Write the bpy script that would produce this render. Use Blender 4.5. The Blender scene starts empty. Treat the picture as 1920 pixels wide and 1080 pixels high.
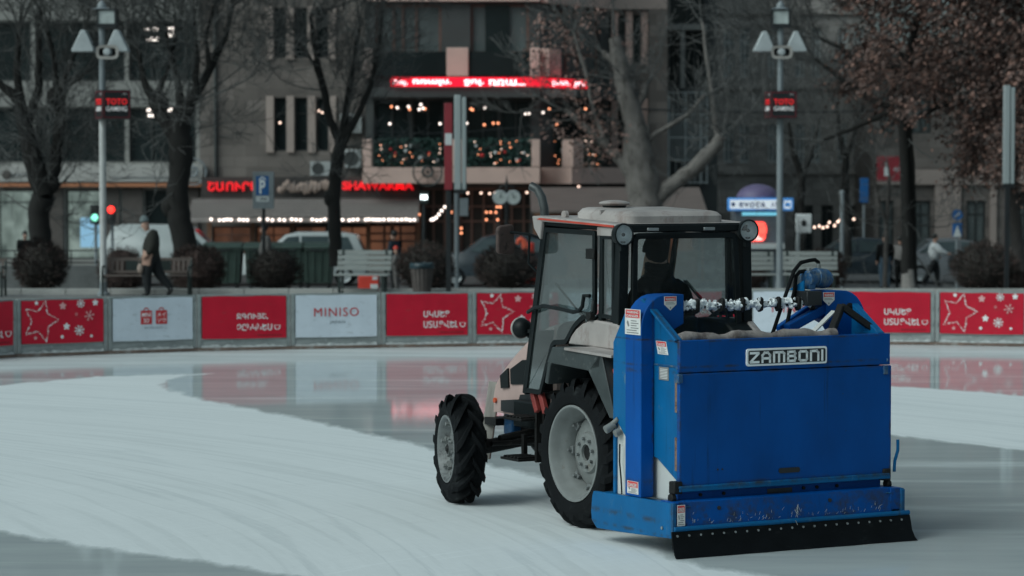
import bpy, bmesh, math, random
from mathutils import Vector, Matrix, Euler
import numpy as np
R = math.radians
PI = math.pi
SC = bpy.context.scene
COL = SC.collection

# ------------------------------------------------------------------ camera, sky, sun, exposure
F, YH, CAMH = 5240.0, 320.0, 2.75          # focal length in px of a 1920 px wide frame, horizon row, eye height
PIT = math.atan((540 - YH) / F)
cam_d = bpy.data.cameras.new('camera')
cam_d.sensor_width = 36.0
cam_d.lens = 36.0 * F / 1920.0
cam_d.clip_start, cam_d.clip_end = 0.1, 3000
cam_d.dof.use_dof = True
cam_d.dof.focus_distance = 20.6
cam_d.dof.aperture_fstop = 3.0
cam = bpy.data.objects.new('camera', cam_d)
COL.objects.link(cam)
cam.location = (0, 0, CAMH)
cam.rotation_euler = (PI / 2 - PIT, 0, 0)
SC.camera = cam

SUN_EL, SUN_AZ = R(40), R(236)             # azimuth measured clockwise from +Y
W = bpy.data.worlds.new('World')
SC.world = W
W.use_nodes = True
nt = W.node_tree
bg = nt.nodes['Background']
sky = nt.nodes.new('ShaderNodeTexSky')
sky.sky_type = 'NISHITA'
sky.sun_disc = False
sky.sun_elevation = SUN_EL
sky.sun_rotation = SUN_AZ
sky.air_density, sky.dust_density, sky.ozone_density = 1.0, 4.0, 1.0
hs = nt.nodes.new('ShaderNodeHueSaturation')
hs.inputs['Saturation'].default_value = 0.30
tint = nt.nodes.new('ShaderNodeMix'); tint.data_type = 'RGBA'; tint.blend_type = 'MULTIPLY'
tint.inputs['Factor'].default_value = 1.0
tint.inputs['B'].default_value = (0.77, 1.0, 1.03, 1)
nt.links.new(sky.outputs[0], hs.inputs['Color'])
nt.links.new(hs.outputs[0], tint.inputs['A'])
nt.links.new(tint.outputs['Result'], bg.inputs['Color'])
bg.inputs['Strength'].default_value = 0.06
sun_d = bpy.data.lights.new('sun', 'SUN')
sun_d.energy = 0.75
sun_d.angle = R(40)
sun_d.color = (0.97, 1.0, 0.97)
sun = bpy.data.objects.new('sun', sun_d)
COL.objects.link(sun)
sun.rotation_euler = Vector((-math.sin(SUN_AZ) * math.cos(SUN_EL), -math.cos(SUN_AZ) * math.cos(SUN_EL), -math.sin(SUN_EL))).to_track_quat('-Z', 'Y').to_euler()
SC.view_settings.view_transform = 'Standard'
SC.view_settings.look = 'None'
SC.view_settings.exposure = 0.5
SC.view_settings.gamma = 1.0
SC.cycles.max_bounces = 8
SC.cycles.transparent_max_bounces = 16
SC.cycles.sample_clamp_indirect = 6.0
SC.cycles.use_denoising = True

# ------------------------------------------------------------------ measuring helpers
def ray(px, py):
    x = (px - 960) / F; y = (540 - py) / F
    return Vector((x, math.cos(PIT) + y * math.sin(PIT), -math.sin(PIT) + y * math.cos(PIT)))
def at(px, py, Y):
    r = ray(px, py); t = Y / r.y
    return Vector((r.x * t, Y, CAMH + r.z * t))
def X(px, Y): return at(px, 400, Y).x
def Z(py, Y): return at(960, py, Y).z
def ground(px, py, z=0.0):
    r = ray(px, py); t = (z - CAMH) / r.z
    return Vector((r.x * t, r.y * t, z))
def plaza_z(Y): return 0.0 if Y < 63 else (-(Y - 63) * 0.04 if Y < 88 else -1.0)

# ------------------------------------------------------------------ mesh builder
class MB:
    def __init__(s): s.v, s.f, s.m = [], [], []
    def add(s, vs, fs, mi=0):
        o = len(s.v); s.v.extend([tuple(v) for v in vs])
        for f in fs: s.f.append(tuple(i + o for i in f)); s.m.append(mi)
        return s
    def box(s, x0, x1, y0, y1, z0, z1, mi=0, M=None):
        vs = [Vector(p) for p in ((x0,y0,z0),(x1,y0,z0),(x1,y1,z0),(x0,y1,z0),(x0,y0,z1),(x1,y0,z1),(x1,y1,z1),(x0,y1,z1))]
        if M is not None: vs = [M @ v for v in vs]
        return s.add(vs, [(0,3,2,1),(4,5,6,7),(0,1,5,4),(1,2,6,5),(2,3,7,6),(3,0,4,7)], mi)
    def beam(s, a, b, w, h, mi=0, up=(0,0,1)):
        a, b = Vector(a), Vector(b); d = b - a; L = d.length; d.normalize()
        u = Vector(up); r = d.cross(u)
        if r.length < 1e-4: r = d.cross(Vector((1,0,0)))
        r.normalize(); u = r.cross(d)
        M = Matrix((( d.x, r.x, u.x, a.x),(d.y, r.y, u.y, a.y),(d.z, r.z, u.z, a.z),(0,0,0,1)))
        return s.box(0, L, -w/2, w/2, -h/2, h/2, mi, M)
    def prism(s, pts, lo, hi, axis='y', mi=0, M=None):
        """polygon in the two other axes (in x,y,z order) pushed along axis"""
        n = len(pts)
        def mk(p, t):
            a, b = p
            v = {'x': (t, a, b), 'y': (a, t, b), 'z': (a, b, t)}[axis]
            return (M @ Vector(v)) if M is not None else v
        vs = [mk(p, lo) for p in pts] + [mk(p, hi) for p in pts]
        fs = [tuple(range(n)), tuple(range(2*n-1, n-1, -1))]
        for i in range(n):
            j = (i + 1) % n
            fs.append((j, i, i + n, j + n))
        return s.add(vs, fs, mi)
    def ring(s, outer, inner, lo, hi, axis='y', mi=0):
        n = len(outer)
        def mk(p, t):
            a, b = p
            return {'x': (t, a, b), 'y': (a, t, b), 'z': (a, b, t)}[axis]
        vs = [mk(p, lo) for p in outer] + [mk(p, lo) for p in inner] + [mk(p, hi) for p in outer] + [mk(p, hi) for p in inner]
        fs = []
        for i in range(n):
            j = (i + 1) % n
            fs += [(i, j, n+j, n+i), (2*n+j, 2*n+i, 3*n+i, 3*n+j), (j, i, 2*n+i, 2*n+j), (n+i, n+j, 3*n+j, 3*n+i)]
        return s.add(vs, fs, mi)
    def tube(s, pts, rad, n=8, mi=0, caps=True):
        pts = [Vector(p) for p in pts]
        if not hasattr(rad, '__len__'): rad = [rad] * len(pts)
        prev = None; vs = []
        for i, p in enumerate(pts):
            d = (pts[min(i+1, len(pts)-1)] - pts[max(i-1, 0)])
            if d.length < 1e-9: d = Vector((0,0,1))
            d.normalize()
            if prev is None:
                a = d.cross(Vector((0,0,1)))
                if a.length < 0.05: a = d.cross(Vector((1,0,0)))
            else:
                a = prev - d * prev.dot(d)
                if a.length < 1e-5: a = d.cross(Vector((1,0,0)))
            a.normalize(); prev = a; b = d.cross(a)
            for k in range(n):
                t = 2 * PI * k / n
                vs.append(p + (a * math.cos(t) + b * math.sin(t)) * rad[i])
        fs = []
        for i in range(len(pts) - 1):
            for k in range(n):
                k2 = (k + 1) % n
                fs.append((i*n+k, i*n+k2, (i+1)*n+k2, (i+1)*n+k))
        if caps:
            fs.append(tuple(range(n-1, -1, -1))); o = (len(pts)-1)*n
            fs.append(tuple(range(o, o+n)))
        return s.add(vs, fs, mi)
    def cyl(s, a, b, r, n=16, mi=0, r2=None): return s.tube([a, b], [r, r if r2 is None else r2], n, mi)
    def lathe(s, prof, n=32, axis='z', c=(0,0,0), mi=0, M=None, closed=False):
        """prof: list of (radius, height along axis)"""
        vs = []; m = len(prof); c = Vector(c)
        for k in range(n):
            t = 2*PI*k/n; ct, st = math.cos(t), math.sin(t)
            for r, h in prof:
                p = {'z': (r*ct, r*st, h), 'y': (r*st, h, r*ct), 'x': (h, r*ct, r*st)}[axis]
                p = Vector(p) + c
                vs.append(M @ p if M is not None else p)
        fs = []
        for k in range(n):
            k2 = (k+1) % n
            for i in range(m if closed else m-1):
                i2 = (i+1) % m
                fs.append((k*m+i, k2*m+i, k2*m+i2, k*m+i2))
        return s.add(vs, fs, mi)
    def ball(s, c, r, seg=12, rings=8, mi=0, jit=0, rnd=None):
        if not hasattr(r, '__len__'): r = (r, r, r)
        vs = []; c = Vector(c)
        for i in range(rings + 1):
            ph = PI * i / rings
            for k in range(seg):
                t = 2*PI*k/seg
                q = 1 + (rnd.uniform(-jit, jit) if rnd else 0)
                vs.append(c + Vector((r[0]*math.sin(ph)*math.cos(t)*q, r[1]*math.sin(ph)*math.sin(t)*q, r[2]*math.cos(ph)*q)))
        fs = []
        for i in range(rings):
            for k in range(seg):
                k2 = (k+1) % seg
                fs.append((i*seg+k, (i+1)*seg+k, (i+1)*seg+k2, i*seg+k2))
        return s.add(vs, fs, mi)
    def build(s, name, mats, parent=None, smooth=35, bevel=0, segs=2, shift=None, merge=False):
        me = bpy.data.meshes.new(name)
        vs = s.v
        if shift: vs = [(v[0]+shift[0], v[1]+shift[1], v[2]+shift[2]) for v in vs]
        me.from_pydata(vs, [], s.f)
        if not isinstance(mats, (list, tuple)): mats = [mats]
        for m in mats: me.materials.append(m)
        if len(mats) > 1: me.polygons.foreach_set('material_index', s.m)
        bm = bmesh.new(); bm.from_mesh(me)
        bmesh.ops.remove_doubles(bm, verts=bm.verts, dist=1e-5)
        bmesh.ops.recalc_face_normals(bm, faces=bm.faces)
        bm.to_mesh(me); bm.free()
        if smooth:
            me.polygons.foreach_set('use_smooth', [True] * len(me.polygons))
            me.set_sharp_from_angle(angle=R(smooth))
        me.update()
        o = bpy.data.objects.new(name, me)
        COL.objects.link(o)
        if parent is not None: o.parent = parent
        if bevel:
            b = o.modifiers.new('bevel', 'BEVEL'); b.width = bevel; b.segments = segs; b.limit_method = 'ANGLE'; b.angle_limit = R(40); b.harden_normals = False
        return o

def tag(o, label=None, cat=None, group=None, kind=None):
    if label: o['label'] = label
    if cat: o['category'] = cat
    if group: o['group'] = group
    if kind: o['kind'] = kind
    return o
def thing(name, label, cat, loc=(0,0,0), rz=0.0, group=None):
    o = bpy.data.objects.new(name, None); COL.objects.link(o)
    o.location = loc; o.rotation_euler = (0, 0, rz); o.empty_display_size = 0.2
    return tag(o, label, cat, group)
KIDS = {}
def dup(root, loc, rz=0.0, label=None, group=None, scale=None):
    r = root.copy(); COL.objects.link(r); r.location = loc; r.rotation_euler = (0, 0, rz)
    if scale: r.scale = scale
    if label: r['label'] = label
    if group: r['group'] = group
    for ch in root.children:
        c = ch.copy(); COL.objects.link(c); c.parent = r
        for g in ch.children:
            d = g.copy(); COL.objects.link(d); d.parent = c
    return r

def text(name, s, mat, org, right, up, w, h, depth=0.01, bold=0.0, parent=None, spacing=1.0, keep=False):
    """writing fitted in a w x h box whose lower left corner is org"""
    cu = bpy.data.curves.new('txt', 'FONT'); cu.body = s; cu.size = 1.0; cu.extrude = 0.02; cu.offset = bold; cu.space_character = spacing
    cu.resolution_u = 3
    ob = bpy.data.objects.new('txt', cu); COL.objects.link(ob)
    dg = bpy.context.evaluated_depsgraph_get(); dg.update()
    me = bpy.data.meshes.new_from_object(ob.evaluated_get(dg))
    bpy.data.objects.remove(ob); bpy.data.curves.remove(cu)
    n = len(me.vertices)
    if n == 0: return None
    co = np.empty(n*3); me.vertices.foreach_get('co', co); co = co.reshape(-1, 3)
    lo, hi = co.min(0), co.max(0); sz = np.maximum(hi - lo, 1e-6)
    sx, sy = w / sz[0], h / sz[1]
    if keep: sx = sy = min(sx, sy)
    right, up = Vector(right).normalized(), Vector(up).normalized(); nrm = right.cross(up)
    org = Vector(org)
    out = []
    for c in co:
        p = org + right * ((c[0]-lo[0])*sx) + up * ((c[1]-lo[1])*sy) + nrm * ((c[2]-lo[2])/sz[2]*depth)
        out.extend(p)
    me.vertices.foreach_set('co', out)
    me.name = name
    me.materials.clear(); me.materials.append(mat)
    me.polygons.foreach_set('material_index', [0]*len(me.polygons))
    me.update()
    o = bpy.data.objects.new(name, me); COL.objects.link(o)
    if parent is not None: o.parent = parent
    return o

# ------------------------------------------------------------------ materials
def newmat(name):
    m = bpy.data.materials.new(name); m.use_nodes = True
    return m, m.node_tree, m.node_tree.nodes['Principled BSDF']
def _n(nt, t, **k):
    n = nt.nodes.new(t)
    for a, b in k.items(): setattr(n, a, b)
    return n
def _coords(nt, scale=(1,1,1)):
    tc = _n(nt, 'ShaderNodeTexCoord'); mp = _n(nt, 'ShaderNodeMapping')
    mp.inputs['Scale'].default_value = scale
    nt.links.new(tc.outputs['Object'], mp.inputs['Vector'])
    return mp.outputs[0]
def _noise(nt, co, scale, detail=4, rough=0.6):
    n = _n(nt, 'ShaderNodeTexNoise'); n.inputs['Scale'].default_value = scale; n.inputs['Detail'].default_value = detail
    n.inputs['Roughness'].default_value = rough
    nt.links.new(co, n.inputs['Vector']); return n.outputs['Fac']
def _ramp(nt, fac, stops):
    r = _n(nt, 'ShaderNodeValToRGB')
    while len(r.color_ramp.elements) < len(stops): r.color_ramp.elements.new(0.5)
    for e, (p, c) in zip(r.color_ramp.elements, stops): e.position = p; e.color = (*c, 1) if len(c) == 3 else c
    nt.links.new(fac, r.inputs['Fac']); return r.outputs['Color']
def _mix(nt, fac, a, b):
    m = _n(nt, 'ShaderNodeMix', data_type='RGBA')
    for sock, val in (('Factor', fac), ('A', a), ('B', b)):
        if hasattr(val, 'links'): nt.links.new(val, m.inputs[sock])
        elif sock == 'Factor': m.inputs[sock].default_value = val
        else: m.inputs[sock].default_value = (*val, 1)
    return m.outputs['Result']
def _math(nt, op, a, b=0.0, clamp=False):
    m = _n(nt, 'ShaderNodeMath', operation=op); m.use_clamp = clamp
    for i, v in enumerate((a, b)):
        if hasattr(v, 'links'): nt.links.new(v, m.inputs[i])
        else: m.inputs[i].default_value = v
    return m.outputs[0]
def mat(name, col, rough=0.6, metal=0.0, var=0.18, scale=4.0, stretch=(1,1,1), dirt=None, bump=0.0, spec=0.5, rvar=0.1):
    """dirt: (colour, threshold 0-1, scale, stretch)"""
    m, nt, p = newmat(name)
    co = _coords(nt, stretch)
    f = _noise(nt, co, scale, 5)
    c = _ramp(nt, f, [(0.3, tuple(x*(1-var) for x in col)), (0.7, tuple(min(1, x*(1+var)) for x in col))])
    if dirt:
        dc, th, dsc, dst = dirt
        d = _noise(nt, _coords(nt, dst), dsc, 8, 0.7)
        k = _ramp(nt, d, [(max(0.0, th-0.07), (0,0,0)), (min(1.0, th+0.07), (1,1,1))])
        c = _mix(nt, k, c, dc)
    nt.links.new(c, p.inputs['Base Color'])
    rr = _math(nt, 'MULTIPLY_ADD', f, rvar*2); rr.node.inputs[2].default_value = rough - rvar
    nt.links.new(rr, p.inputs['Roughness'])
    p.inputs['Metallic'].default_value = metal
    p.inputs['Specular IOR Level'].default_value = spec
    if bump:
        b = _n(nt, 'ShaderNodeBump'); b.inputs['Strength'].default_value = bump; b.inputs['Distance'].default_value = 0.02
        nt.links.new(_noise(nt, co, scale*6, 4), b.inputs['Height']); nt.links.new(b.outputs[0], p.inputs['Normal'])
    return m
def emis(name, col, strength):
    m, nt, p = newmat(name)
    p.inputs['Base Color'].default_value = (*col, 1)
    p.inputs['Emission Color'].default_value = (*col, 1)
    p.inputs['Emission Strength'].default_value = strength
    return m
def glass(name, tint=(0.75,0.82,0.82), dirt=0.15, dirtc=(0.25,0.28,0.28), gloss=0.5, glow=False):
    """thin pane: clear, with a dusty film in patches and a mirror reflection"""
    m, nt, p = newmat(name); nt.nodes.remove(p)
    out = nt.nodes['Material Output']
    tr = _n(nt, 'ShaderNodeBsdfTransparent'); tr.inputs[0].default_value = (*tint, 1)
    df = _n(nt, 'ShaderNodeBsdfTranslucent' if glow else 'ShaderNodeBsdfDiffuse'); df.inputs[0].default_value = (*dirtc, 1)
    gl = _n(nt, 'ShaderNodeBsdfGlossy'); gl.inputs['Roughness'].default_value = 0.06
    f = _noise(nt, _coords(nt), 2.2, 6, 0.65)
    d = _math(nt, 'MULTIPLY', f, dirt * 2)
    m1 = _n(nt, 'ShaderNodeMixShader'); nt.links.new(d, m1.inputs[0]); nt.links.new(tr.outputs[0], m1.inputs[1]); nt.links.new(df.outputs[0], m1.inputs[2])
    fr = _n(nt, 'ShaderNodeFresnel'); fr.inputs[0].default_value = 1.5
    g = _math(nt, 'MULTIPLY', fr.outputs[0], gloss)
    m2 = _n(nt, 'ShaderNodeMixShader'); nt.links.new(g, m2.inputs[0]); nt.links.new(m1.outputs[0], m2.inputs[1]); nt.links.new(gl.outputs[0], m2.inputs[2])
    nt.links.new(m2.outputs[0], out.inputs['Surface'])
    return m
BLUE = (0.0003, 0.068, 0.285)
M = {}
def sheetmetal(name, col, worn, wth):
    """painted sheet steel: cloudy fading, runs of dirt, rubbed patches, shallow dents"""
    m, nt, p = newmat(name)
    c = _ramp(nt, _noise(nt, _coords(nt, (1,1,.6)), 1.4, 5), [(0.28, tuple(x*.72 for x in col)), (0.72, tuple(x*1.25 for x in col))])
    runs = _ramp(nt, _noise(nt, _coords(nt, (22,22,.55)), 1.0, 5, .6), [(0.60, (0,0,0)), (0.74, (.75,)*3)])
    runs = _mix(nt, _ramp(nt, _noise(nt, _coords(nt, (1.3,1.3,1)), 1.7, 3), [(0.45, (0,0,0)), (0.6, (1,1,1))]), (0,0,0), runs)
    c = _mix(nt, runs, c, (0.006,0.018,0.045))
    rub = _ramp(nt, _noise(nt, _coords(nt, (3,3,1.4)), 3.0, 9, .75), [(wth, (0,0,0)), (wth+.10, (.8,)*3)])
    c = _mix(nt, rub, c, worn)
    chips = _ramp(nt, _noise(nt, _coords(nt, (1,1,1)), 26.0, 3, .5), [(0.755, (0,0,0)), (0.775, (1,1,1))])
    c = _mix(nt, chips, c, (0.05,0.035,0.03))
    # grime and rust that gather along the seams and edges
    tc = _n(nt, 'ShaderNodeTexCoord'); sp = _n(nt, 'ShaderNodeSeparateXYZ'); nt.links.new(tc.outputs['Object'], sp.inputs[0])
    g = None
    for ax, at0, wd in ((2,1.303,.022),(2,.492,.03),(2,1.528,.012),(2,.24,.03),(1,.90,.016),(1,-.955,.016),(2,.145,.02),(0,-.39,.03),(2,1.345,.015)):
        d_ = _math(nt, 'ABSOLUTE', _math(nt, 'SUBTRACT', sp.outputs[ax], at0))
        k = _math(nt, 'SUBTRACT', 1.0, _math(nt, 'DIVIDE', d_, wd), True)
        g = k if g is None else _math(nt, 'MAXIMUM', g, k)
    gn = _ramp(nt, _noise(nt, _coords(nt, (1,1,1)), 7.0, 7, .7), [(0.44, (0,0,0)), (0.62, (1,1,1))])
    c = _mix(nt, _math(nt, 'MULTIPLY', _math(nt, 'MULTIPLY', g, gn), .85), c, (0.035,0.035,0.028))
    nt.links.new(c, p.inputs['Base Color'])
    rr = _math(nt, 'MULTIPLY_ADD', rub, .25); rr.node.inputs[2].default_value = .42; nt.links.new(rr, p.inputs['Roughness'])
    p.inputs['Specular IOR Level'].default_value = .15
    b = _n(nt, 'ShaderNodeBump'); b.inputs['Strength'].default_value = .35; b.inputs['Distance'].default_value = .02
    nt.links.new(_noise(nt, _coords(nt, (1,1,1)), 2.6, 2, .4), b.inputs['Height']); nt.links.new(b.outputs[0], p.inputs['Normal'])
    return m
M['blue'] = sheetmetal('blue_paint', BLUE, (0.02,0.10,0.24), .64)
M['blue_worn'] = sheetmetal('worn_blue_paint', (0.003,0.105,0.27), (0.10,0.19,0.26), .59)
M['blue_chip'] = mat('chipped_blue_paint', (0.01,0.075,0.19), 0.5, var=0.4, scale=9, dirt=((0.11,0.14,0.16), 0.56, 16, (1,1,1)), bump=0.1)
M['rust'] = mat('rusty_steel', (0.20,0.13,0.10), 0.8, var=0.3, scale=12, dirt=((0.06,0.03,0.02), 0.6, 18, (1,1,1)), bump=0.2)
M['mirror'] = mat('rusty_brown_mirror_back', (0.075,0.048,0.042), 0.8, var=0.35, scale=9, dirt=((0.03,0.02,0.018), 0.58, 14, (1,1,1)), bump=0.15)
M['rubber'] = mat('black_rubber', (0.005,0.006,0.007), 0.8, var=0.35, scale=6, dirt=((0.022,0.025,0.026), 0.64, 7, (1,1,1)), bump=0.15, spec=0.15)
M['flap'] = mat('wet_rubber', (0.003,0.004,0.005), 0.55, var=0.35, scale=6, dirt=((0.016,0.018,0.019), 0.66, 5, (1,1,3)), bump=0.1, spec=0.15)
M['black'] = mat('black_frame_paint', (0.006,0.009,0.010), 0.5, var=0.3, scale=5, dirt=((0.035,0.038,0.038), 0.68, 9, (1,1,1)), spec=0.22)
M['blacksteel'] = mat('greasy_black_steel', (0.007,0.007,0.007), 0.6, var=0.4, scale=9, dirt=((0.04,0.037,0.034), 0.66, 12, (1,1,1)), bump=0.2, spec=0.3)
M['fender'] = mat('grey_plastic_fender', (0.035,0.044,0.045), 0.6, var=0.25, scale=7, dirt=((0.13,0.135,0.13), 0.66, 11, (1,1,1)), bump=0.1)
M['cream'] = mat('grimy_white_paint', (0.35,0.315,0.30), 0.6, var=0.2, scale=3, dirt=((0.25,0.20,0.185), 0.58, 3.2, (1.6,1.6,0.9)), bump=0.05)
M['pink'] = mat('faded_pinkish_white_paint', (0.47,0.33,0.30), 0.5, var=0.12, scale=3, dirt=((0.30,0.18,0.15), 0.68, 5, (2,2,0.8)), bump=0.04)
M['rim'] = mat('grey_rim_paint', (0.185,0.195,0.19), 0.55, var=0.12, scale=6, dirt=((0.15,0.13,0.11), 0.66, 9, (1,1,1)), bump=0.05)
M['rimdark'] = mat('dirty_silver_rim', (0.16,0.17,0.17), 0.5, var=0.25, scale=9, dirt=((0.05,0.05,0.05), 0.58, 10, (1,1,1)), bump=0.1)
M['whiteplastic'] = mat('white_tank_plastic', (0.55,0.56,0.54), 0.5, var=0.08, scale=4, dirt=((0.32,0.30,0.27), 0.7, 6, (1,1,1)))
M['red'] = mat('faded_red_paint', (0.50,0.06,0.035), 0.5, var=0.15, scale=6)
M['darkred'] = mat('grimy_red_paint', (0.22,0.03,0.025), 0.6, var=0.3, scale=9)
M['exh'] = mat('sooty_grey_steel', (0.085,0.09,0.09), 0.45, metal=0.5, var=0.3, scale=6)
M['decalred'] = mat('decal_red', (0.62,0.05,0.05), 0.45, var=0.08)
M['decalwhite'] = mat('decal_white', (0.66,0.65,0.63), 0.5, var=0.08, scale=10)
M['decalgrey'] = mat('decal_print_grey', (0.20,0.20,0.20), 0.6, var=0.2)
M['signwhite'] = mat('plate_white', (0.80,0.82,0.82), 0.45, var=0.06)
M['signblack'] = mat('plate_black', (0.012,0.014,0.016), 0.4, var=0.2)
M['steel'] = mat('dull_steel', (0.35,0.36,0.36), 0.4, metal=0.8, var=0.2, scale=12)
M['chrome'] = mat('lamp_reflector', (0.85,0.87,0.87), 0.4, metal=0.55, var=0.15, scale=9)
M['orange'] = mat('orange_lamp_plastic', (0.65,0.10,0.03), 0.3, var=0.1)
M['snow'] = mat('snow', (0.80,0.83,0.84), 0.8, var=0.08, scale=8, bump=0.4)
M['snowdirty'] = mat('dirty_wet_snow', (0.27,0.235,0.22), 0.75, var=0.25, scale=5, dirt=((0.10,0.08,0.075), 0.54, 5, (1,1,.6)), bump=0.3)
M['wood'] = mat('weathered_wood', (0.36,0.34,0.31), 0.8, var=0.2, scale=5, stretch=(6,6,1))
M['woodside'] = mat('brown_wood_edge', (0.17,0.10,0.08), 0.8, var=0.2, scale=5, stretch=(6,6,1))
M['cabglass'] = glass('cab_glass', (0.76,0.84,0.84), 0.14, (0.16,0.20,0.20))
M['rearglass'] = glass('rear_cab_glass', (0.92,0.95,0.95), 0.025, (0.2,0.24,0.24), 0.3)
M['screenglass'] = glass('dusty_windscreen', (0.93,0.96,0.96), 0.30, (0.72,0.76,0.76), 0.2, True)
M['lens'] = glass('lamp_lens', (0.92,0.95,0.95), 0.2, (0.6,0.6,0.6), 0.8)
M['cloth_dark'] = mat('black_jacket_cloth', (0.004,0.0045,0.005), 0.95, var=0.2, bump=0.1, spec=0.2)
M['skin'] = mat('skin', (0.42,0.25,0.19), 0.6, var=0.08)
# ------------------------------------------------------------------ rink geometry
BPX = [(-480,707),(-310,692),(-140,681),(31,670),(202,664),(369,658.5),(545,655),(715,652),(885,649.5),(1055,647),(1228,645.5),(1403,644.5),(1578,645),(1753,647),(1928,650),(2103,655),(2280,662)]
BPT = [ground(x, y) for x, y in BPX]
bx_ = np.array([p.x for p in BPT]); by_ = np.array([p.y for p in BPT])
_cf = np.polyfit(bx_, by_, 2)
def barrier_y(x):
    if x < bx_[0]: return float(by_[0] + (x - bx_[0]) * (by_[1]-by_[0])/(bx_[1]-bx_[0]))
    if x > bx_[-1]: return float(by_[-1] + (x - bx_[-1]) * (by_[-1]-by_[-2])/(bx_[-1]-bx_[-2]))
    return float(np.interp(x, bx_, by_))
def gp(pts): return np.array([[q.x, q.y] for q in (ground(x, y) for x, y in pts)])
FROST = [gp([(-500,772),(-300,745),(0,722),(180,706),(300,702.5),(400,700.5),(345,705),(316,713),(311,722),(330,734),(380,748),(480,768),(600,792),(780,833),(1010,893),(1150,935),(1250,985),(1262,1046),(1330,1064),(1450,1082),(1560,1140),(800,1140),(560,1082),(400,1058),(200,1030),(0,1000),(-300,955),(-700,900)]),
         gp([(1300,700),(1500,712),(1675,724),(1800,732),(1920,742),(2300,775),(2500,800),(2500,935),(2300,895),(1920,846),(1800,832),(1680,816),(1560,806),(1300,790)])]
def sdf(P, poly):
    n = len(poly); d = np.full(len(P), 1e9); ins = np.zeros(len(P), bool)
    for i in range(n):
        a, b = poly[i], poly[(i+1) % n]
        e = b - a; w = P - a
        t = np.clip((w @ e) / (e @ e), 0, 1)
        q = w - t[:, None]*e
        d = np.minimum(d, np.sqrt((q*q).sum(1)))
        c = ((a[1] <= P[:,1]) & (b[1] > P[:,1])) | ((b[1] <= P[:,1]) & (a[1] > P[:,1]))
        xx = a[0] + (P[:,1]-a[1]) / (b[1]-a[1] if b[1] != a[1] else 1e-9) * e[0]
        ins ^= c & (P[:,0] < xx)
    return np.where(ins, d, -d)
def make_ice():
    xs = np.arange(-15.0, 15.01, 0.11); nt_ = 330
    ts = np.linspace(0, 1, nt_)
    yb = np.array([barrier_y(x) + 0.1 for x in xs])
    y0 = 8.0
    XX, TT = np.meshgrid(xs, ts, indexing='ij')
    YY = y0 + (yb[:, None] - y0) * TT
    P = np.stack([XX.ravel(), YY.ravel()], 1)
    s = np.maximum(sdf(P, FROST[0]), sdf(P, FROST[1]))
    # rime along the boards
    dist = (np.repeat(yb, nt_) - P[:,1])
    rime = np.clip((4.2 - dist) / 1.6, 0, 1)
    nx = len(xs)
    idx = np.arange(nx*nt_).reshape(nx, nt_)
    fc = np.stack([idx[:-1,:-1], idx[1:,:-1], idx[1:,1:], idx[:-1,1:]], -1).reshape(-1, 4)
    me = bpy.data.meshes.new('rink_ice')
    me.from_pydata([(a, b, 0.0) for a, b in P.tolist()], [], fc.tolist())
    at_ = me.attributes.new('frost', 'FLOAT', 'POINT'); at_.data.foreach_set('value', s.astype(np.float32))
    at2 = me.attributes.new('rime', 'FLOAT', 'POINT'); at2.data.foreach_set('value', rime.astype(np.float32))
    me.polygons.foreach_set('use_smooth', [True]*len(me.polygons))
    o = bpy.data.objects.new('rink_ice', me); COL.objects.link(o)
    m, nt, p = newmat('rink_ice')
    tc = _n(nt, 'ShaderNodeTexCoord')
    def co(rot, sc, wob=0.0):
        mp = _n(nt, 'ShaderNodeMapping'); mp.inputs['Rotation'].default_value = (0,0,R(rot)); mp.inputs['Scale'].default_value = sc
        nt.links.new(tc.outputs['Object'], mp.inputs['Vector']); return mp.outputs[0]
    # sweeping arcs: distance from the middle of the turn, at the left
    def arcs(cx, cy, scale, along):
        sp = _n(nt, 'ShaderNodeSeparateXYZ'); nt.links.new(tc.outputs['Object'], sp.inputs[0])
        dx = _math(nt, 'SUBTRACT', sp.outputs[0], cx); dy = _math(nt, 'SUBTRACT', sp.outputs[1], cy)
        rr = _math(nt, 'SQRT', _math(nt, 'ADD', _math(nt, 'MULTIPLY', dx, dx), _math(nt, 'MULTIPLY', dy, dy)))
        an = _math(nt, 'ARCTAN2', dy, dx)
        cb = _n(nt, 'ShaderNodeCombineXYZ'); nt.links.new(_math(nt, 'MULTIPLY', rr, scale), cb.inputs[0]); nt.links.new(_math(nt, 'MULTIPLY', an, along), cb.inputs[1])
        return cb.outputs[0]
    a_f = _n(nt, 'ShaderNodeAttribute', attribute_name='frost'); a_r = _n(nt, 'ShaderNodeAttribute', attribute_name='rime')
    edge = _noise(nt, co(-29, (2.2, 0.5, 1)), 1.6, 7, 0.62)
    fr = _math(nt, 'ADD', a_f.outputs['Fac'], _math(nt, 'MULTIPLY', _math(nt, 'SUBTRACT', edge, 0.5), 0.5))
    fr = _math(nt, 'MULTIPLY_ADD', fr, 6.0); fr.node.inputs[2].default_value = 0.45; fr.node.use_clamp = True
    rn = _noise(nt, co(4, (0.12, 1.1, 1)), 2.0, 6, 0.65)
    rm = _math(nt, 'MULTIPLY', a_r.outputs['Fac'], _ramp(nt, rn, [(0.25, (0.35,)*3), (0.6, (1,1,1))]))
    wetpatch = _ramp(nt, _noise(nt, co(6, (0.16, 0.9, 1)), 1.3, 6, 0.6), [(0.55, (0,0,0)), (0.72, (0.5,)*3)])
    fr2 = _math(nt, 'MAXIMUM', fr, _math(nt, 'MAXIMUM', _math(nt, 'MULTIPLY', rm, 0.75), wetpatch))
    st1 = _noise(nt, arcs(-17.5, 15.3, 2.6, 4.5), 1.0, 8, 0.66)      # broad swept bands
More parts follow.
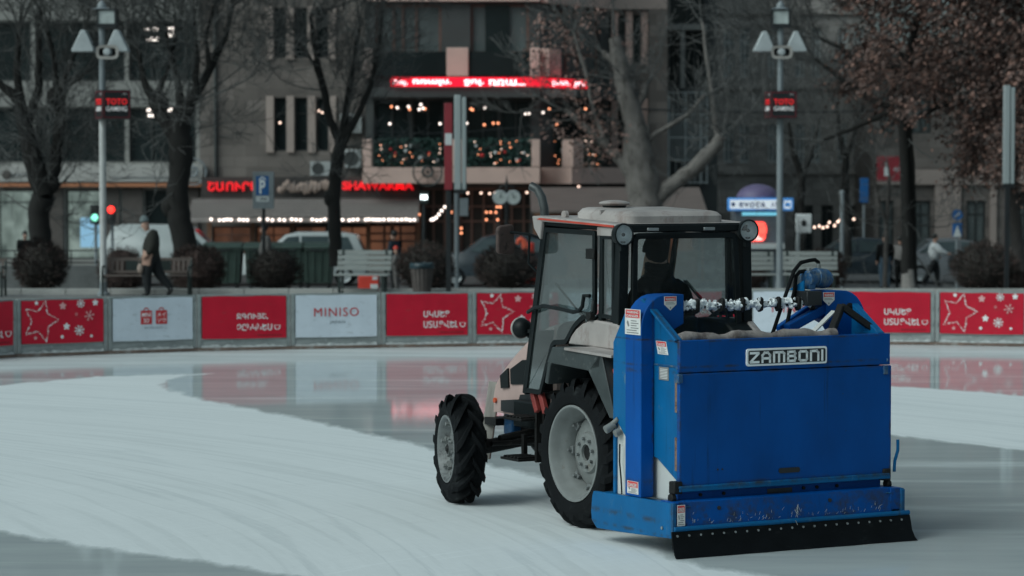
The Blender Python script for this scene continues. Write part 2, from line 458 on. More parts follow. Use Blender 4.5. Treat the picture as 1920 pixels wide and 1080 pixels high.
    st2 = _noise(nt, arcs(-17.5, 15.3, 17.0, 14.0), 1.0, 7, 0.72)      # fine scoring
    st3 = _noise(nt, arcs(-16.5, 16.5, 1.25, 0.7), 1.0, 3, 0.55)
    fine = _noise(nt, co(0, (1,1,1)), 9.0, 8, 0.7)
    band = _math(nt, 'ADD', _math(nt, 'MULTIPLY', st1, 0.40), _math(nt, 'ADD', _math(nt, 'MULTIPLY', st2, 0.36), _math(nt, 'MULTIPLY', fine, 0.24)))
    snowc = _ramp(nt, band, [(0.33, (0.58,0.62,0.625)), (0.43, (0.675,0.71,0.715)), (0.56, (0.715,0.75,0.755)), (0.70, (0.77,0.795,0.80))])
    trk = _ramp(nt, _math(nt, 'ADD', st3, _math(nt, 'MULTIPLY', _math(nt, 'SUBTRACT', st2, .5), .10)), [(0.36, (1,1,1)), (0.385, (.91,.915,.915)), (0.41, (1,1,1)), (0.475, (1,1,1)), (0.49, (.885,.895,.90)), (0.51, (1,1,1)), (0.58, (1,1,1)), (0.60, (.92,.925,.925)), (0.62, (1,1,1))])
    mm = _n(nt, 'ShaderNodeMix', data_type='RGBA', blend_type='MULTIPLY'); mm.inputs['Factor'].default_value = 1.0
    nt.links.new(snowc, mm.inputs['A']); nt.links.new(trk, mm.inputs['B'])
    cut = _ramp(nt, _noise(nt, arcs(14.0, 6.0, 1.9, 1.1), 1.0, 2, .5), [(0.40, (1,1,1)), (0.403, (1.07,1.07,1.07)), (0.406, (1,1,1)), (0.50, (1,1,1)), (0.503, (1.06,1.06,1.06)), (0.506, (1,1,1)), (0.60, (1,1,1)), (0.603, (.93,.93,.93)), (0.606, (1,1,1))])
    m3 = _n(nt, 'ShaderNodeMix', data_type='RGBA', blend_type='MULTIPLY'); m3.inputs['Factor'].default_value = 1.0
    nt.links.new(mm.outputs['Result'], m3.inputs['A']); nt.links.new(cut, m3.inputs['B']); mm = m3
    wetc = _ramp(nt, _noise(nt, co(8, (0.25, 1.2, 1)), 1.2, 7, 0.65), [(0.3, (0.40,0.45,0.46)), (0.7, (0.53,0.58,0.585))])
    # clear wet film over grey ice, broken everywhere by some dry rime grains
    p2 = _n(nt, 'ShaderNodeBsdfPrincipled')
    nt.links.new(wetc, p.inputs['Base Color']); p.inputs['Roughness'].default_value = 0.045; p.inputs['IOR'].default_value = 1.31; p.inputs['Specular IOR Level'].default_value = 0.5
    nt.links.new(_mix(nt, fr2, wetc, mm.outputs['Result']), p2.inputs['Base Color']); p2.inputs['Roughness'].default_value = 0.62; p2.inputs['IOR'].default_value = 1.31; p2.inputs['Specular IOR Level'].default_value = 0.15
    mx = _n(nt, 'ShaderNodeMixShader')
    veil = _math(nt, 'MULTIPLY_ADD', fr2, 0.75); veil.node.inputs[2].default_value = 0.25
    nt.links.new(veil, mx.inputs[0]); nt.links.new(p.outputs[0], mx.inputs[1]); nt.links.new(p2.outputs[0], mx.inputs[2])
    nt.links.new(mx.outputs[0], nt.nodes['Material Output'].inputs['Surface'])
    b = _n(nt, 'ShaderNodeBump'); b.inputs['Strength'].default_value = 0.3; b.inputs['Distance'].default_value = 0.006
    nt.links.new(_math(nt, 'ADD', st2, fine), b.inputs['Height']); nt.links.new(b.outputs[0], p2.inputs['Normal'])
    b2 = _n(nt, 'ShaderNodeBump'); b2.inputs['Strength'].default_value = 0.03; b2.inputs['Distance'].default_value = 0.004
    nt.links.new(_noise(nt, co(0, (1.5,1.5,1)), 1.4, 3, .5), b2.inputs['Height']); nt.links.new(b2.outputs[0], p.inputs['Normal'])
    me.materials.append(m)
    tag(o, kind='structure')
make_ice()

M['paving'] = mat('wet_concrete_paving', (0.22,0.22,0.213), 0.7, var=0.2, scale=0.6, dirt=((0.10,0.10,0.10), 0.55, 0.8, (1,3,1)), bump=0.1)
M['asphalt'] = mat('asphalt', (0.06,0.062,0.063), 0.8, var=0.2, scale=0.8)
M['kerbstone'] = mat('kerb_stone', (0.36,0.355,0.34), 0.8, var=0.15, scale=2)
M['granite'] = mat('grey_granite', (0.12,0.125,0.125), 0.7, var=0.2, scale=3)
def sheet(name, rows, m, x0=-160, x1=160):
    b = MB(); n = len(rows)
    vs = []
    for y, z in rows: vs += [(x0, y, z), (x1, y, z)]
    b.add(vs, [(2*i, 2*i+1, 2*i+3, 2*i+2) for i in range(n-1)])
    return tag(b.build(name, m, smooth=0), kind='structure')
sheet('plaza', [(-300,-0.02),(63,-0.02),(88,-1.0)], M['paving'], -400, 400)
sheet('road', [(88,-1.0),(103,-1.0)], M['asphalt'], -400, 400)
sheet('pavement', [(103,-0.88),(1500,-0.88)], M['granite'], -1500, 1500)
kb = MB(); kb.box(-160,160,102.8,103.05,-1.2,-0.874); tag(kb.build('kerb', M['kerbstone'], smooth=0), kind='structure')
kb = MB()
for i in range(60): kb.box(-30+i, -30+i+0.985, 62.6, 62.9, -0.2, 0.10)
tag(kb.build('plaza_kerb', M['kerbstone'], smooth=0, bevel=0.01), kind='structure')

# ------------------------------------------------------------------ rink boards
M['greysnow'] = mat('grey_old_snow', (0.40,0.42,0.42), 0.85, var=0.3, scale=14, bump=0.3)
M['galv'] = mat('galvanised_rail', (0.29,0.315,0.31), 0.5, metal=0.3, var=0.18, scale=5, dirt=((0.13,0.12,0.11), 0.66, 7, (1,1,1)))
M['kick'] = mat('splashed_kickboard', (0.29,0.31,0.305), 0.6, var=0.3, scale=2.5, stretch=(1,1,4), dirt=((0.42,0.45,0.45), 0.62, 6, (1,1,2)))
M['woodbase'] = mat('stained_wood_base', (0.15,0.105,0.085), 0.8, var=0.35, scale=4, dirt=((0.27,0.25,0.23), 0.6, 5, (1,1,1)))
M['ban_red'] = mat('red_banner_vinyl', (0.52,0.006,0.028), 0.5, var=0.10, scale=2.2, spec=0.3, bump=0.12, dirt=((0.40,0.03,0.04), 0.64, 6, (1,1,2.5)))
M['ban_white'] = mat('white_banner_vinyl', (0.60,0.655,0.72), 0.5, var=0.06, scale=2.2, spec=0.3, bump=0.12, dirt=((0.44,0.48,0.52), 0.63, 6, (1,1,2.5)))
M['pr_white'] = mat('banner_white_print', (0.80,0.78,0.78), 0.6, var=0.03)
M['pr_pale'] = mat('banner_pale_pink_print', (0.70,0.36,0.36), 0.6, var=0.03)
M['pr_red'] = mat('banner_red_print', (0.52,0.02,0.025), 0.6, var=0.03)
M['pr_grey'] = mat('banner_grey_print', (0.16,0.18,0.20), 0.6, var=0.03)
M['pr_dark'] = mat('banner_dark_red_print', (0.22,0.004,0.012), 0.6, var=0.03)

def flake(b, cx, cz, r, mi, y, kind):
    rt, upv = Vector((1,0,0)), Vector((0,0,1))
    def P(x, z): return Vector((cx + x, y, cz + z))
    if kind == 'dot':
        b.prism([(cx+r*math.cos(t*PI/5), cz+r*math.sin(t*PI/5)) for t in range(10)], y, y+0.0015, 'y', mi)
    elif kind == 'flower':
        pts = []
        for t in range(40):
            q = r * (0.78 + 0.22*math.cos(5*2*PI*t/40))
            pts.append((cx + q*math.cos(2*PI*t/40+0.3), cz + q*math.sin(2*PI*t/40+0.3)))
        b.prism(pts, y, y+0.0015, 'y', mi)
    else:
        for k in range(8 if kind == 'flake8' else 6):
            a = 2*PI*k/(8 if kind == 'flake8' else 6) + 0.2
            b.beam(P(0,0), P(r*math.cos(a), r*math.sin(a)), 0.002, r*0.16, mi, up=(-math.sin(a),0,math.cos(a)))
            for q in (0.55, 0.8):
                for s in (-0.6, 0.6):
                    p0 = P(q*r*math.cos(a), q*r*math.sin(a)); p1 = p0 + Vector((math.cos(a+s),0,math.sin(a+s)))*r*0.28
                    b.beam(p0, p1, 0.002, r*0.13, mi, up=(-math.sin(a+s),0,math.cos(a+s)))
        if kind != 'faint': b.ball((cx, y, cz), (r*0.33, 0.001, r*0.33), 10, 4, mi)
def smiley(b, x, z, s, y, mi):
    pts = [Vector((x + s*0.5 + s*0.42*math.cos(t), y, z + s*0.5 + s*0.45*math.sin(t))) for t in np.linspace(PI*1.02, PI*1.98, 9)]
    pts = [Vector((x+s*0.08, y, z+s*0.75))] + pts + [Vector((x+s*0.92, y, z+s*0.75))]
    for a, c in zip(pts[:-1], pts[1:]): b.beam(a, c, 0.002, s*0.16, mi, up=(0,-1,0)) if False else b.tube([a, c], s*0.07, 5, mi)
    for q in (0.35, 0.65): b.ball((x+s*q, y, z+s*0.72), (s*0.08, 0.002, s*0.08), 8, 4, mi)

ORD = ['slogan_b', 'star', 'bags', 'slogan_a', 'name']
LABEL = {
 'star': 'red rink board with dotted star and snowflakes',
 'bags': 'white rink board with two red shopping bag emblems',
 'slogan_a': 'red rink board lettered ԶԳՈՒՅՇ, ՉԸՆԿՆԵՍ',
 'name': 'white rink board lettered MINISO JAPAN',
 'slogan_b': 'red rink board lettered ՍԿՍԵՑ ՍՏԱՑՎԵԼ'}
def board(i, kind, label):
    p0, p1 = BPT[i], BPT[i+1]
    d = p1 - p0; L = d.length; ang = math.atan2(d.y, d.x)
    t = thing('rink_board', label, 'rink board', p0, ang, 'advertising boards round the rink')
    rnd = random.Random(i)
    b = MB()
    for x in (0.012, L-0.067): b.box(x, x+0.055, -0.01, 0.045, 0.05, 0.86)
    b.box(0.067, L-0.067, -0.008, 0.04, 0.825, 0.86); b.box(0.067, L-0.067, -0.006, 0.04, 0.165, 0.19)
    for x in (0.040, L-0.040):
        b.box(x-0.012, x+0.012, -0.022, -0.012, 0.30, 0.36); b.box(x-0.012, x+0.012, -0.022, -0.012, 0.55, 0.61)
    b.build('frame', M['galv'], t, bevel=0.004)
    b = MB(); b.box(0.067, L-0.067, 0.01, 0.02, 0.05, 0.165); b.box(0.067, L-0.067, 0.022, 0.03, 0.19, 0.825); b.build('kickboard', M['kick'], t)
    b = MB(); b.box(0.0, L+0.012, -0.035, 0.06, 0.0, 0.05); b.build('base_rail', M['woodbase'], t, bevel=0.006)
    # snow thrown against the kickboard
    b = MB(); n = 26; prev = None; vs = []; 
    for k in range(n+1):
        x = 0.07 + (L-0.14)*k/n; hgt = 0.006 + 0.02*abs(math.sin(k*0.7+i)*math.sin(k*.23+2*i)) + rnd.uniform(0, 0.03)
        vs += [(x, -0.03, 0.05), (x, 0.0, 0.05+hgt), (x, 0.012, 0.05)]
    b.add(vs, [f for k in range(n) for f in ((3*k, 3*k+3, 3*k+4, 3*k+1), (3*k+1, 3*k+4, 3*k+5, 3*k+2))]); b.build('snow_crust', M['greysnow'], t, smooth=60)
    x0, x1, z0, z1 = 0.075 + rnd.uniform(-.008,.008), L-0.075, 0.19+rnd.uniform(-0.008,0.008), 0.832
    W_, H_ = x1-x0, z1-z0
    nx, nz = 28, 8
    vs = []; fs = []
    for a in range(nx+1):
        for c in range(nz+1):
            fx, fz = a/nx, c/nz
            sag = -0.006*math.sin(PI*fx) if c == 0 else (0.004*math.sin(fx*PI*4+i) if c == nz else 0)
            vs.append((x0+W_*fx, -0.021 - 0.0025*math.sin(fx*9+fz*3+i) - 0.0015*math.sin(fx*31+fz*7+i*2) , z0+H_*fz+sag))
    o_ = len(vs); vs += [(x, y+0.006, z) for x, y, z in vs]
    for a in range(nx):
        for c in range(nz):
            q = a*(nz+1)+c
            fs += [(q, q+nz+1, q+nz+2, q+1), (o_+q, o_+q+1, o_+q+nz+2, o_+q+nz+1)]
    b = MB(); b.add(vs, fs)
    ban = b.build('banner', M['ban_white'] if kind in ('bags', 'name') else M['ban_red'], t, smooth=60)
    y = -0.0275
    def lx(f): return x0 + W_*f
    def lz(f): return z0 + H_*f
    rt, upv = (1,0,0), (0,0,1)
    if kind == 'star':
        b = MB()
        outer = [(.285,.97),(.45,.55),(.30,.05),(.05,.22),(.055,.80)]; cx, cz = .235, .52
        inner = []
        for k in range(5):
            a, c = outer[k], outer[(k+1)%5]; mx, mz = (a[0]+c[0])/2, (a[1]+c[1])/2
            inner.append((cx + (mx-cx)*0.62, cz + (mz-cz)*0.62))
        path = []
        for k in range(5): path += [outer[k], inner[k]]
        for k in range(10):
            a, c = path[k], path[(k+1)%10]
            for q in range(11):
                f = q/11; px_ = lx(a[0]+(c[0]-a[0])*f) + rnd.uniform(-.009,.009); pz_ = lz(a[1]+(c[1]-a[1])*f) + rnd.uniform(-.009,.009)
                flake(b, px_, pz_, rnd.uniform(.006,.013), rnd.choice((0,0,1)), y, rnd.choice(('dot','flower')))
        for fx, fz, r, mi, kd in ((.72,.94,.062,0,'flake8'),(.90,.92,.05,0,'flower'),(.5,.86,.058,1,'flower'),(.825,.62,.075,1,'faint'),(.545,.38,.055,0,'flower'),(.70,.28,.075,0,'flake8'),(.18,.94,.034,0,'flower'),(.165,.13,.03,1,'flower'),(.49,.14,.026,0,'dot'),(.85,.14,.022,0,'dot'),(.665,.66,.024,1,'faint')):
            fb = MB(); flake(fb, lx(fx), min(lz(fz), z1-r), r, mi, y, kd); fb.build('snowflake', [M['pr_white'], M['pr_pale']], ban, smooth=0)
        b.build('star_print', [M['pr_white'], M['pr_pale']], ban, smooth=0)
    elif kind == 'bags':
        for fx in (.345, .535):
            b = MB(); xa, xb = lx(fx), lx(fx+.14)
            b.box(xa, xb, y, y+0.002, lz(.38), lz(.70))
            b.ring([((xa+xb)/2+0.045*math.cos(q*PI/8-0.0), lz(.695)+0.05*math.sin(q*PI/8)) for q in range(9)], [((xa+xb)/2+0.033*math.cos(q*PI/8), lz(.695)+0.036*math.sin(q*PI/8)) for q in range(9)], y, y+0.002, 'y')
            b.build('bag_emblem', M['pr_red'], ban, smooth=0)
        for fx, r1, r2 in ((.36,'MINI','SO'), (.55,'メイ','ソウ')):
            text('lettering', r1, M['pr_white'], (lx(fx), y-0.001, lz(.555)), rt, upv, W_*.11, H_*.10, 0.001, 0.01, ban)
            text('lettering', r2, M['pr_white'], (lx(fx+(.02 if r2=='SO' else 0)), y-0.001, lz(.42)), rt, upv, W_*(.07 if r2=='SO' else .11), H_*.10, 0.001, 0.01, ban)
        text('lettering', 'MINISO', M['pr_grey'], (lx(.395), y, lz(.27)), rt, upv, W_*.225, H_*.045, 0.001, 0.0, ban, 1.3)
    elif kind == 'name':
        text('lettering', 'MINISO', M['pr_red'], (lx(.225), y, lz(.49)), rt, upv, W_*.55, H_*.205, 0.0015, 0.0, ban, 1.15)
        text('lettering', 'JAPAN', M['pr_grey'], (lx(.415), y, lz(.305)), rt, upv, W_*.19, H_*.085, 0.0015, 0.0, ban, 1.1)
    else:
        A, B = ('ԶԳՈՒՅՇ,', 'ՉԸՆԿՆԵՍ') if kind == 'slogan_a' else ('ՍԿՍԵՑ', 'ՍՏԱՑՎԵԼ')
        xs = .41 if kind == 'slogan_a' else .455
        text('lettering', A, M['pr_white'], (lx(xs), y, lz(.435)), rt, upv, W_*(.37 if kind == 'slogan_a' else .32), H_*.155, 0.0015, 0.018, ban)
        text('lettering', B, M['pr_white'], (lx(xs), y, lz(.18)), rt, upv, W_*.42, H_*.165, 0.0015, 0.018, ban)
        b = MB(); smiley(b, lx(xs+.445), lz(.19), W_*.075, y, 0); b.build('smile_mark', M['pr_white'], ban, smooth=0)
        b = MB()
        for q in range(9): b.box(lx(.66+q*.033), lx(.66+q*.033+.022), y, y+0.0015, lz(.055), lz(.085))
        b.build('small_print', M['pr_dark'], ban, smooth=0)
seen = {}
HOW = {('slogan_b',1): ', cut off by the left edge', ('slogan_b',2): ', left of the tractor between name and star boards', ('slogan_b',3): ', partly behind the blue machine on the right',
 ('star',1): ', far left of the tractor', ('star',2): ', right next to the tractor front lamp', ('star',3): ', rightmost of its kind',
 ('bags',1): ', below the walking man', ('bags',2): ', seen through the tractor door',
 ('slogan_a',1): ', left of the tractor', ('slogan_a',2): ', behind the tractor rear window', ('name',1): ', left of the tractor', ('name',2): ', behind the snow auger and hoses'}
for i in range(2, 15):
    k = ORD[(i - 2) % 5]
    seen[k] = seen.get(k, 0) + 1
    board(i, k, LABEL[k] + HOW.get((k, seen[k]), ''))
# ------------------------------------------------------------------ tractor: local x forward, y to its left, z up, origin under the rear axle
YAW = R(29)
TO = Vector((1.161, 21.824, 0))
TRZ = PI/2 + YAW
def tloc(u, v, z=0): return TO + Vector((-math.sin(YAW)*u - math.cos(YAW)*v, math.cos(YAW)*u - math.sin(YAW)*v, z))
T = thing('tractor', 'grimy white and pink cab tractor with black door frame on the ice', 'tractor', TO, TRZ)

def wheel(name, parent, pos, rad, wid, rimr, steer, side, lugs, rear):
    """wheel with its axle along y; side +1 = outer face towards +y"""
    h = wid/2
    mats = M['rim'] if rear else M['rimdark']
    b = MB()
    # disc
    if rear:
        d = -.02
        b.lathe([(0.0,d+.03),(.055,d+.03),(.06,d+.02),(.065,d+.05),(.15,d+.045),(.165,d+.02),(.25,d+.0),(.275,d-.02),(.285,d-.06),(.27,d-.07),(0,d-.07)], 40, 'y')
    else:
        d = h*0.35
        b.lathe([(0.0,d+.06),(.05,d+.06),(.055,d+.03),(.10,d+.03),(.115,d+.01),(.19,d-.005),(.235,d-.03),(.245,d-.06),(0,d-.06)], 36, 'y')
    if side < 0: b.v = [(x, -y, z) for x, y, z in b.v]
    w = b.build(name, mats, parent)
    w.location = pos; w.rotation_euler = (0, 0, steer)
    def flip(mb):
        if side < 0: mb.v = [(x, -y, z) for x, y, z in mb.v]
        return mb
    b = MB()   # rim
    b.lathe([(rimr, h*.80),(rimr+.012, h*.86),(rimr+.012, h*.92),(rimr-.004, h*.93),(rimr-.018, h*.84),(rimr-.03, h*.55),(rimr-.055, h*.3),(rimr-.075, h*.05),(rimr-.078, -h*.5),(rimr-.02, -h*.85),(rimr+.012,-h*.9),(rimr+.012,-h*.8),(rimr-.01,-h*.6),(rimr-.01,h*.6)], 48, 'y', closed=True)
    flip(b).build('rim', mats, w)
    def nut(mb, m_): flip(mb).build('wheel_nut', m_, w)
    if rear:
        for k in range(8):
            a = 2*PI*k/8 + .2
            b = MB(); b.cyl((.11*math.sin(a), d+.04, .11*math.cos(a)), (.11*math.sin(a), d+.075, .11*math.cos(a)), .014, 6); nut(b, M['rimdark'])
        for k in range(8):
            a = 2*PI*k/8
            b = MB(); b.box(-.03,.03, d-.03, d+.02, .245, .305, M=Matrix.Rotation(a, 4, 'Y'))
            b.cyl(Matrix.Rotation(a,4,'Y') @ Vector((0,d+.01,.275)), Matrix.Rotation(a,4,'Y') @ Vector((0,d+.05,.275)), .012, 6); flip(b).build('rim_lug', M['rimdark'], w)
    else:
        for k in range(6):
            a = 2*PI*k/6 + .3
            b = MB(); b.box(-.035,.035, h*.35-.06, h*.35+.025, .19, rimr-.03, M=Matrix.Rotation(a, 4, 'Y'))
            b.cyl(Matrix.Rotation(a,4,'Y') @ Vector((0,h*.35+.0,.21)), Matrix.Rotation(a,4,'Y') @ Vector((0,h*.35+.06,.21)), .018, 6); flip(b).build('rim_lug', M['rim'], w)
            b = MB(); b.cyl(Matrix.Rotation(a,4,'Y') @ Vector((0,h*.35+.02,.083)), Matrix.Rotation(a,4,'Y') @ Vector((0,h*.35+.05,.083)), .014, 6); nut(b, M['rim'])
    b = MB()
    if rear:
        b.lathe([(0,d+.031),(.058,d+.031)], 16, 'y'); flip(b).build('hub_hole', M['blacksteel'], w)
    else:
        b.lathe([(0,h*.35+.075),(.02,h*.35+.075),(.03,h*.35+.06),(.045,h*.35+.061)], 16, 'y'); flip(b).build('hub_cap', M['blacksteel'], w)
    # tyre with bar lugs
    b = MB(); lug = .048 if rear else .058; rt = rad - lug; c0 = rimr + .006
    prof = [(c0, h*.78),(c0+.02, h*.93),((c0+rt)*.5, h*1.0),(rt-.05, h*.97),(rt-.012, h*.84),(rt, h*.6),(rt+.006, 0),(rt,-h*.6),(rt-.012,-h*.84),(rt-.05,-h*.97),((c0+rt)*.5,-h*1.0),(c0+.02,-h*.93),(c0,-h*.78)]
    b.lathe(prof, 72, 'y', closed=True)
    da = 2*PI/lugs
    for k in range(lugs):
        for s in (1, -1):
            a0 = k*da + (da/2 if s < 0 else 0)
            secs = []
            m = 5
            for q in range(m+1):
                f = q/m
                y = s*(-.06*h + f*h*1.04)
                a = a0 - f*da*1.05
                top = rad if q < m-1 else (rad - .012 if q == m-1 else rad - .055)
                wdt = (.028 if rear else .031)*(1 + .5*f)
                sec = []
                for (da_, rr) in ((-wdt, rt-.01), (-wdt*.72, top), (wdt*.72, top), (wdt, rt-.01)):
                    aa = a + da_/rad
                    rr2 = rr if rr == top else rt - .012 - (.05 if q == m else (.02 if q == m-1 else 0))
                    sec.append((rr2*math.sin(aa), y, rr2*math.cos(aa)))
                secs.append(sec)
            vs = [p for sec in secs for p in sec]; fs = [(3,2,1,0), tuple(range(4*m, 4*m+4))]
            for q in range(m):
                for e in range(3):
                    fs.append((4*q+e, 4*q+e+1, 4*q+e+5, 4*q+e+4))
            b.add(vs, fs)
    flip(b).build('tyre', M['rubber'], w, smooth=30)
    return w
wheel('rear_wheel', T, (0,.647,.575), .575, .32, .362, 0, 1, 20, True)
wheel('rear_wheel', T, (0,-.647,.575), .575, .32, .362, 0, -1, 20, True)
wheel('front_wheel', T, (1.86,.79,.452), .452, .265, .268, R(-13), 1, 13, False)
wheel('front_wheel', T, (1.86,-.72,.452), .452, .265, .268, R(-13), -1, 13, False)

# running gear
b = MB()
b.box(-.35, .9, -.2, .2, .42, .95); b.box(.9, 2.1, -.16, .16, .52, .86)
b.cyl((0,-.62,.575), (0,.62,.575), .11, 16); b.box(-.2,.2,-.3,.3,.42,.8)
b.box(.15,.6,.2,.46,.5,.8); b.box(.55,1.0,-.42,.42,.86,.98)
b.build('chassis', M['blacksteel'], T, bevel=.02)
b = MB()
b.tube([(1.86,-.66,.46),(1.86,-.5,.46),(1.86,-.2,.5),(1.86,.2,.5),(1.86,.5,.46),(1.86,.68,.46)], [.075,.06,.06,.06,.06,.08], 12)
b.ball((1.86,-.05,.49), (.15,.17,.14)); b.ball((1.86,.62,.47), (.1,.06,.12)); b.ball((1.86,-.62,.47), (.1,.06,.12))
b.tube([(1.66,.6,.5),(1.66,-.6,.5)], .022, 8); b.tube([(1.70,.15,.58),(1.70,.5,.53)], .035, 8)
b.cyl((1.78,.62,.4),(1.78,.62,.6),.035,10)
b.build('front_axle', M['blacksteel'], T)
b = MB(); b.box(1.25,1.62,.2,.42,.64,.86); b.build('battery_box', M['black'], T, bevel=.015)
b = MB(); b.box(1.95,2.12,.10,.24,.52,.80); b.build('coolant_pump', M['blue_chip'], T, bevel=.02)
# steps under the door
b = MB()
b.box(1.02,1.34,.44,.68,.735,.755); b.box(1.0,1.03,.50,.55,.40,.98); b.box(.97,1.01,.44,.50,.38,.98)
b.box(1.03,1.33,.46,.70,.41,.43); b.box(1.30,1.34,.46,.50,.42,.60)
for k in range(5): b.box(1.05+k*.055,1.075+k*.055,.47,.69,.428,.445); b.box(1.05+k*.055,1.075+k*.055,.47,.67,.753,.768)
b.build('step', M['blacksteel'], T, bevel=.004)
for u in (.93, .80):
    b = MB(); b.beam((u-.02,.585,.82),(u+.06,.585,.97),.04,.055, up=(1,0,0)); b.build('cab_mount', M['darkred'], T, bevel=.006)

# bonnet
b = MB()
sec = [(2.20,.16,.72,.80),(2.17,.30,.71,.92),(2.08,.335,.72,1.03),(1.93,.345,.72,1.15),(1.75,.35,.72,1.27),(1.5,.355,.72,1.41),(1.25,.36,.72,1.50),(1.0,.36,.74,1.55)]
rows = []
for u, w, z0, z1 in sec:
    r = min(.10, (z1-z0)*.3)
    row = [(u,-w,z0),(u,-w,z1-r*1.2)] + [(u,-w+r*(1-math.cos(t)),z1-r*1.2+r*math.sin(t)) for t in np.linspace(.3,PI/2,4)] + [(u,0,z1+.005)]
    row += [(x,-y,z) for x,y,z in row[:-1]][::-1]
    rows.append(row)
n = len(rows[0]); vs = [p for row in rows for p in row]; fs = [tuple(range(n)), tuple(range((len(rows)-1)*n, len(rows)*n))]
for i in range(len(rows)-1):
    for k in range(n):
        k2 = (k+1) % n; fs.append((i*n+k, i*n+k2, (i+1)*n+k2, (i+1)*n+k))
b.add(vs, fs)
hood = b.build('bonnet', M['pink'], T, smooth=40)
for s in (1, -1):
    for pts in ([(1.93,.93),(1.945,1.035),(1.815,1.105),(1.80,.945)], [(1.76,.975),(1.77,1.10),(1.56,1.19),(1.40,1.20),(1.40,1.0)]):
        b = MB(); b.prism([(p[0]*1.0, p[1]) for p in pts], s*.347, s*.366, 'y'); b.build('side_vent', M['black'], hood)
    b = MB(); b.prism([(1.93,.74),(1.93,.83),(1.62,.86),(1.60,.90),(1.1,.95),(1.1,.735)], s*.348, s*.365, 'y'); b.build('engine_opening', M['signblack'], hood)
    b = MB(); b.cyl((2.06,s*.34,.82),(2.06,s*.358,.82),.022,12); b.build('side_marker', M['orange'], hood)
b = MB(); b.box(2.17,2.215,-.2,.2,.74,.9); b.build('grille', M['black'], hood, bevel=.01)
b = MB(); b.tube([(1.30,.30,1.42),(1.30,.30,1.9),(1.30,.30,2.34),(1.30,.305,2.44),(1.315,.32,2.53),(1.35,.345,2.60),(1.40,.375,2.625)], .036, 14)
b.build('exhaust_pipe', M['exh'], T)
b = MB(); b.box(-.022,.022,-.05,.05,-.33,.33)
bd = b.build('front_board', M['wood'], T, bevel=.003); bd.location = (2.30,.27,.63); bd.rotation_euler = (R(8), 0, R(-38))
b = MB(); b.box(-.0235,.0235,-.051,-.046,-.328,.328); b.build('board_edge', M['woodside'], bd)
b = MB(); b.box(2.1,2.3,-.3,.32,.6,.66); b.build('front_bracket', M['blacksteel'], T)

# fenders
for s in (1, -1):
    b = MB(); o0 = [(.35,1.10),(.30,1.262),(.215,1.388),(-.52,1.372),(-.72,.90)]; i0 = [(.30,1.09),(.262,1.24),(.18,1.30),(-.48,1.285),(-.66,.90)]
    b.prism(o0 + i0[::-1], s*.50, s*.845, 'y')
    b.prism([(.30,1.262),(.215,1.388),(-.52,1.372),(-.50,1.372-.10),(-.33,1.235)], s*.836, s*.852, 'y')
    b.prism([(-.33,1.237),(-.50,1.374),(-.525,1.372),(-.725,.90),(-.645,.90)], s*.836, s*.852, 'y')
    f = b.build('fender', M['fender'], T, bevel=.008)
    b = MB()   # white wheel box under the cab window
    arc = [(.37,1.395),(.32,1.46),(.25,1.515),(.15,1.565),(.05,1.592),(-.05,1.60),(-.36,1.585),(-.50,1.50),(-.56,1.385)]
    b.prism(arc, s*.56, s*.625, 'y'); b.build('wheel_box', M['cream'], T, bevel=.015)
    b = MB(); b.prism(arc, s*.36, s*.558, 'y'); b.build('wheel_box_lining', M['black'], T, bevel=.02)
    b = MB(); b.prism([(.0,1.395),(-.70,1.375),(-.70,1.355),(.0,1.375)], s*.5, s*.87, 'y'); b.build('fender_top_trim', M['cream'], T)
    b = MB(); b.prism([(-.60,1.28),(-.53,1.25),(-.56,1.14),(-.66,1.17)], s*.66, s*.78, 'y'); b.build('tail_lamp', M['orange'], T, bevel=.015)
    b = MB(); b.box(-.58,-.44,s*.45 if s > 0 else -.62,s*.62 if s > 0 else -.45,.95,1.40); b.build('fender_stay', M['cream'], T, bevel=.01)

# cab frame
def inset(poly, d):
    n = len(poly); out = []
    A = sum(poly[i][0]*poly[(i+1)%n][1]-poly[(i+1)%n][0]*poly[i][1] for i in range(n))
    sg = 1 if A > 0 else -1
    for i in range(n):
        p0, p1, p2 = Vector(poly[i-1]), Vector(poly[i]), Vector(poly[(i+1)%n])
        e1 = (p1-p0).normalized(); e2 = (p2-p1).normalized()
        n1 = Vector((-e1.y, e1.x))*sg; n2 = Vector((-e2.y, e2.x))*sg
        k = (n1+n2); k = k / max(.35, k.dot(n1))
        out.append(tuple(p1 + k*d))
    return out
def roundpoly(poly, r, m=4):
    out = []; n = len(poly)
    for i in range(n):
        p0, p1, p2 = Vector(poly[i-1]), Vector(poly[i]), Vector(poly[(i+1)%n])
        a = (p0-p1); c = (p2-p1); rr = min(r, a.length*.45, c.length*.45)
        a = p1 + a.normalized()*rr; c = p1 + c.normalized()*rr
        for t in range(m+1):
            f = t/m; out.append(tuple((a*(1-f)+p1*f)*(1-f) + (p1*(1-f)+c*f)*f))
    return out
b = MB()
for s in (1, -1):
    b.beam((-.33,s*.575,1.38),(-.33,s*.555,2.32),.09,.085)                 # C post
    b.beam((1.12,s*.57,.95),(.80,s*.57,2.31),.055,.06, up=(0,1,0))          # A post
    b.beam((-.09,s*.585,1.58),(-.09,s*.57,2.31),.045,.05)                   # B post
    b.beam((-.33,s*.57,2.31),(.82,s*.57,2.34),.06,.05)
    b.beam((-.35,s*.575,1.38),(.30,s*.575,1.38),.05,.06)
b.box(-.375,-.30,-.56,.58,2.28,2.345); b.box(-.37,-.30,-.56,.58,1.34,1.40)
b.box(.78,.83,-.57,.57,2.28,2.34); b.box(1.05,1.12,-.57,.57,1.40,1.46)
b.build('cab_frame', M['black'], T, bevel=.008)
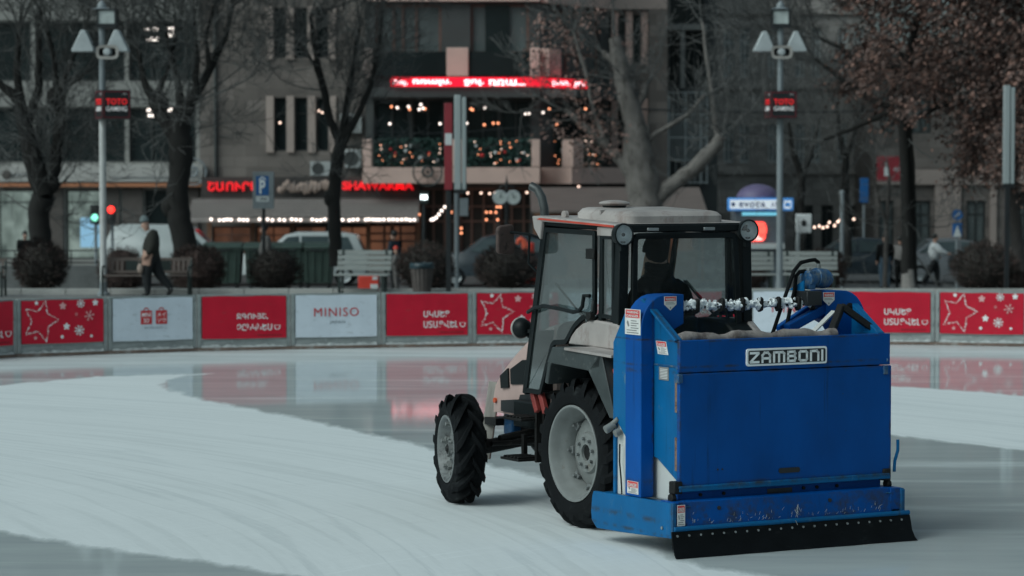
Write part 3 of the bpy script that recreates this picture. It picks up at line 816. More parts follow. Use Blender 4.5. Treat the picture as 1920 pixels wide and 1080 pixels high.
b = MB(); b.box(-.3,1.10,-.55,.55,.93,.97); b.build('cab_floor', M['blacksteel'], T)
b = MB(); b.box(1.06,1.10,-.55,.55,.95,1.42); b.build('firewall', M['black'], T)
# rear window: frame leaf with rubber and pane
outer = roundpoly([(.505,1.40),(.495,2.275),(-.455,2.275),(-.505,1.40)], .07)
inner = inset(outer, .045)
b = MB(); b.ring(outer, inner, -.40, -.365, 'x'); rw = b.build('rear_window', M['black'], T, bevel=.004)
b = MB(); b.prism(inner, -.386, -.381, 'x'); b.build('pane', M['rearglass'], rw)
b = MB(); b.box(-.415,-.385,-.5,.5,1.385,1.43); b.box(-.41,-.385,-.54,.56,2.285,2.335); b.build('window_rail', M['black'], rw, bevel=.005)
for v in (.33,-.18):
    b = MB(); b.box(-.425,-.39,v-.05,v+.05,2.29,2.315); b.build('hinge', M['steel'], rw, bevel=.004)
b = MB(); b.beam((-.43,.49,2.262),(-.43,.05,2.275),.02,.02); b.build('wiper_bar', M['black'], rw)
# doors
DP = [(.745,2.300),(-.045,2.290),(-.045,1.640),(.05,1.622),(.16,1.585),(.27,1.52),(.35,1.44),(.40,1.39),(.60,1.375),(.70,1.18),(.80,.965),(1.075,.965),(1.05,1.06)]
for s in (1, -1):
    outer = roundpoly(DP, .035, 3); inner = inset(outer, .038)
    b = MB(); b.ring(outer, inner, s*.60, s*.625, 'y'); d = b.build('door', M['black'], T)
    b = MB(); b.prism(inner, s*.610, s*.614, 'y'); b.build('door_pane', M['cabglass'], d)
    b = MB(); b.beam((.06,s*.60,1.55),(.60,s*.60,1.86),.012,.012); b.build('gas_strut', M['black'], d)
    b = MB(); b.box(-.02,.06,s*.63-.015,s*.63+.015,1.60,1.66); b.cyl((-.01,s*.615,1.63),(-.01,s*.66,1.63),.03,12); b.build('door_latch', M['blacksteel'], d, bevel=.006)
    b = MB(); b.box(-.06,.07,s*.632-.01,s*.632+.01,2.07,2.15); b.build('hinge', M['blacksteel'], d, bevel=.006)
    b = MB(); b.tube([(1.02,s*.615,1.615),(.93,s*.66,1.625),(.80,s*.675,1.66),(.66,s*.675,1.682),(.4,s*.67,1.668),(.22,s*.66,1.652),(.14,s*.655,1.665),(.10,s*.65,1.70),(.085,s*.645,1.785),(.02,s*.63,1.785)], .016, 8); b.build('grab_rail', M['black'], d)
    b = MB(); b.tube([(.14,s*.63,1.655),(.05,s*.632,1.63),(-.02,s*.632,1.67),(-.03,s*.63,1.75)], .012, 8); b.prism([(.13,1.66),(.04,1.645),(.09,1.56)], s*.612, s*.622, 'y'); b.build('handle', M['fender'], d)
    # rear quarter light
    q = roundpoly([(-.105,2.26),(-.30,2.255),(-.30,1.61),(-.105,1.625)], .03, 3)
    b = MB(); qi = inset(q, .03); b.ring(q, qi, s*.585, s*.61, 'y'); ql = b.build('quarter_window', M['black'], T)
    b = MB(); b.prism(qi, s*.597, s*.601, 'y'); b.build('pane', M['cabglass'], ql)
b = MB(); b.add([(1.10,-.54,1.44),(1.10,.54,1.44),(.82,.54,2.29),(.82,-.54,2.29)], [(0,1,2,3)]); b.build('windscreen', M['screenglass'], T)
# roof
b = MB()
b.prism([(-.36,2.322),(-.36,2.345),(.86,2.392),(.915,2.385),(.90,2.355),(.82,2.345)], -.63, .63, 'y')
roof = b.build('roof', M['cream'], T, bevel=.012)
for s in (1, -1):
    b = MB(); b.prism([(-.34,2.318),(-.34,2.335),(.80,2.374),(.84,2.362)], s*.622, s*.636, 'y'); b.build('red_trim', M['red'], roof)
    b = MB(); b.prism([(.93,2.39),(.90,2.29),(.80,2.20),(.775,2.34),(.79,2.38)], s*.595, s*.632, 'y'); b.build('roof_corner', M['cream'], roof, bevel=.01)
    b = MB(); b.box(-.34,-.06,s*.575 if s>0 else -.615,s*.615 if s>0 else -.575,2.25,2.32); b.build('roof_side_panel', M['cream'], roof, bevel=.006)
b = MB(); rr = roundpoly([(-.29,-.415),(.56,-.415),(.56,.46),(-.29,.46)], .10, 5)
ri = inset(rr, .035); ri2 = inset(rr, .08); nn = len(rr)
vs = [(x,y,2.34) for x,y in rr] + [(x,y,2.40+.02*(x+.3)) for x,y in rr] + [(x,y,2.428+.03*(x+.3)) for x,y in ri] + [(x,y,2.437+.033*(x+.3)) for x,y in ri2]
fs = [tuple(range(3*nn,4*nn))]
for l_ in range(3):
    for k in range(nn):
        k2 = (k+1)%nn; fs.append((l_*nn+k, l_*nn+k2, (l_+1)*nn+k2, (l_+1)*nn+k))
b.add(vs, fs); b.box(.14,.16,.30,.463,2.41,2.445); b.build('roof_hatch', M['cream'], roof, smooth=50)
b = MB(); b.ball((.42,.17,2.492), (.125,.125,.026), 20, 8); vt = b.build('roof_vent', M['cream'], roof, smooth=60)
b = MB(); b.lathe([(.09,2.44),(.095,2.485)], 20, 'z', (.42,.17,0)); b.build('vent_gap', M['black'], vt)
b = MB(); b.cyl((.60,.50,2.40),(.60,.53,2.40),.035,14); b.build('roof_marker', M['cream'], roof)
# work lamps at the rear corners
for s, v in ((1,.60),(-1,-.535)):
    b = MB(); b.lathe([(0,.07),(.05,.065),(.08,.04),(.088,.0),(.088,-.02),(.078,-.025),(.078,-.015)], 24, 'x'); wl = b.build('work_lamp', M['black'], T, smooth=40)
    wl.location = (-.42, v, 2.265 + (.02 if s < 0 else 0)); wl.rotation_euler = (0, 0, R(4*s))
    b = MB(); b.lathe([(.0,.03),(.03,.022),(.06,.0),(.076,-.014)], 24, 'x'); b.build('reflector', M['chrome'], wl)
    b = MB(); b.lathe([(.0,-.030),(.04,-.027),(.077,-.017)], 24, 'x'); b.build('lens', M['lens'], wl)
    b = MB(); b.box(-.005,.045,-.02,.02,-.125,-.05); b.cyl((0,0,0),(-.012,0,0),.014,8); b.build('lamp_bracket', M['black'], wl)
# front lamp on the A post, seen from behind
for s in (1, -1):
    b = MB(); b.lathe([(0,-.06),(.04,-.055),(.07,-.03),(.08,.02),(.082,.045)], 20, 'x'); fl = b.build('front_lamp', M['black'], T, smooth=40); fl.location = (1.13, s*.60, 1.48)
    b = MB(); b.lathe([(.082,.03),(.088,.034),(.088,.05),(.075,.055),(0,.06)], 20, 'x'); b.build('lamp_rim', M['cream'], fl)
    b = MB(); b.beam((.0,0,-.02),(-.09,-s*.04,-.02),.03,.03); b.build('lamp_bracket', M['black'], fl)
# mirror
b = MB(); mp_ = roundpoly([(-.09,-.12),(.09,-.12),(.105,.10),(-.06,.13)], .04, 4); b.prism(mp_, -.02, .02, 'x')
mr = b.build('mirror', M['mirror'], T, bevel=.012); mr.location = (1.05, .80, 2.20); mr.rotation_euler = (R(4), 0, R(12))
b = MB(); b.tube([(-.02,-.02,.06),(-.12,-.14,.05),(-.22,-.26,0.0)], .011, 8); b.tube([(-.11,-.15,.05),(-.10,-.165,-.18),(-.14,-.22,-.24)], .010, 8); b.build('mirror_arm', M['black'], mr)
# inside: seat, wheel, console
b = MB(); b.box(-.15,.30,-.22,.22,1.18,1.28); b.box(-.22,-.13,-.22,.22,1.26,1.62); b.build('seat', M['black'], T, bevel=.03)
b = MB(); b.box(.78,1.06,-.25,.25,.97,1.45); b.box(-.25,.5,-.52,-.36,1.0,1.42); b.build('console', M['black'], T, bevel=.03)
b = MB(); pts = [(.72+.17*math.cos(t)*.75, .17*math.sin(t), 1.56-.17*math.cos(t)*.6) for t in np.linspace(0,2*PI,25)]; b.tube(pts, .014, 8, caps=False); b.tube([(.72,0,1.56),(.90,0,1.35)], .025, 8); b.build('steering_wheel', M['black'], T)
b = MB(); b.box(.3,.8,-.56,-.54,1.0,1.42); b.build('side_console', M['black'], T)

# ------------------------------------------------------------------ ice resurfacer behind the tractor
G = thing('ice_resurfacer', 'blue ice resurfacer with ZAMBONI plate and black rubber flap behind the tractor', 'ice resurfacer', tloc(-1.4, 0), TRZ)
SH = (1.4, 0, 0)
def gb(b, name, m, parent=None, **k): return b.build(name, m, parent or G, shift=SH, **k)
b = MB(); b.box(-1.705,-1.665,-.965,.905,.475,1.300)
tail = gb(b, 'tailgate', M['blue'], bevel=.008)
b = MB(); b.box(-1.70,-1.66,-.955,.90,1.306,1.532); b.box(-1.70,-1.62,-.955,.90,1.520,1.538); up = gb(b, 'upper_panel', M['blue'], bevel=.006)
b = MB(); b.box(-1.725,-1.66,-.945,.915,.455,.487); b.tube([(-1.715,.92,.487),(-1.715,-.94,.487)], .012, 8); gb(b, 'bottom_flange', M['blue_worn'], tail, bevel=.004)
b = MB(); b.prism(roundpoly([(.05,.545),(.05,.582),(-.135,.582),(-.135,.545)], .018, 4), -1.712, -1.704, 'x'); gb(b, 'slot_handle', M['signblack'], tail)
for v in (.58,.54): 
    b = MB(); b.cyl((-1.705,v,.60),(-1.709,v,.60),.007,8); gb(b, 'drain_hole', M['signblack'], tail)
b = MB(); b.box(-1.66,-1.60,-.90,.885,.36,.47); gb(b, 'tank_base', M['blue'])
b = MB(); b.box(-1.664,-1.655,-.10,.12,.375,.43); gb(b, 'base_slot', M['signblack'])
for v in (-.2,-.32,-.5,.5,.7):
    b = MB(); b.cyl((-1.66,v,.42),(-1.672,v,.42),.013,8); gb(b, 'base_bolt', M['blacksteel'])
# hopper floor and front wall
b = MB(); b.box(-1.66,-1.05,-.86,.86,1.36,1.38); b.box(-1.10,-1.06,-.86,.86,.5,1.40); gb(b, 'hopper', M['blue'])
for s in (1, -1):
    b = MB(); b.prism([(-1.664,.50),(-1.62,.535),(-1.375,.665),(-1.15,.70),(-1.15,1.815),(-1.215,1.80),(-1.664,1.532)], s*.865, s*.885, 'y')
    sheet_ = gb(b, 'side_sheet', M['blue_worn'], bevel=.004)
    b = MB(); b.beam((-1.668,s*.893,1.535),(-1.21,s*.893,1.815),.06,.018, up=(.5,0,-.85)); gb(b, 'sheet_flange', M['blue_worn'], sheet_, bevel=.003)
    b = MB(); b.box(-1.655,-1.17,s*.862-.006,s*.884+.006,1.342,1.354); gb(b, 'weld_seam', M['blue_chip'], sheet_)
    # elevator housing
    prof = [(1.0,.38),(1.0,1.60),(.993,1.66),(.975,1.715),(.95,1.76),(.915,1.80),(.87,1.83),(.82,1.846),(.76,1.85),(.635,1.85),(.635,1.635),(.74,1.585),(.80,1.50),(.89,1.36),(.89,.38)]
    b = MB(); b.prism([(s*p[0], p[1]) for p in prof], -1.335, -1.115, 'x'); el = gb(b, 'elevator_housing', M['blue'], bevel=.006)
    b = MB(); b.prism([(-.93,.375),(-.93,1.49),(-1.112,1.74),(-1.112,.80),(-.99,.905),(-.965,.905),(-.965,.375)], s*.90, s*.992, 'y'); b.box(-1.10,-.95,min(s*.5,s*.9),max(s*.5,s*.9),.9,1.45); gb(b, 'front_guard', M['blue_worn'], bevel=.005)
    b = MB(); b.box(-1.114,-.955,min(s*.93,s*.972),max(s*.93,s*.972),.372,.93); gb(b, 'drain_panel', M['whiteplastic'], bevel=.005)
    b = MB(); b.box(-1.645,-.75,min(s*.30,s*.855),max(s*.30,s*.855),.36,.90); gb(b, 'water_tank', M['whiteplastic'], bevel=.02)
    b = MB(); b.tube([(-1.06,s*1.012,.75),(-1.05,s*1.008,.62),(-1.075,s*1.01,.50),(-1.09,s*1.012,.385)], .006, 6); gb(b, 'cable', M['black'])
    b = MB(); b.cyl((-.965,s*1.0,.885),(-.955,s*1.075,.845),.030,14); b.cyl((-1.02,s*.985,.84),(-1.02,s*1.03,.82),.028,14); b.cyl((-1.0,s*.99,.93),(-.965,s*1.02,.89),.018,10); gb(b, 'hose_coupling', M['rim'], bevel=.004)
    # skirt, hinges and latch down the corner
    b = MB(); b.prism([(-.690,.368),(-.672,.33),(-.655,.22),(-.665,.15),(-.74,.095),(-1.10,.105),(-1.795,.135),(-1.795,.388)], s*.985, s*1.018, 'y'); b.box(-1.79,-.72,min(s*.86,s*1.0),max(s*.86,s*1.0),.352,.362); sk = gb(b, 'side_skirt', M['blue_worn'], bevel=.006)
    b = MB(); b.box(-1.803,-1.745,min(s*.992,s*1.021),max(s*.992,s*1.021),.16,.38); gb(b, 'corner_plate', M['blue_worn'], sk, bevel=.003)
    b = MB(); b.cyl((-1.66,s*1.02,.20),(-1.66,s*1.027,.20),.012,8); gb(b, 'skirt_bolt', M['steel'], sk)
    for z0, z1 in ((1.02,1.235),(.60,.84)):
        b = MB(); b.box(-1.668,-1.632,min(s*.886,s*.899),max(s*.886,s*.899),z0,z1); gb(b, 'worn_strip', M['rust'])
    b = MB(); b.box(-1.72,-1.66,min(s*.885,s*.925),max(s*.885,s*.925),1.235,1.30); b.cyl((-1.70,s*.92,1.34),(-1.70,s*.93,1.34),.014,8); gb(b, 'hinge_block', M['blue_chip'], bevel=.006)
    b = MB(); b.box(-1.72,-1.64,min(s*.885,s*.955),max(s*.885,s*.955),.44,.53); b.cyl((-1.68,s*.93,.41),(-1.68,s*.97,.41),.035,10); gb(b, 'hinge_lug', M['blacksteel'], bevel=.008)
    # conditioner end box
    b = MB(); b.box(-1.79,-1.60,min(s*.90,s*1.0),max(s*.90,s*1.0),.23,.392); gb(b, 'end_box', M['blue'], bevel=.005)
b = MB(); b.tube([(-1.69,-1.005,.50),(-1.69,-1.01,.58),(-1.70,-1.03,.66),(-1.70,-1.03,.74)], .012, 8); gb(b, 'latch_lever', M['blue_worn'])
# conditioner
b = MB(); b.prism([(-1.60,.395),(-1.755,.395),(-1.775,.39),(-1.80,.205),(-1.76,.19),(-1.60,.30)], -.905, .905, 'y'); cn = gb(b, 'conditioner', M['blue'], bevel=.004)
b = MB(); b.tube([(-1.812,1.015,.205),(-1.812,-1.05,.205)], .018, 10); b.box(-1.815,-1.78,-1.05,1.015,.180,.20); gb(b, 'spreader_rail', M['blue_worn'])
for v in (.62,-.35):
    b = MB(); b.cyl((-1.78,v,.335),(-1.792,v,.333),.014,10); gb(b, 'plug', M['signblack'], cn)
b = MB(); n = 40; vs = []; rnd = random.Random(5)
for k in range(n+1):
    v = 1.04 - 2.09*k/n
    fl_ = .022*max(0, (k-35)/5)**2
    for q, (u, z) in enumerate(((-1.822,.188),(-1.832,.14),(-1.845,.08),(-1.865-fl_*.6,.028),(-1.885-fl_,.002))):
        vs.append((u + .004*math.sin(k*.9+q), v - fl_*.8*(q/4), z if q < 4 else .003))
o_ = len(vs); vs += [(u+.014, v, z) for u, v, z in vs]; fs = []
for k in range(n):
    for q in range(4):
        a = k*5+q; fs += [(a, a+5, a+6, a+1), (o_+a, o_+a+1, o_+a+6, o_+a+5)]
for k in range(n): fs += [(k*5, k*5+5, o_+k*5+5, o_+k*5), (k*5+4, o_+k*5+4, o_+k*5+9, k*5+9)]
for e in (0, n*5): fs += [(e+q, e+q+1, o_+e+q+1, o_+e+q) for q in range(4)]
b.add(vs, fs); fp = gb(b, 'rubber_flap', M['flap'], smooth=50)
for k in range(21):
    v = 1.0 - .0985*k
    b = MB(); b.cyl((-1.822,v,.158),(-1.835,v,.158),.0085,8); gb(b, 'bolt', M['steel'], fp)
# water running down behind the rail
b = MB()
for k in range(75):
    v = rnd.uniform(-.80,.88); z = .225 + abs(rnd.gauss(0,.028)); 
    b.tube([(-1.802+rnd.uniform(-.004,.004),v,z),(-1.812,v+rnd.uniform(-.012,.012),z+rnd.uniform(.008,.028))], [.0010,.0006], 5)
for k in range(10):
    z = rnd.uniform(.2,.38); b.tube([(-1.83,-.03+rnd.gauss(0,.012),z),(-1.832,-.03+rnd.gauss(0,.012),z-.035)], 0.0016, 5)
wt = gb(b, 'water_drops', M['greysnow'], cn); wt['kind'] = 'stuff'
# decals
def decal(name, verts4, parent, nrm, header=.36, pent=False, words=('',), plain=False):
    """verts: lower left corner, right vec, up vec in tractor coordinates"""
    o_, r_, u_ = [Vector(q) for q in verts4]; n_ = Vector(nrm)*.0025
    def P(a, c, k=1.0): return o_ + r_*a + u_*c + n_*k
    b = MB()
    sh = [(0,0),(1,0),(1,1),(0,1)] if not pent else [(0,.42),(.5,0),(1,.42),(1,1),(0,1)]
    vs = [P(a,c,0) for a,c in sh] + [P(a,c,1) for a,c in sh]; m = len(sh)
    b.add(vs, [tuple(range(m)), tuple(range(m,2*m))] + [(i,(i+1)%m,m+(i+1)%m,m+i) for i in range(m)])
    d = gb(b, name, M['decalgrey'] if plain else M['decalwhite'], parent)
    if plain:
        b = MB()
        for k in range(7): b.add([P(.12,.12+k*.115,1.2),P(.88,.12+k*.115,1.2),P(.88,.17+k*.115,1.2),P(.12,.17+k*.115,1.2)], [(0,1,2,3)])
        gb(b, 'small_print', M['decalwhite'], d); return d
    b = MB(); b.add([P(.05,1-header,1.2),P(.95,1-header,1.2),P(.95,.97,1.2),P(.05,.97,1.2)], [(0,1,2,3)]); gb(b, 'red_header', M['decalred'], d)
    hh = header-.06
    for i, wd in enumerate(words):
        z0 = 1-header+.03 + (len(words)-1-i)*hh/len(words)
        q = P(.12, z0, 1.6) + Vector(SH)
        text('lettering', wd, M['decalwhite'], q, r_, u_, r_.length*.76, u_.length*hh/len(words)*.7, .0005, .02, d)
    b = MB(); nl = 6 if not pent else 2
    lo = .06 if not pent else .44
    for k in range(nl):
        z = lo + (1-header-lo-.04)*k/nl
        x0 = .38 if (not pent and k > 1) else .12
        b.add([P(x0,z,1.3),P(.88 - .12*(k%2),z,1.3),P(.88-.12*(k%2),z+.035,1.3),P(x0,z+.035,1.3)], [(0,1,2,3)])
    if not pent: b.add([P(.12,.46,1.3),P(.2,.30,1.3),P(.3,.33,1.3),P(.24,.5,1.3),P(.16,.55,1.3)], [(0,1,2,3,4)])
    else: b.add([P(.44,.18,1.3),P(.5,.12,1.3),P(.56,.18,1.3),P(.5,.28,1.3)], [(0,1,2,3)])
    gb(b, 'small_print', M['decalgrey'], d)
    return d
LV = (0,1,0)
decal('warning_decal', ((-1.115,1.001,1.56),(-.215,0,0),(0,0,.185)), el if False else G, (0,1,0), .34, words=('WARNING','DANGER'))
decal('warning_decal', ((-1.15,1.001,.40),(-.155,0,0),(0,0,.092)), G, (0,1,0), .5, words=('DANGER',))
decal('warning_decal', ((-1.335,.805,1.735),(0,-.105,0),(0,0,.103)), G, (-1,0,0), .34, True, ('WARNING',))
decal('warning_decal', ((-1.335,-.60,1.735),(0,-.105,0),(0,0,.103)), G, (-1,0,0), .34, True, ('WARNING',))
decal('warning_decal', ((-1.385,.886,1.425),(-.14,0,-.0),(.03,0,.095)), G, (0,1,0), .4, words=('DANGER',))
decal('data_plate', ((-1.40,.886,1.24),(-.13,0,0),(.0,0,.095)), G, (0,1,0), plain=True)
decal('warning_decal', ((-1.803,.985,.225),(0,-.065,0),(0,0,.15)), G, (-1,0,0), .36, words=('',) if False else ('DANGER',))
# name plate
b = MB(); b.prism(roundpoly([(.338,1.335),(.338,1.462),(-.372,1.462),(-.372,1.335)], .02, 4), -1.712, -1.700, 'x'); zp = gb(b, 'name_plate', M['signwhite'], up, bevel=.002)
b = MB(); b.prism(roundpoly([(.322,1.350),(.322,1.448),(-.357,1.448),(-.357,1.350)], .014, 4), -1.7135, -1.7121, 'x'); gb(b, 'plate_field', M['signblack'], zp)
def strokes(b, segs, ox, w, h, t):
    for a, c in segs:
        p = Vector((-1.7142, ox - a[0]*w, 1.364 + a[1]*h)); q = Vector((-1.7142, ox - c[0]*w, 1.364 + c[1]*h))
        d = (q-p).normalized(); b.beam(p - d*t/2, q + d*t/2, t, .0014, up=(1,0,0))
LT = {'Z': (1.0, [((.0,1),(1,1)),((1,.93),(0,.07)),((0,0),(1,0))]), 'A': (1.0, [((0,0),(0,.72)),((0,.72),(.28,1)),((.28,1),(.72,1)),((.72,1),(1,.72)),((1,.72),(1,0)),((0,.38),(1,.38))]),
 'M': (1.35, [((0,0),(0,1)),((0,1),(.85,1)),((.85,1),(1,.85)),((1,.85),(1,0)),((.5,1),(.5,0))]), 'B': (1.0, [((0,0),(0,1)),((0,1),(.85,1)),((.85,1),(.95,.8)),((.95,.8),(.85,.53)),((0,.53),(.85,.53)),((.85,.53),(1,.27)),((1,.27),(.88,0)),((.88,0),(0,0))]),
 'O': (1.0, [((.15,0),(.85,0)),((.85,0),(1,.15)),((1,.15),(1,.85)),((1,.85),(.85,1)),((.85,1),(.15,1)),((.15,1),(0,.85)),((0,.85),(0,.15)),((0,.15),(.15,0))]),
 'N': (1.0, [((0,0),(0,1)),((0,1),(.8,1)),((.8,1),(1,.8)),((1,.8),(1,0))]), 'I': (0.0, [((0,0),(0,1))])}
ox = .310; t_ = .0175; lw = .0655; lh = .066
for ch in 'ZAMBONI':
    wf, segs = LT[ch]
    b = MB(); strokes(b, segs, ox - t_/2, wf*lw if wf else 1, lh, t_); o_ = gb(b, 'letter', M['signwhite'], zp, smooth=0)
    ox -= wf*lw + t_ + .018
# auger caked with snow
b = MB(); b.cyl((-1.28,.64,1.76),(-1.28,-.60,1.76),.020,10); ag = gb(b, 'auger', M['blacksteel'])
rnd = random.Random(3)
b = MB()
v = .62
while v > -.52:
    w_ = rnd.uniform(.02,.045)
    b.ball((-1.285, v-w_/2, 1.76+rnd.uniform(-.012,.018)), (rnd.uniform(.016,.034), w_*.8, rnd.uniform(.015,.036)), 9, 6, jit=.42, rnd=rnd)
    v -= w_*rnd.uniform(.6,1.2)
for k in range(110):
    b.ball((-1.29+rnd.uniform(-.02,.02), rnd.uniform(-.54,.63), 1.76+rnd.uniform(-.03,.04)), rnd.uniform(.005,.014), 6, 4, jit=.4, rnd=rnd)
gb(b, 'snow_crust', M['snow'], ag, smooth=60)
for v in (.50,.28,.10,-.06,-.22,-.40,-.53):
    b = MB(); b.prism([(-1.325,1.80),(-1.30,1.815),(-1.26,1.80),(-1.255,1.74),(-1.28,1.70),(-1.32,1.715)], v-.015, v+.012, 'y'); gb(b, 'auger_paddle', M['blacksteel'], ag, bevel=.006)
# wet cloth-like bank of dirty slush along the lip
b = MB(); pts = [(-1.63+.004*math.sin(k*1.3), .86-1.36*k/24, 1.545+.012*math.sin(k*.8)) for k in range(25)]
b.tube(pts, [.04+.008*math.sin(k*1.7) for k in range(25)], 12); gb(b, 'slush_bank', M['snowdirty'], smooth=60)
# lifting arms and motor at the right
b = MB(); b.beam((-1.58,-.50,1.545),(-1.46,-.68,1.74),.055,.05); b.beam((-1.46,-.68,1.74),(-1.56,-.93,1.545),.075,.05); gb(b, 'lift_arm', M['blacksteel'], bevel=.008)
b = MB(); b.beam((-1.30,-.30,1.57),(-1.28,-.66,1.72),.07,.07); b.beam((-1.15,-.32,1.56),(-1.12,-.66,1.73),.05,.05); gb(b, 'cross_brace', M['blue'], bevel=.008)
b = MB(); b.beam((-1.45,-.42,1.545),(-1.42,-.64,1.70),.05,.01); gb(b, 'white_brace', M['whiteplastic'])
b = MB(); b.box(-1.36,-1.16,-.575,-.44,1.74,1.848); mo = gb(b, 'motor_mount', M['signblack'], bevel=.006)
b = MB(); b.prism([(-1.30,1.85),(-1.30,1.93),(-1.10,1.85)], -.46, -.45, 'y'); gb(b, 'mount_gusset', M['blue_worn'], mo)
b = MB()
b.cyl((-1.26,-.50,1.935),(-1.24,-.60,1.945),.062,16); b.cyl((-1.24,-.59,1.945),(-1.22,-.70,1.935),.075,16); b.cyl((-1.22,-.70,1.935),(-1.21,-.73,1.932),.06,12); b.box(-1.30,-1.17,-.56,-.50,1.86,2.0)
for q in range(4):
    a = q*PI/2+.5; b.cyl((-1.215+.06*math.cos(a)*.2,-.70,1.935+.055*math.sin(a)),(-1.21,-.745,1.93+.055*math.sin(a)),.014,6)
mt = gb(b, 'hydraulic_motor', M['blue_chip'], bevel=.006)
b = MB(); b.cyl((-1.24,-.53,1.98),(-1.24,-.53,2.02),.025,10); gb(b, 'hose_fitting', M['steel'], mt); b = MB(); b.cyl((-1.23,-.63,1.99),(-1.23,-.63,2.05),.016,10); gb(b, 'hose_fitting', M['steel'], mt)
for pts in ([(-1.25,-.19,1.50),(-1.25,-.27,1.70),(-1.24,-.36,1.90),(-1.23,-.41,2.0),(-1.23,-.47,2.06),(-1.23,-.55,2.075),(-1.23,-.60,2.08),(-1.23,-.63,2.06),(-1.23,-.635,2.0)],
            [(-1.18,-.36,1.50),(-1.19,-.40,1.70),(-1.21,-.43,1.86),(-1.22,-.435,1.96),(-1.23,-.46,1.99),(-1.24,-.53,2.0)]):
    b = MB(); b.tube(pts, .015, 10); gb(b, 'hydraulic_hose', M['rubber'], mt)
b = MB(); b.cyl((-1.335,-.845,1.72),(-1.345,-.845,1.72),.035,16); gb(b, 'bearing_cap', M['blacksteel'], bevel=.004)

# ------------------------------------------------------------------ people: one skinned body each
def body(name, pts, edges, rads, mats, regions, parent=None, root=0):
    """pts: joint positions; regions: joint index -> material slot"""
    me = bpy.data.meshes.new(name); me.from_pydata([tuple(p) for p in pts], edges, [])
    o = bpy.data.objects.new(name, me); COL.objects.link(o)
    sk = o.modifiers.new('skin', 'SKIN'); sk.use_smooth_shade = True; sk.branch_smoothing = 0.4
    for i, r in enumerate(rads):
        me.skin_vertices[0].data[i].radius = r if hasattr(r, '__len__') else (r, r)
        me.skin_vertices[0].data[i].use_root = (i == root)
    ss = o.modifiers.new('sub', 'SUBSURF'); ss.levels = 1; ss.render_levels = 1
    dg = bpy.context.evaluated_depsgraph_get(); dg.update()
    nm = bpy.data.meshes.new_from_object(o.evaluated_get(dg))
    bpy.data.objects.remove(o); nm.name = name
    nm.materials.clear()
    for m in mats: nm.materials.append(m)
    segs = [(Vector(pts[a]), Vector(pts[c]), regions[c]) for a, c in edges]
    mi = []
    for pl in nm.polygons:
        c = pl.center; best = 1e9; bi = 0
        for a, d, rg in segs:
            e = d - a; t = max(0, min(1, (c-a).dot(e)/max(1e-9, e.length_squared))); ds = (a + e*t - c).length
            if ds < best: best, bi = ds, rg
        mi.append(bi)
    nm.polygons.foreach_set('material_index', mi); nm.polygons.foreach_set('use_smooth', [True]*len(mi))
    o = bpy.data.objects.new(name, nm); COL.objects.link(o)
    if parent is not None: o.parent = parent
    return o
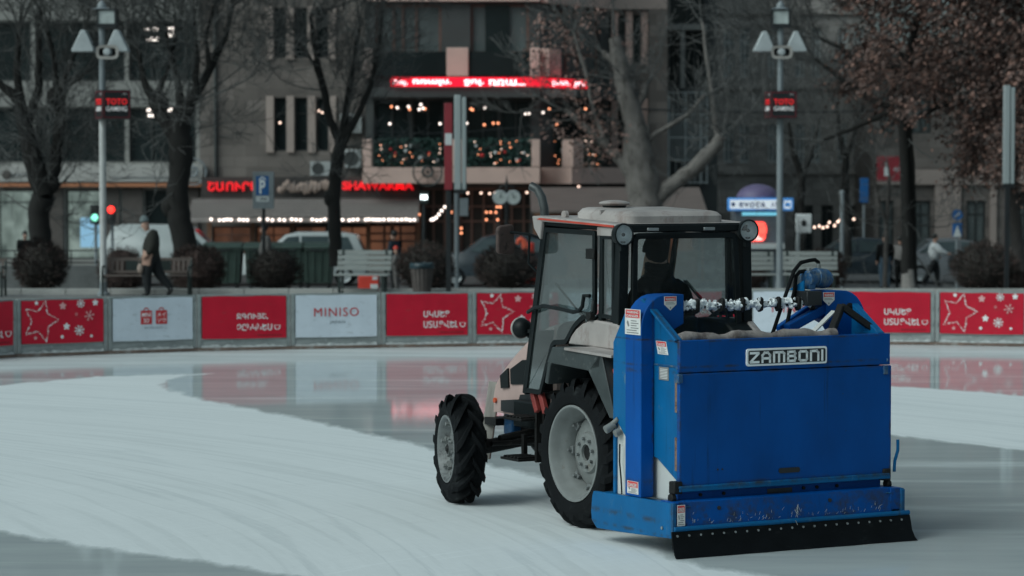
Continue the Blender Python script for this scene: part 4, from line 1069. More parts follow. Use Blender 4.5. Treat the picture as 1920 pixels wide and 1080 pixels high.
def person(label, loc, rz, mats, joints, hgt=1.75, group=None, hat=None, hair=None, shoe=True):
    """joints in metres for a figure 1.75 tall that faces +x with its left at +y; mats: skin, top, trousers, shoes"""
    J = dict(pel=(0,0,.95), wst=(.0,0,1.10), chs=(.0,0,1.32), nck=(.01,0,1.47), hd0=(.03,0,1.56), hd1=(.045,0,1.65), hd2=(.03,0,1.70),
             lsh=(0,.17,1.41), lel=(-.02,.23,1.14), lwr=(.06,.24,.90), lpa=(.09,.24,.83), rsh=(0,-.17,1.41), rel=(-.02,-.23,1.14), rwr=(.06,-.24,.90), rpa=(.09,-.24,.83),
             lhp=(0,.09,.90), lkn=(.02,.10,.50), lan=(-.02,.10,.10), lto=(.14,.11,.03), rhp=(0,-.09,.90), rkn=(.02,-.10,.50), ran=(-.02,-.10,.10), rto=(.14,-.11,.03))
    rad = dict(pel=(.14,.115), wst=(.135,.115), chs=(.155,.125), nck=.058, hd0=(.066,.075), hd1=(.077,.092), hd2=(.068,.078), lsh=.075, lel=.056, lwr=.040, lpa=(.032,.02), rsh=.075, rel=.056, rwr=.040, rpa=(.032,.02),
               lhp=.10, lkn=.066, lan=.048, lto=.038, rhp=.10, rkn=.066, ran=.048, rto=.038)
    J.update({k: v for k, v in joints.items() if k in J}); rad.update(joints.get('rad', {}))
    E = [('pel','wst'),('wst','chs'),('chs','nck'),('nck','hd0'),('hd0','hd1'),('hd1','hd2'),('chs','lsh'),('lsh','lel'),('lel','lwr'),('lwr','lpa'),('chs','rsh'),('rsh','rel'),('rel','rwr'),('rwr','rpa'),
         ('pel','lhp'),('lhp','lkn'),('lkn','lan'),('lan','lto'),('pel','rhp'),('rhp','rkn'),('rkn','ran'),('ran','rto')]
    reg = {k: 1 for k in J}
    for k in ('hd0','hd1','hd2','lpa','rpa'): reg[k] = 0
    for k in ('lhp','lkn','lan','rhp','rkn','ran','pel'): reg[k] = 2
    for k in ('lto','rto'): reg[k] = 3
    if joints.get('hood'): reg['hd0'] = 1  # lower head takes the jacket's colour: silhouette shade painted in, no hood modelled
    if joints.get('coat'): reg['pel'] = reg['lhp'] = reg['rhp'] = 1
    names = list(J); k_ = hgt/1.75
    pts = [Vector(J[n])*k_ for n in names]; rads = [tuple(q*k_*(1.42 if n in ('pel','wst','chs','lsh','rsh','lel','rel','lhp','rhp','lkn','rkn') else 1.08) for q in (rad[n] if hasattr(rad[n],'__len__') else (rad[n],)*2)) for n in names]
    edges = [(names.index(a), names.index(c)) for a, c in E]; regs = [reg[n] for n in names]
    # fingers, nose
    for sd in ('l', 'r'):
        p = Vector(J[sd+'pa'])*k_; w = Vector(J[sd+'wr'])*k_; d = (p-w).normalized(); sidev = d.cross(Vector((0,1,0))).normalized() if abs(d.y) < .9 else Vector((1,0,0))
        fwd = sidev; inw = Vector((0, -1 if sd == 'l' else 1, 0))
        for q in range(4):
            f0 = len(pts); off = fwd*(.026-.0175*q)*k_
            ln = (.040,.045,.042,.034)[q]*k_
            pts += [p + off + d*.022*k_, p + off + d*(.022*k_+ln*.55) + inw*.004, p + off + d*(.022*k_+ln) + inw*.018]
            rads += [(.010*k_,)*2, (.0088*k_,)*2, (.0075*k_,)*2]; regs += [0,0,0]
            edges += [(names.index(sd+'pa'), f0), (f0, f0+1), (f0+1, f0+2)]
        f0 = len(pts); q0 = p - d*.02*k_ + fwd*.035*k_
        pts += [q0, q0 + d*.035*k_ + fwd*.015*k_ + inw*.012]; rads += [(.012*k_,)*2, (.009*k_,)*2]; regs += [0,0]; edges += [(names.index(sd+'pa'), f0), (f0, f0+1)]
    hd = Vector(J['hd1'])*k_; hf = joints.get('face', Vector((1,0,-.05))); hf = Vector(hf).normalized()
    f0 = len(pts); pts.append(hd*.55 + Vector(J['hd0'])*k_*.45 + hf*.115*k_); rads.append((.013*k_,)*2); regs.append(0); edges.append((names.index('hd0'), f0))
    t = thing('person', label, 'person', loc, rz, group)
    body('body', pts, edges, rads, mats, regs, t)
    up_ = (Vector(J['hd2']) - Vector(J['hd0'])).normalized(); hc = (Vector(J['hd1']))*k_
    rt_ = up_.cross(hf).normalized()
    if hat:
        b = MB(); b.ball((0,0,0), (1,1,1), 16, 10)
        b.v = [(x*.108, y*.098, (z if z > -.05 else -.05 + (z+.05)*.12)*.115 + (.02 if z > .8 else 0)) for x, y, z in b.v]
        Mx = Matrix((hf - up_*hf.dot(up_), rt_, up_)).transposed()
        b.v = [tuple(hc + up_*.035*k_ + (Mx @ Vector(v))*k_) for v in b.v]
        b.build('hat', hat, t, smooth=60)
    if hair:
        b = MB(); b.ball((0,0,0), (1,1,1), 16, 10)
        b.v = [(x*.100 - .018, y*.092, z*.105) for x, y, z in b.v]
        Mx = Matrix((hf, rt_, up_)).transposed()
        b.v = [tuple(hc + up_*.028*k_ - hf*.012*k_ + (Mx @ Vector(v))*k_) for v in b.v]
        b.build('hair', hair, t, smooth=60)
    return t, pts, names
# the driver, seated
drv = dict(hood=1, pel=(.02,0,1.34), wst=(.0,0,1.50), chs=(-.01,0,1.74), nck=(.03,.005,1.93), hd0=(.05,.01,1.99), hd1=(.06,.014,2.09), hd2=(.055,.014,2.14),  # hood flag blackens the neck and lower head as painted shade
           lsh=(.0,.17,1.85), lel=(.14,.25,1.55), lwr=(.42,.18,1.52), lpa=(.52,.14,1.56), rsh=(.0,-.17,1.83), rel=(.10,-.33,1.56), rwr=(.38,-.20,1.52), rpa=(.50,-.14,1.56),
           lhp=(.06,.10,1.32), lkn=(.50,.13,1.36), lan=(.62,.13,1.04), lto=(.78,.13,1.0), rhp=(.06,-.10,1.32), rkn=(.50,-.14,1.36), ran=(.62,-.14,1.04), rto=(.78,-.14,1.0),
           rad=dict(chs=(.185,.14), lsh=.085, rsh=.085, wst=(.18,.14), hd1=(.085,.1), hd0=(.08,.085), nck=.085))
person('driver in black jacket and knit cap seen from behind inside the tractor cab', tloc(0,0), TRZ, [M['skin'], M['cloth_dark'], M['cloth_dark'], M['cloth_dark']], drv, hat=M['cloth_dark'], hair=M['cloth_dark'])
dt = bpy.context.scene.objects['person']
b = MB()
for zz, r_ in ((1.925,.085),(1.955,.080),(1.985,.080),(2.01,.078)): b.tube([(.035+r_*math.cos(a)*.95, .006+r_*math.sin(a), zz+.012*math.cos(a)) for a in np.linspace(0,2*PI,19)], .028, 8, caps=False)  # added dark rings that hide the neck's skin, so it reads as silhouette
b.build('neck_shade', M['cloth_dark'], dt, smooth=60)
# ------------------------------------------------------------------ street furniture on the square
M['polegrey'] = mat('grey_pole_paint', (0.21,0.235,0.25), 0.5, var=0.12, scale=3)
M['polewhite'] = mat('scuffed_white_pole', (0.50,0.50,0.49), 0.7, var=0.15, scale=4, dirt=((0.05,0.05,0.05), 0.66, 5, (6,6,1.6)))
M['castiron'] = mat('dark_green_cast_iron', (0.012,0.022,0.02), 0.5, var=0.2)
M['benchwood'] = mat('brown_bench_wood', (0.11,0.085,0.075), 0.7, var=0.2, scale=4, stretch=(1,6,6))
M['benchpale'] = mat('pale_grey_bench_wood', (0.27,0.285,0.275), 0.7, var=0.15, scale=4, stretch=(1,6,6))
M['bingreen'] = mat('dark_green_bin_steel', (0.035,0.06,0.05), 0.6, var=0.2, scale=3, dirt=((0.05,0.055,0.05), 0.66, 5, (1,1,1)))
M['binbrown'] = mat('brown_litter_bin_slats', (0.085,0.07,0.065), 0.7, var=0.25, scale=5)
M['bag'] = mat('dark_bin_bag', (0.015,0.035,0.045), 0.4, var=0.3, bump=0.2)
M['silver'] = mat('floodlight_shade', (0.45,0.48,0.49), 0.45, metal=0.3, var=0.12)
M['horn'] = mat('beige_horn_rim', (0.32,0.30,0.28), 0.5)
M['lantern'] = mat('milky_lantern_glass', (0.42,0.46,0.45), 0.3)
M['ledred'] = emis('red_sign_lettering', (0.8,0.02,0.025), 0.35)
M['ledwhite'] = emis('white_sign_lettering', (0.6,0.6,0.6), 0.22)
M['bluesign'] = mat('blue_sign', (0.01,0.10,0.30), 0.4, var=0.05)
M['signpale'] = mat('pale_sign_face', (0.55,0.58,0.58), 0.5, var=0.06)
M['redpanel'] = mat('dull_red_panel', (0.24,0.02,0.03), 0.5, var=0.1)
M['led_strip'] = mat('ribbed_grey_led_panel', (0.30,0.335,0.34), 0.45, var=0.1, scale=2, stretch=(20,20,0.4))
def lamp_post(px, Y, label, marks, sign_dx):
    sc = F/Y; zg = plaza_z(Y) - .02
    x0 = X(px, Y)
    t = thing('lamp_post', label, 'lamp post', (x0, Y, zg), 0, 'lamp posts with floodlights and a sign box')
    z = lambda py: Z(py, Y) - zg
    b = MB(); b.cyl((0,0,0),(0,0,z(222)),.075,14); b.build('lower_pole', M['polewhite'] if marks else M['polegrey'], t)
    b = MB(); b.cyl((0,0,z(222)),(0,0,z(48)),.068,14); b.build('pole', M['polegrey'], t)
    b = MB(); b.lathe([(.14,0),(.14,.05),(.09,.09),(.08,.3)], 14); b.build('base', M['polegrey'], t)
    # sign cube
    s = .64; cx = sign_dx; zc = z(197)
    b = MB(); b.box(-s/2,s/2,-s/2,s/2,-s/2,s/2); cube = b.build('sign_box', M['signblack'], t, bevel=.012)
    cube.location = (cx, -.22, zc); cube.rotation_euler = (0,0,R(22) if marks else R(6))
    b = MB(); o_ = [(-.29,-.29),(.29,-.29),(.29,.29),(-.29,.29)]; b.ring(o_, [(q[0]*.955,q[1]*.955) for q in o_], -s/2-.006, -s/2-.001, 'y'); b.ring(o_, [(q[0]*.955,q[1]*.955) for q in o_], -s/2-.006, -s/2-.001, 'x'); b.build('red_border', M['redpanel'], cube)
    for (org, rt) in (((-.235,-s/2-.004,0),(1,0,0)), ((-s/2-.004,.235,0),(0,-1,0))):
        o1 = Vector(org)
        text('lettering', 'TOTO', M['ledred'], o1 + Vector((0,0,.00)), rt, (0,0,1), .47, .13, .004, .02, cube, 1.05)
        text('lettering', 'GAMING', M['ledwhite'], o1 + Vector((0,0,-.145)), rt, (0,0,1), .47, .105, .004, .012, cube, 1.05)
        b = MB()
        for q in range(3):
            p = o1 + Vector(rt)*(.37+q*.035) + Vector((0,0,.215)); e = p + Vector(rt)*.02 + Vector((0,0,.03)); b.beam(p, e, .012, .004)
        b.build('small_emblem', M['ledwhite'], cube)
    # two floodlights, a horn loudspeaker and the lantern on top
    for s_ in (-1, 1):
        b = MB(); tri = [(-.24,-.02),(.24,-.02),(.24,.03),(.03,.50),(-.06,.50),(-.24,.06)]
        cx_ = s_*.40 if s_ < 0 else .36
        b.prism([(cx_ + s_*-1*q[0]*-1, z(96)+q[1]*.92) for q in tri], -.22, .16, 'y')
        b.build('floodlight', M['silver'], t, bevel=.015)
        b = MB(); b.beam((0,0,z(84)),(cx_,0,z(84)),.05,.05); b.build('floodlight_arm', M['signblack'], t)
    b = MB(); rr = roundpoly([(-.20,-.12),(.20,-.12),(.20,.12),(-.20,.12)], .1, 4); ri = inset(rr, .05); n = len(rr)
    vs = [(q[0],-.34,q[1]) for q in rr] + [(q[0],-.33,q[1]) for q in ri] + [(q[0]*.3,-.12,q[1]*.4) for q in ri] + [(q[0]*.5,-.05,q[1]*.6) for q in rr]
    fs = [(l_*n+k, l_*n+(k+1)%n, (l_+1)*n+(k+1)%n, (l_+1)*n+k) for l_ in range(3) for k in range(n)]
    b.add(vs, fs, 0); b.m = [0 if i < n else (1 if i < 2*n else 0) for i in range(len(b.m))]
    hn = b.build('horn_speaker', [M['horn'], M['signblack']], t, smooth=40); hn.location = (.17 if marks else 0, 0, z(99)); hn.scale = (1.25,1.1,1.3)
    b = MB(); b.lathe([(0,-.37),(.05,-.36),(.075,-.32),(.085,-.28),(.03,-.2)], 14, 'y'); b.build('driver_cone', M['silver'], hn)
    zc = z(32); cx_ = .13 if marks else 0
    b = MB(); b.box(cx_-.21,cx_+.21,-.2,.2,z(50)-.03,z(50)+.06); 
    for sx in (-.2,.2):
        for sy in (-.19,.19): b.box(cx_+sx-.015,cx_+sx+.015,sy-.015,sy+.015,z(50),z(20))
    b.box(cx_-.22,cx_+.22,-.21,.21,z(20),z(20)+.03); lf = b.build('lantern_frame', M['signblack'], t)
    b = MB(); b.box(cx_-.17,cx_+.17,-.17,.17,z(50)+.06,z(20)-.005); b.build('lantern_glass', M['lantern'], lf)
    b = MB(); b.lathe([(.26,z(20)+.03),(.10,z(14)),(.09,z(8)),(.04,z(3)),(0,z(0))], 10, 'z', (0,0,0)); b.build('lantern_cap', M['polegrey'], lf)
lamp_post(193, 62.0, 'scuffed white lower lamp post at left with floodlights and TOTO GAMING sign box', True, .27)
lamp_post(1462, 66.0, 'clean grey lamp post at right with floodlights and TOTO GAMING sign box', False, .0)
_ = None

# benches
def iron_bench(px, py_b, Y, label):
    zg = plaza_z(Y) - .02
    t = thing('bench', label, 'bench', (X(px,Y), Y, zg), 0, 'brown benches with iron ends')
    for s in (-1,1):
        x = s*.95
        b = MB(); b.tube([(x,-.28,0),(x,-.25,.2),(x,-.26,.42),(x,-.05,.42),(x,.18,.42),(x,.24,.6),(x,.30,.84)], .028, 8); b.tube([(x,.24,0),(x,.18,.22),(x,.18,.42)], .028, 8); b.tube([(x,-.26,.42),(x,-.29,.55),(x,-.25,.64),(x,-.1,.66),(x,.22,.62)], .024, 8); b.build('iron_end', M['castiron'], t)
    b = MB()
    for k in range(5): b.box(-.98,.98,-.27+k*.09,-.27+k*.09+.075,.435,.46)
    b.build('seat', M['benchwood'], t, bevel=.006)
    b = MB(); b.beam((-.98,.28,.80),(.98,.28,.80),.03,.075, up=(0,0,1)); b.beam((-.98,.21,.52),(.98,.21,.52),.03,.06)
    for k in range(18):
        x = -.90 + k*.105
        if abs(x) > .52: b.beam((x,.21,.52),(x,.28,.80),.055,.02, up=(0,1,0))
    b.build('backrest', M['benchwood'], t, bevel=.004)
    b = MB(); b.prism([(-.5,.54),(.5,.54),(.5,.77),(-.5,.77)], .235, .25, 'y'); b.build('back_panel', M['castiron'], t)
iron_bench(275, 553, 61.9, 'brown wooden bench with iron ends behind the walking man')
iron_bench(-75, 553, 61.5, 'brown bench cut off by the left edge of the photo')
def slat_bench(px, Y, label, rz=0.0, w=1.25):
    t = thing('bench', label, 'bench', (X(px,Y), Y, plaza_z(Y)-.02), rz, 'pale slatted benches')
    b = MB()
    for k in range(5): b.box(-w/2,w/2,-.30+k*.1,-.30+k*.1+.085,.43,.465)
    b.build('seat', M['benchpale'], t, bevel=.006)
    b = MB()
    for k in range(4): 
        z0 = .54 + k*.115; y0 = .20+.035*k
        b.box(-w/2,w/2,y0,y0+.03,z0,z0+.10)
    b.build('backrest', M['benchpale'], t, bevel=.006)
    for x in (-w/2+.12, w/2-.12):
        b = MB(); b.box(x-.03,x+.03,-.28,-.22,0,.43); b.beam((x,.16,0),(x,.33,1.0),.06,.05, up=(0,1,0)); b.box(x-.025,x+.025,-.3,.2,.40,.43); b.build('leg', M['castiron'], t, bevel=.005)
slat_bench(680, 62.4, 'pale slatted bench with black legs left of the brown litter bin', R(-6), 1.22)
slat_bench(1408, 68, 'pale slatted bench just right of the tractor work lamp', R(3), 1.2)
slat_bench(1520, 67, 'pale slatted bench right of the clean grey lamp post, behind the hoses', R(-3), 1.33)

# litter bin
Y = 62.2; t = thing('litter_bin', 'brown slatted litter bin with dark bag over its rim', 'litter bin', (X(791,Y), Y, plaza_z(Y)-.02))
b = MB(); b.lathe([(.0,.03),(.17,.03),(.235,.62),(.0,.6)], 20); b.build('bin_body', M['signblack'], t)
b = MB()
for k in range(16):
    a = 2*PI*k/16; p = Vector((math.cos(a),math.sin(a),0)); b.beam(p*.185+Vector((0,0,.04)), p*.25+Vector((0,0,.63)), .07, .02, up=tuple(p))
b.build('slats', M['binbrown'], t)
b = MB(); b.lathe([(.20,.58),(.27,.60),(.285,.66),(.27,.71),(.24,.72),(.22,.66)], 22); b.v = [(x*(1+.04*math.sin(k*2.1)), y, z+.012*math.sin(k*1.7)) for k, (x,y,z) in enumerate(b.v)]; b.build('bin_bag', M['bag'], t, smooth=60)

# dumpsters
def dumpster(first, px, Y, w, label):
    loc = (X(px,Y), Y, plaza_z(Y))
    t = thing('dumpster', label, 'dumpster', loc, 0, 'green dumpsters')
    b = MB(); b.add([(-w*.44,-.40,.22),(w*.44,-.40,.22),(w*.44,.40,.22),(-w*.44,.40,.22),(-w/2,-.5,1.18),(w/2,-.5,1.18),(w/2,.5,1.18),(-w/2,.5,1.18)], [(0,3,2,1),(4,5,6,7),(0,1,5,4),(1,2,6,5),(2,3,7,6),(3,0,4,7)])
    for k in range(4): x = -w*.33+k*w*.22; b.beam((x,-.415,.26),(x*1.1,-.505,1.12),.05,.03, up=(0,1,0))
    b.box(-w/2-.03,w/2+.03,-.53,.53,1.14,1.20); b.build('body', M['bingreen'], t, bevel=.012)
    b = MB(); b.prism([(-.55,1.203),(-.55,1.26),(-.3,1.36),(.3,1.38),(.55,1.26),(.55,1.203)], -w/2-.04, w/2+.04, 'x'); b.build('lid', M['bingreen'], t, bevel=.02)
    b = MB(); b.tube([(-w*.2,-.56,1.22),(-w*.2,-.62,1.16),(w*.2,-.62,1.16),(w*.2,-.56,1.22)], .02, 8); b.build('lid_handle', M['signblack'], t)
    for x in (-w*.34,w*.34):
        for y in (-.3,.3):
            b = MB(); b.cyl((x-.03,y,.1),(x+.03,y,.1),.10,14); b.box(x-.02,x+.02,y-.03,y+.03,.12,.24); b.build('wheel', M['signblack'], t)
for px, w, l in ((420,1.05,'green dumpster behind the shrub next to the brown iron bench'), (489,.85,'green dumpster behind the second man, left of the light grey coat shrub'), (545,.82,'green dumpster right of the shrub in front of the dumpsters'), (597,.88,'green dumpster directly left of the pale slatted bench')):
    dumpster(None, px, 80, w, l)

# tall LED panel posts
def led_post(px, Y, ytop, ymid, ybot, label, red):
    zg = plaza_z(Y)-.02; z = lambda py: Z(py,Y)-zg
    t = thing('panel_post', label, 'light panel post', (X(px,Y), Y, zg), 0, 'tall posts with grey light panels')
    b = MB(); b.box(-.055,.055,-.055,.055,0,z(ymid)+.1); b.box(-.16,.16,-.16,.16,0,.02); b.build('post', M['signblack'], t, bevel=.006)
    xo = .13 if red else -.10
    b = MB(); b.box(xo,xo+.15,-.10,.10,z(ymid),z(ytop)); b.box(xo+.165,xo+.265,-.08,.08,z(ymid),z(ytop)-.05); b.build('light_panel', M['led_strip'], t, bevel=.02)
    b = MB(); b.box(xo-.01,xo+.27,-.06,.06,z(ymid)-.08,z(ymid)); b.box(-.05,xo+.2,-.04,.04,z(ymid)+.1,z(ymid)+.16); b.build('panel_bracket', M['signblack'], t)
    if red:
        b = MB(); b.box(-.09,.09,-.085,-.06,z(ymid),z(ytop)-.18); rp = b.build('red_banner', M['redpanel'], t, bevel=.01)
        b = MB(); b.box(-.075,.075,-.09,-.086,z(272),z(250)); b.build('white_square', M['signpale'], rp)
    return t
led_post(841, 61.8, 178, 356, 545, 'black post with dull red banner and grey light panel left of the tractor mirror', True)
led_post(1888, 67, 160, 345, 532, 'black post with grey light panel at right edge, no banner', False)
Y = 72; zg = plaza_z(Y); t = thing('utility_pole', 'thin grey pole with small box behind the red banner post', 'pole', (X(856,Y),Y,zg))
b = MB(); b.cyl((0,0,0),(0,0,Z(330,Y)-zg),.06,10); b.build('pole', M['polegrey'], t)
b = MB(); b.box(.08,.30,-.1,.1,Z(405,Y)-zg,Z(372,Y)-zg); b.build('meter_box', M['polegrey'], t, bevel=.01)

# parking sign
Y = 70; zg = plaza_z(Y); z = lambda py: Z(py,Y)-zg
t = thing('parking_sign', 'blue parking sign with white P in grey frame on dark pole', 'road sign', (X(494,Y),Y,zg))
w = 20*Y/F
b = MB(); b.cyl((0,0.06,0),(0,0.06,z(330)),.045,10); b.build('pole', M['signblack'], t)
b = MB(); b.box(-w,w,-.03,.03,z(392),z(322)); pn = b.build('panel', M['polegrey'], t, bevel=.02)
b = MB(); b.box(-w*.68,w*.52,-.036,-.031,z(366),z(330)); b.build('blue_field', M['bluesign'], pn)
text('lettering', 'P', M['signwhite'], (-w*.36,-.038,z(363)), (1,0,0), (0,0,1), w*.56, z(337)-z(363), .004, .03, pn)
b = MB(); b.beam((-w*.4,-.038,z(337)),(-w*.08,-.038,z(332)),.03,.004, up=(0,-1,0)); b.beam((-w*.08,-.038,z(332)),(w*.26,-.038,z(337)),.03,.004, up=(0,-1,0)); b.build('roof_symbol', M['signwhite'], pn)
b = MB(); b.box(-w*.68,w*.52,-.036,-.031,z(378),z(368)); b.build('plate', M['signpale'], pn)
b = MB()
for q in range(3): b.box(-w*.25+q*w*.22,-w*.12+q*w*.22,-.040,-.037,z(375),z(371))
b.build('small_print', M['signblack'], pn)

# traffic lights, street lantern
M['tl_green'] = emis('green_signal', (0.25,0.9,0.65), 1.3)
M['tl_red'] = emis('red_signal', (1.0,0.03,0.02), 2.2)
M['offlens'] = mat('unlit_signal_lens', (0.03,0.03,0.03), 0.3)
for px, py, lit, lab in ((178,408,'tl_green','traffic light showing green left of the scuffed lamp post'), (209,393,'tl_red','traffic light showing red right of the scuffed lamp post')):
    Y = 88; zg = plaza_z(Y); z = lambda q: Z(q,Y)-zg
    t = thing('traffic_light', lab, 'traffic light', (X(px,Y),Y,zg), 0, 'traffic lights across the square')
    top = py - 24 if lit == 'tl_green' else py - 9
    b = MB(); b.cyl((0,.15,0),(0,.15,z(top)),.05,10); b.build('pole', M['polegrey'], t)
    b = MB(); b.box(-.14,.14,-.08,.10,z(top+36),z(top)); h_ = b.build('housing', M['signblack'], t, bevel=.02)
    for q in range(2):
        yy = top + 9 + q*15
        b = MB(); b.lathe([(0,-.095),(.11 if lit == 'tl_green' else .09,-.09),(.115,-.08)], 16, 'y', (0,0,z(yy))); on = (q == 1) if lit == 'tl_green' else (q == 0)
        b.build('lens', M[lit] if on else M['offlens'], h_)
M['lamplight'] = emis('lit_street_lantern', (0.85,0.95,0.95), 5)
Y = 86; zg = plaza_z(Y); z = lambda q: Z(q,Y)-zg
t = thing('street_lantern', 'street lantern with cold white light beside the shawarma awning', 'street lamp', (X(795,Y),Y,zg))
b = MB(); b.cyl((0,0,0),(0,0,z(382)),.055,10); b.build('pole', M['signblack'], t)
b = MB(); b.box(-.13,.13,-.13,.13,z(382),z(376)); b.box(-.15,.15,-.15,.15,z(362),z(359)); 
for sx in (-.12,.12):
    for sy in (-.12,.12): b.box(sx-.012,sx+.012,sy-.012,sy+.012,z(377),z(361))
b.build('lantern_frame', M['castiron'], t)
b = MB(); b.ball((0.02,0,z(370)), .075, 10, 6); b.build('bulb', M['lamplight'], t)
b = MB(); b.lathe([(.105,z(376)),(.105,z(362.3))], 4); b.build('lantern_glass', M['lens'], t)

# two-faced clock on a post
Y = 85; zg = plaza_z(Y); z = lambda q: Z(q,Y)-zg; k = Y/F
t = thing('street_clock', 'street clock with two round pale faces on one dark post', 'clock', (X(950,Y),Y,zg))
b = MB(); b.lathe([(.12,0),(.12,.3),(.06,.4),(.05,z(395)),(.08,z(390)),(.04,z(352)),(.05,z(345)),(.02,z(335)),(0,z(325))], 12); b.tube([(-14*k,0,z(352)),(0,0,z(345)),(14*k,0,z(352))], .03, 8); b.build('post', M['signblack'], t)
for s in (-1,1):
    c = (s*12.5*k, -.03, z(370)); r = 13*k
    b = MB(); b.lathe([(0,.1),(r,.1),(r*1.05,.06),(r*1.05,-.06),(r*.9,-.07),(r*.88,-.05)], 24, 'y', c); cs = b.build('clock_case', M['silver'], t)
    b = MB(); b.lathe([(0,-.052),(r*.88,-.052)], 24, 'y', c); b.build('clock_face', M['lantern'], cs)
    b = MB(); p = Vector(c)+Vector((0,-.058,0)); b.beam(p, p+Vector((-.03*s,0,.12)), .02, .006, up=(0,1,0)); b.beam(p, p+Vector((.08,0,.02)), .02, .006, up=(0,1,0)); b.build('clock_hands', M['signblack'], cs)

# signs at the right
Y = 82; zg = plaza_z(Y); z = lambda q: Z(q,Y)-zg; k = Y/F
t = thing('notice_sign', 'white square sign with dark mark on pale post beside the kiosk', 'sign', (X(1507,Y),Y,zg))
b = MB(); b.box(-15*k,15*k,-.04,.04,z(437),z(401)); pn = b.build('panel', M['signwhite'], t, bevel=.03)
b = MB(); b.prism([(-4*k,z(424)),(4*k,z(424)),(5*k,z(416)),(0,z(411)),(-5*k,z(416))], -.05, -.041, 'y'); b.build('dark_mark', M['signblack'], pn)
b = MB(); b.tube([(-10*k,0,z(437)),(-11*k,0,z(448)),(-12*k,0,0)], .06, 8); b.build('post', M['signpale'], t)
t = thing('pole', 'thin pale pole between the kiosk and the blue wall sign', 'pole', (X(1579,84),84,plaza_z(84)))
b = MB(); b.cyl((0,0,0),(0,0,Z(362,84)-plaza_z(84)),.065,10); b.build('shaft', M['polegrey'], t); b = MB(); b.ball((0,0,Z(361,84)-plaza_z(84)), .08, 10, 6); b.build('cap', M['polegrey'], t)
Y = 86; zg = plaza_z(Y); z = lambda q: Z(q,Y)-zg; k = Y/F
t = thing('road_sign', 'round blue arrow sign above a blue pedestrian sign on one pole', 'road sign', (X(1795,Y),Y,zg))
b = MB(); b.cyl((0,.05,0),(0,.05,z(392)),.04,10); b.build('pole', M['polegrey'], t)
b = MB(); b.lathe([(0,-.02),(10*k,-.02),(10*k,.02),(0,.02)], 24, 'y', (0,0,z(403))); rs = b.build('round_plate', M['bluesign'], t)
b = MB(); b.beam((-.08,-.03,z(407)),(.07,-.03,z(399)),.04,.006, up=(0,1,0)); b.build('arrow', M['signpale'], rs)
b = MB(); b.prism([(-9*k,z(445)),(9*k,z(445)),(9*k,z(418)),(-9*k,z(418))], -.02, .02, 'y'); ps = b.build('square_plate', M['bluesign'], t, bevel=.01)
b = MB(); b.prism([(-8*k,z(444)),(8*k,z(444)),(0,z(422))], -.03, -.021, 'y'); b.build('white_triangle', M['signpale'], ps)

# cash machine kiosk with dome
M['dome'] = mat('purple_dome', (0.14,0.115,0.22), 0.5, var=0.15)
M['kiosk'] = mat('kiosk_body', (0.10,0.12,0.14), 0.5, var=0.15)
M['signlit'] = emis('lit_white_sign', (0.60,0.66,0.72), 0.45)
M['bluelit'] = emis('lit_blue_sign', (0.05,0.22,0.55), 0.4)
M['redlit'] = emis('red_screen', (1.0,0.07,0.05), 1.6)
M['palelit'] = emis('pale_pink_screen', (1.0,0.62,0.58), 1.0)
M['cyanlit'] = emis('cyan_strip_light', (0.2,0.6,0.75), 0.5)
Y = 80; zg = plaza_z(Y); z = lambda q: Z(q,Y)-zg; k = Y/F
t = thing('atm_kiosk', 'cash machine kiosk with purple dome and red lit screen behind the tractor', 'kiosk', (X(1425,Y),Y,zg))
b = MB(); b.box(-47*k,47*k,0,1.5,0,z(396)); b.build('body', M['kiosk'], t, bevel=.03)
b = MB(); b.lathe([(41*k,z(371)),(40*k,z(366)),(34*k,z(357)),(24*k,z(350)),(11*k,z(346)),(0,z(345))], 24, 'z', (0,.7,0)); b.build('dome', M['dome'], t, smooth=60)
b = MB(); b.box(-61*k,62*k,-.12,.05,z(395),z(371)); sg = b.build('sign_frame', M['bluelit'], t, bevel=.03)
b = MB(); b.box(-57*k,41*k,-.126,-.121,z(391.5),z(374.5)); b.build('sign_face', M['signlit'], sg)
b = MB(); b.box(44*k,58*k,-.126,-.121,z(391),z(376)); b.build('sign_symbol', M['signlit'], sg)
b = MB(); b.box(46*k,56*k,-.132,-.127,z(387),z(380)); b.build('card_mark', M['bluelit'], sg)
M['navy'] = mat('navy_lettering', (0.02,0.07,0.22), 0.5)
b = MB(); b.ball((-51*k,-.128,z(383)), (4*k,.004,4*k), 10, 4); b.build('round_mark', M['navy'], sg)
text('lettering', 'evoca', M['navy'], (-40*k,-.13,z(388)), (1,0,0), (0,0,1), 49*k, z(379)-z(388), .004, .015, sg, 1.15)
text('lettering', 'ATM', M['navy'], (20*k,-.13,z(388)), (1,0,0), (0,0,1), 19*k, z(379)-z(388), .004, .01, sg)
b = MB(); b.box(-34*k,36*k,-.02,-.002,z(404),z(398)); b.build('strip_light', M['cyanlit'], t)
b = MB(); b.prism(roundpoly([(-28*k,z(452)),(-28*k,z(430)),(-22*k,z(416)),(10*k,z(416)),(13*k,z(432)),(8*k,z(452))], .1, 4), -.05, -.003, 'y'); rsn = b.build('screen', M['redlit'], t)
b = MB(); b.prism([(-26*k,z(450)),(-24*k,z(438)),(-8*k,z(436)),(-2*k,z(444)),(6*k,z(450))], -.056, -.051, 'y'); b.build('screen_picture', M['palelit'], rsn)
b = MB(); b.box(-44*k,44*k,-.35,-.003,z(466),z(456)); b.build('shelf', M['signpale'], t)

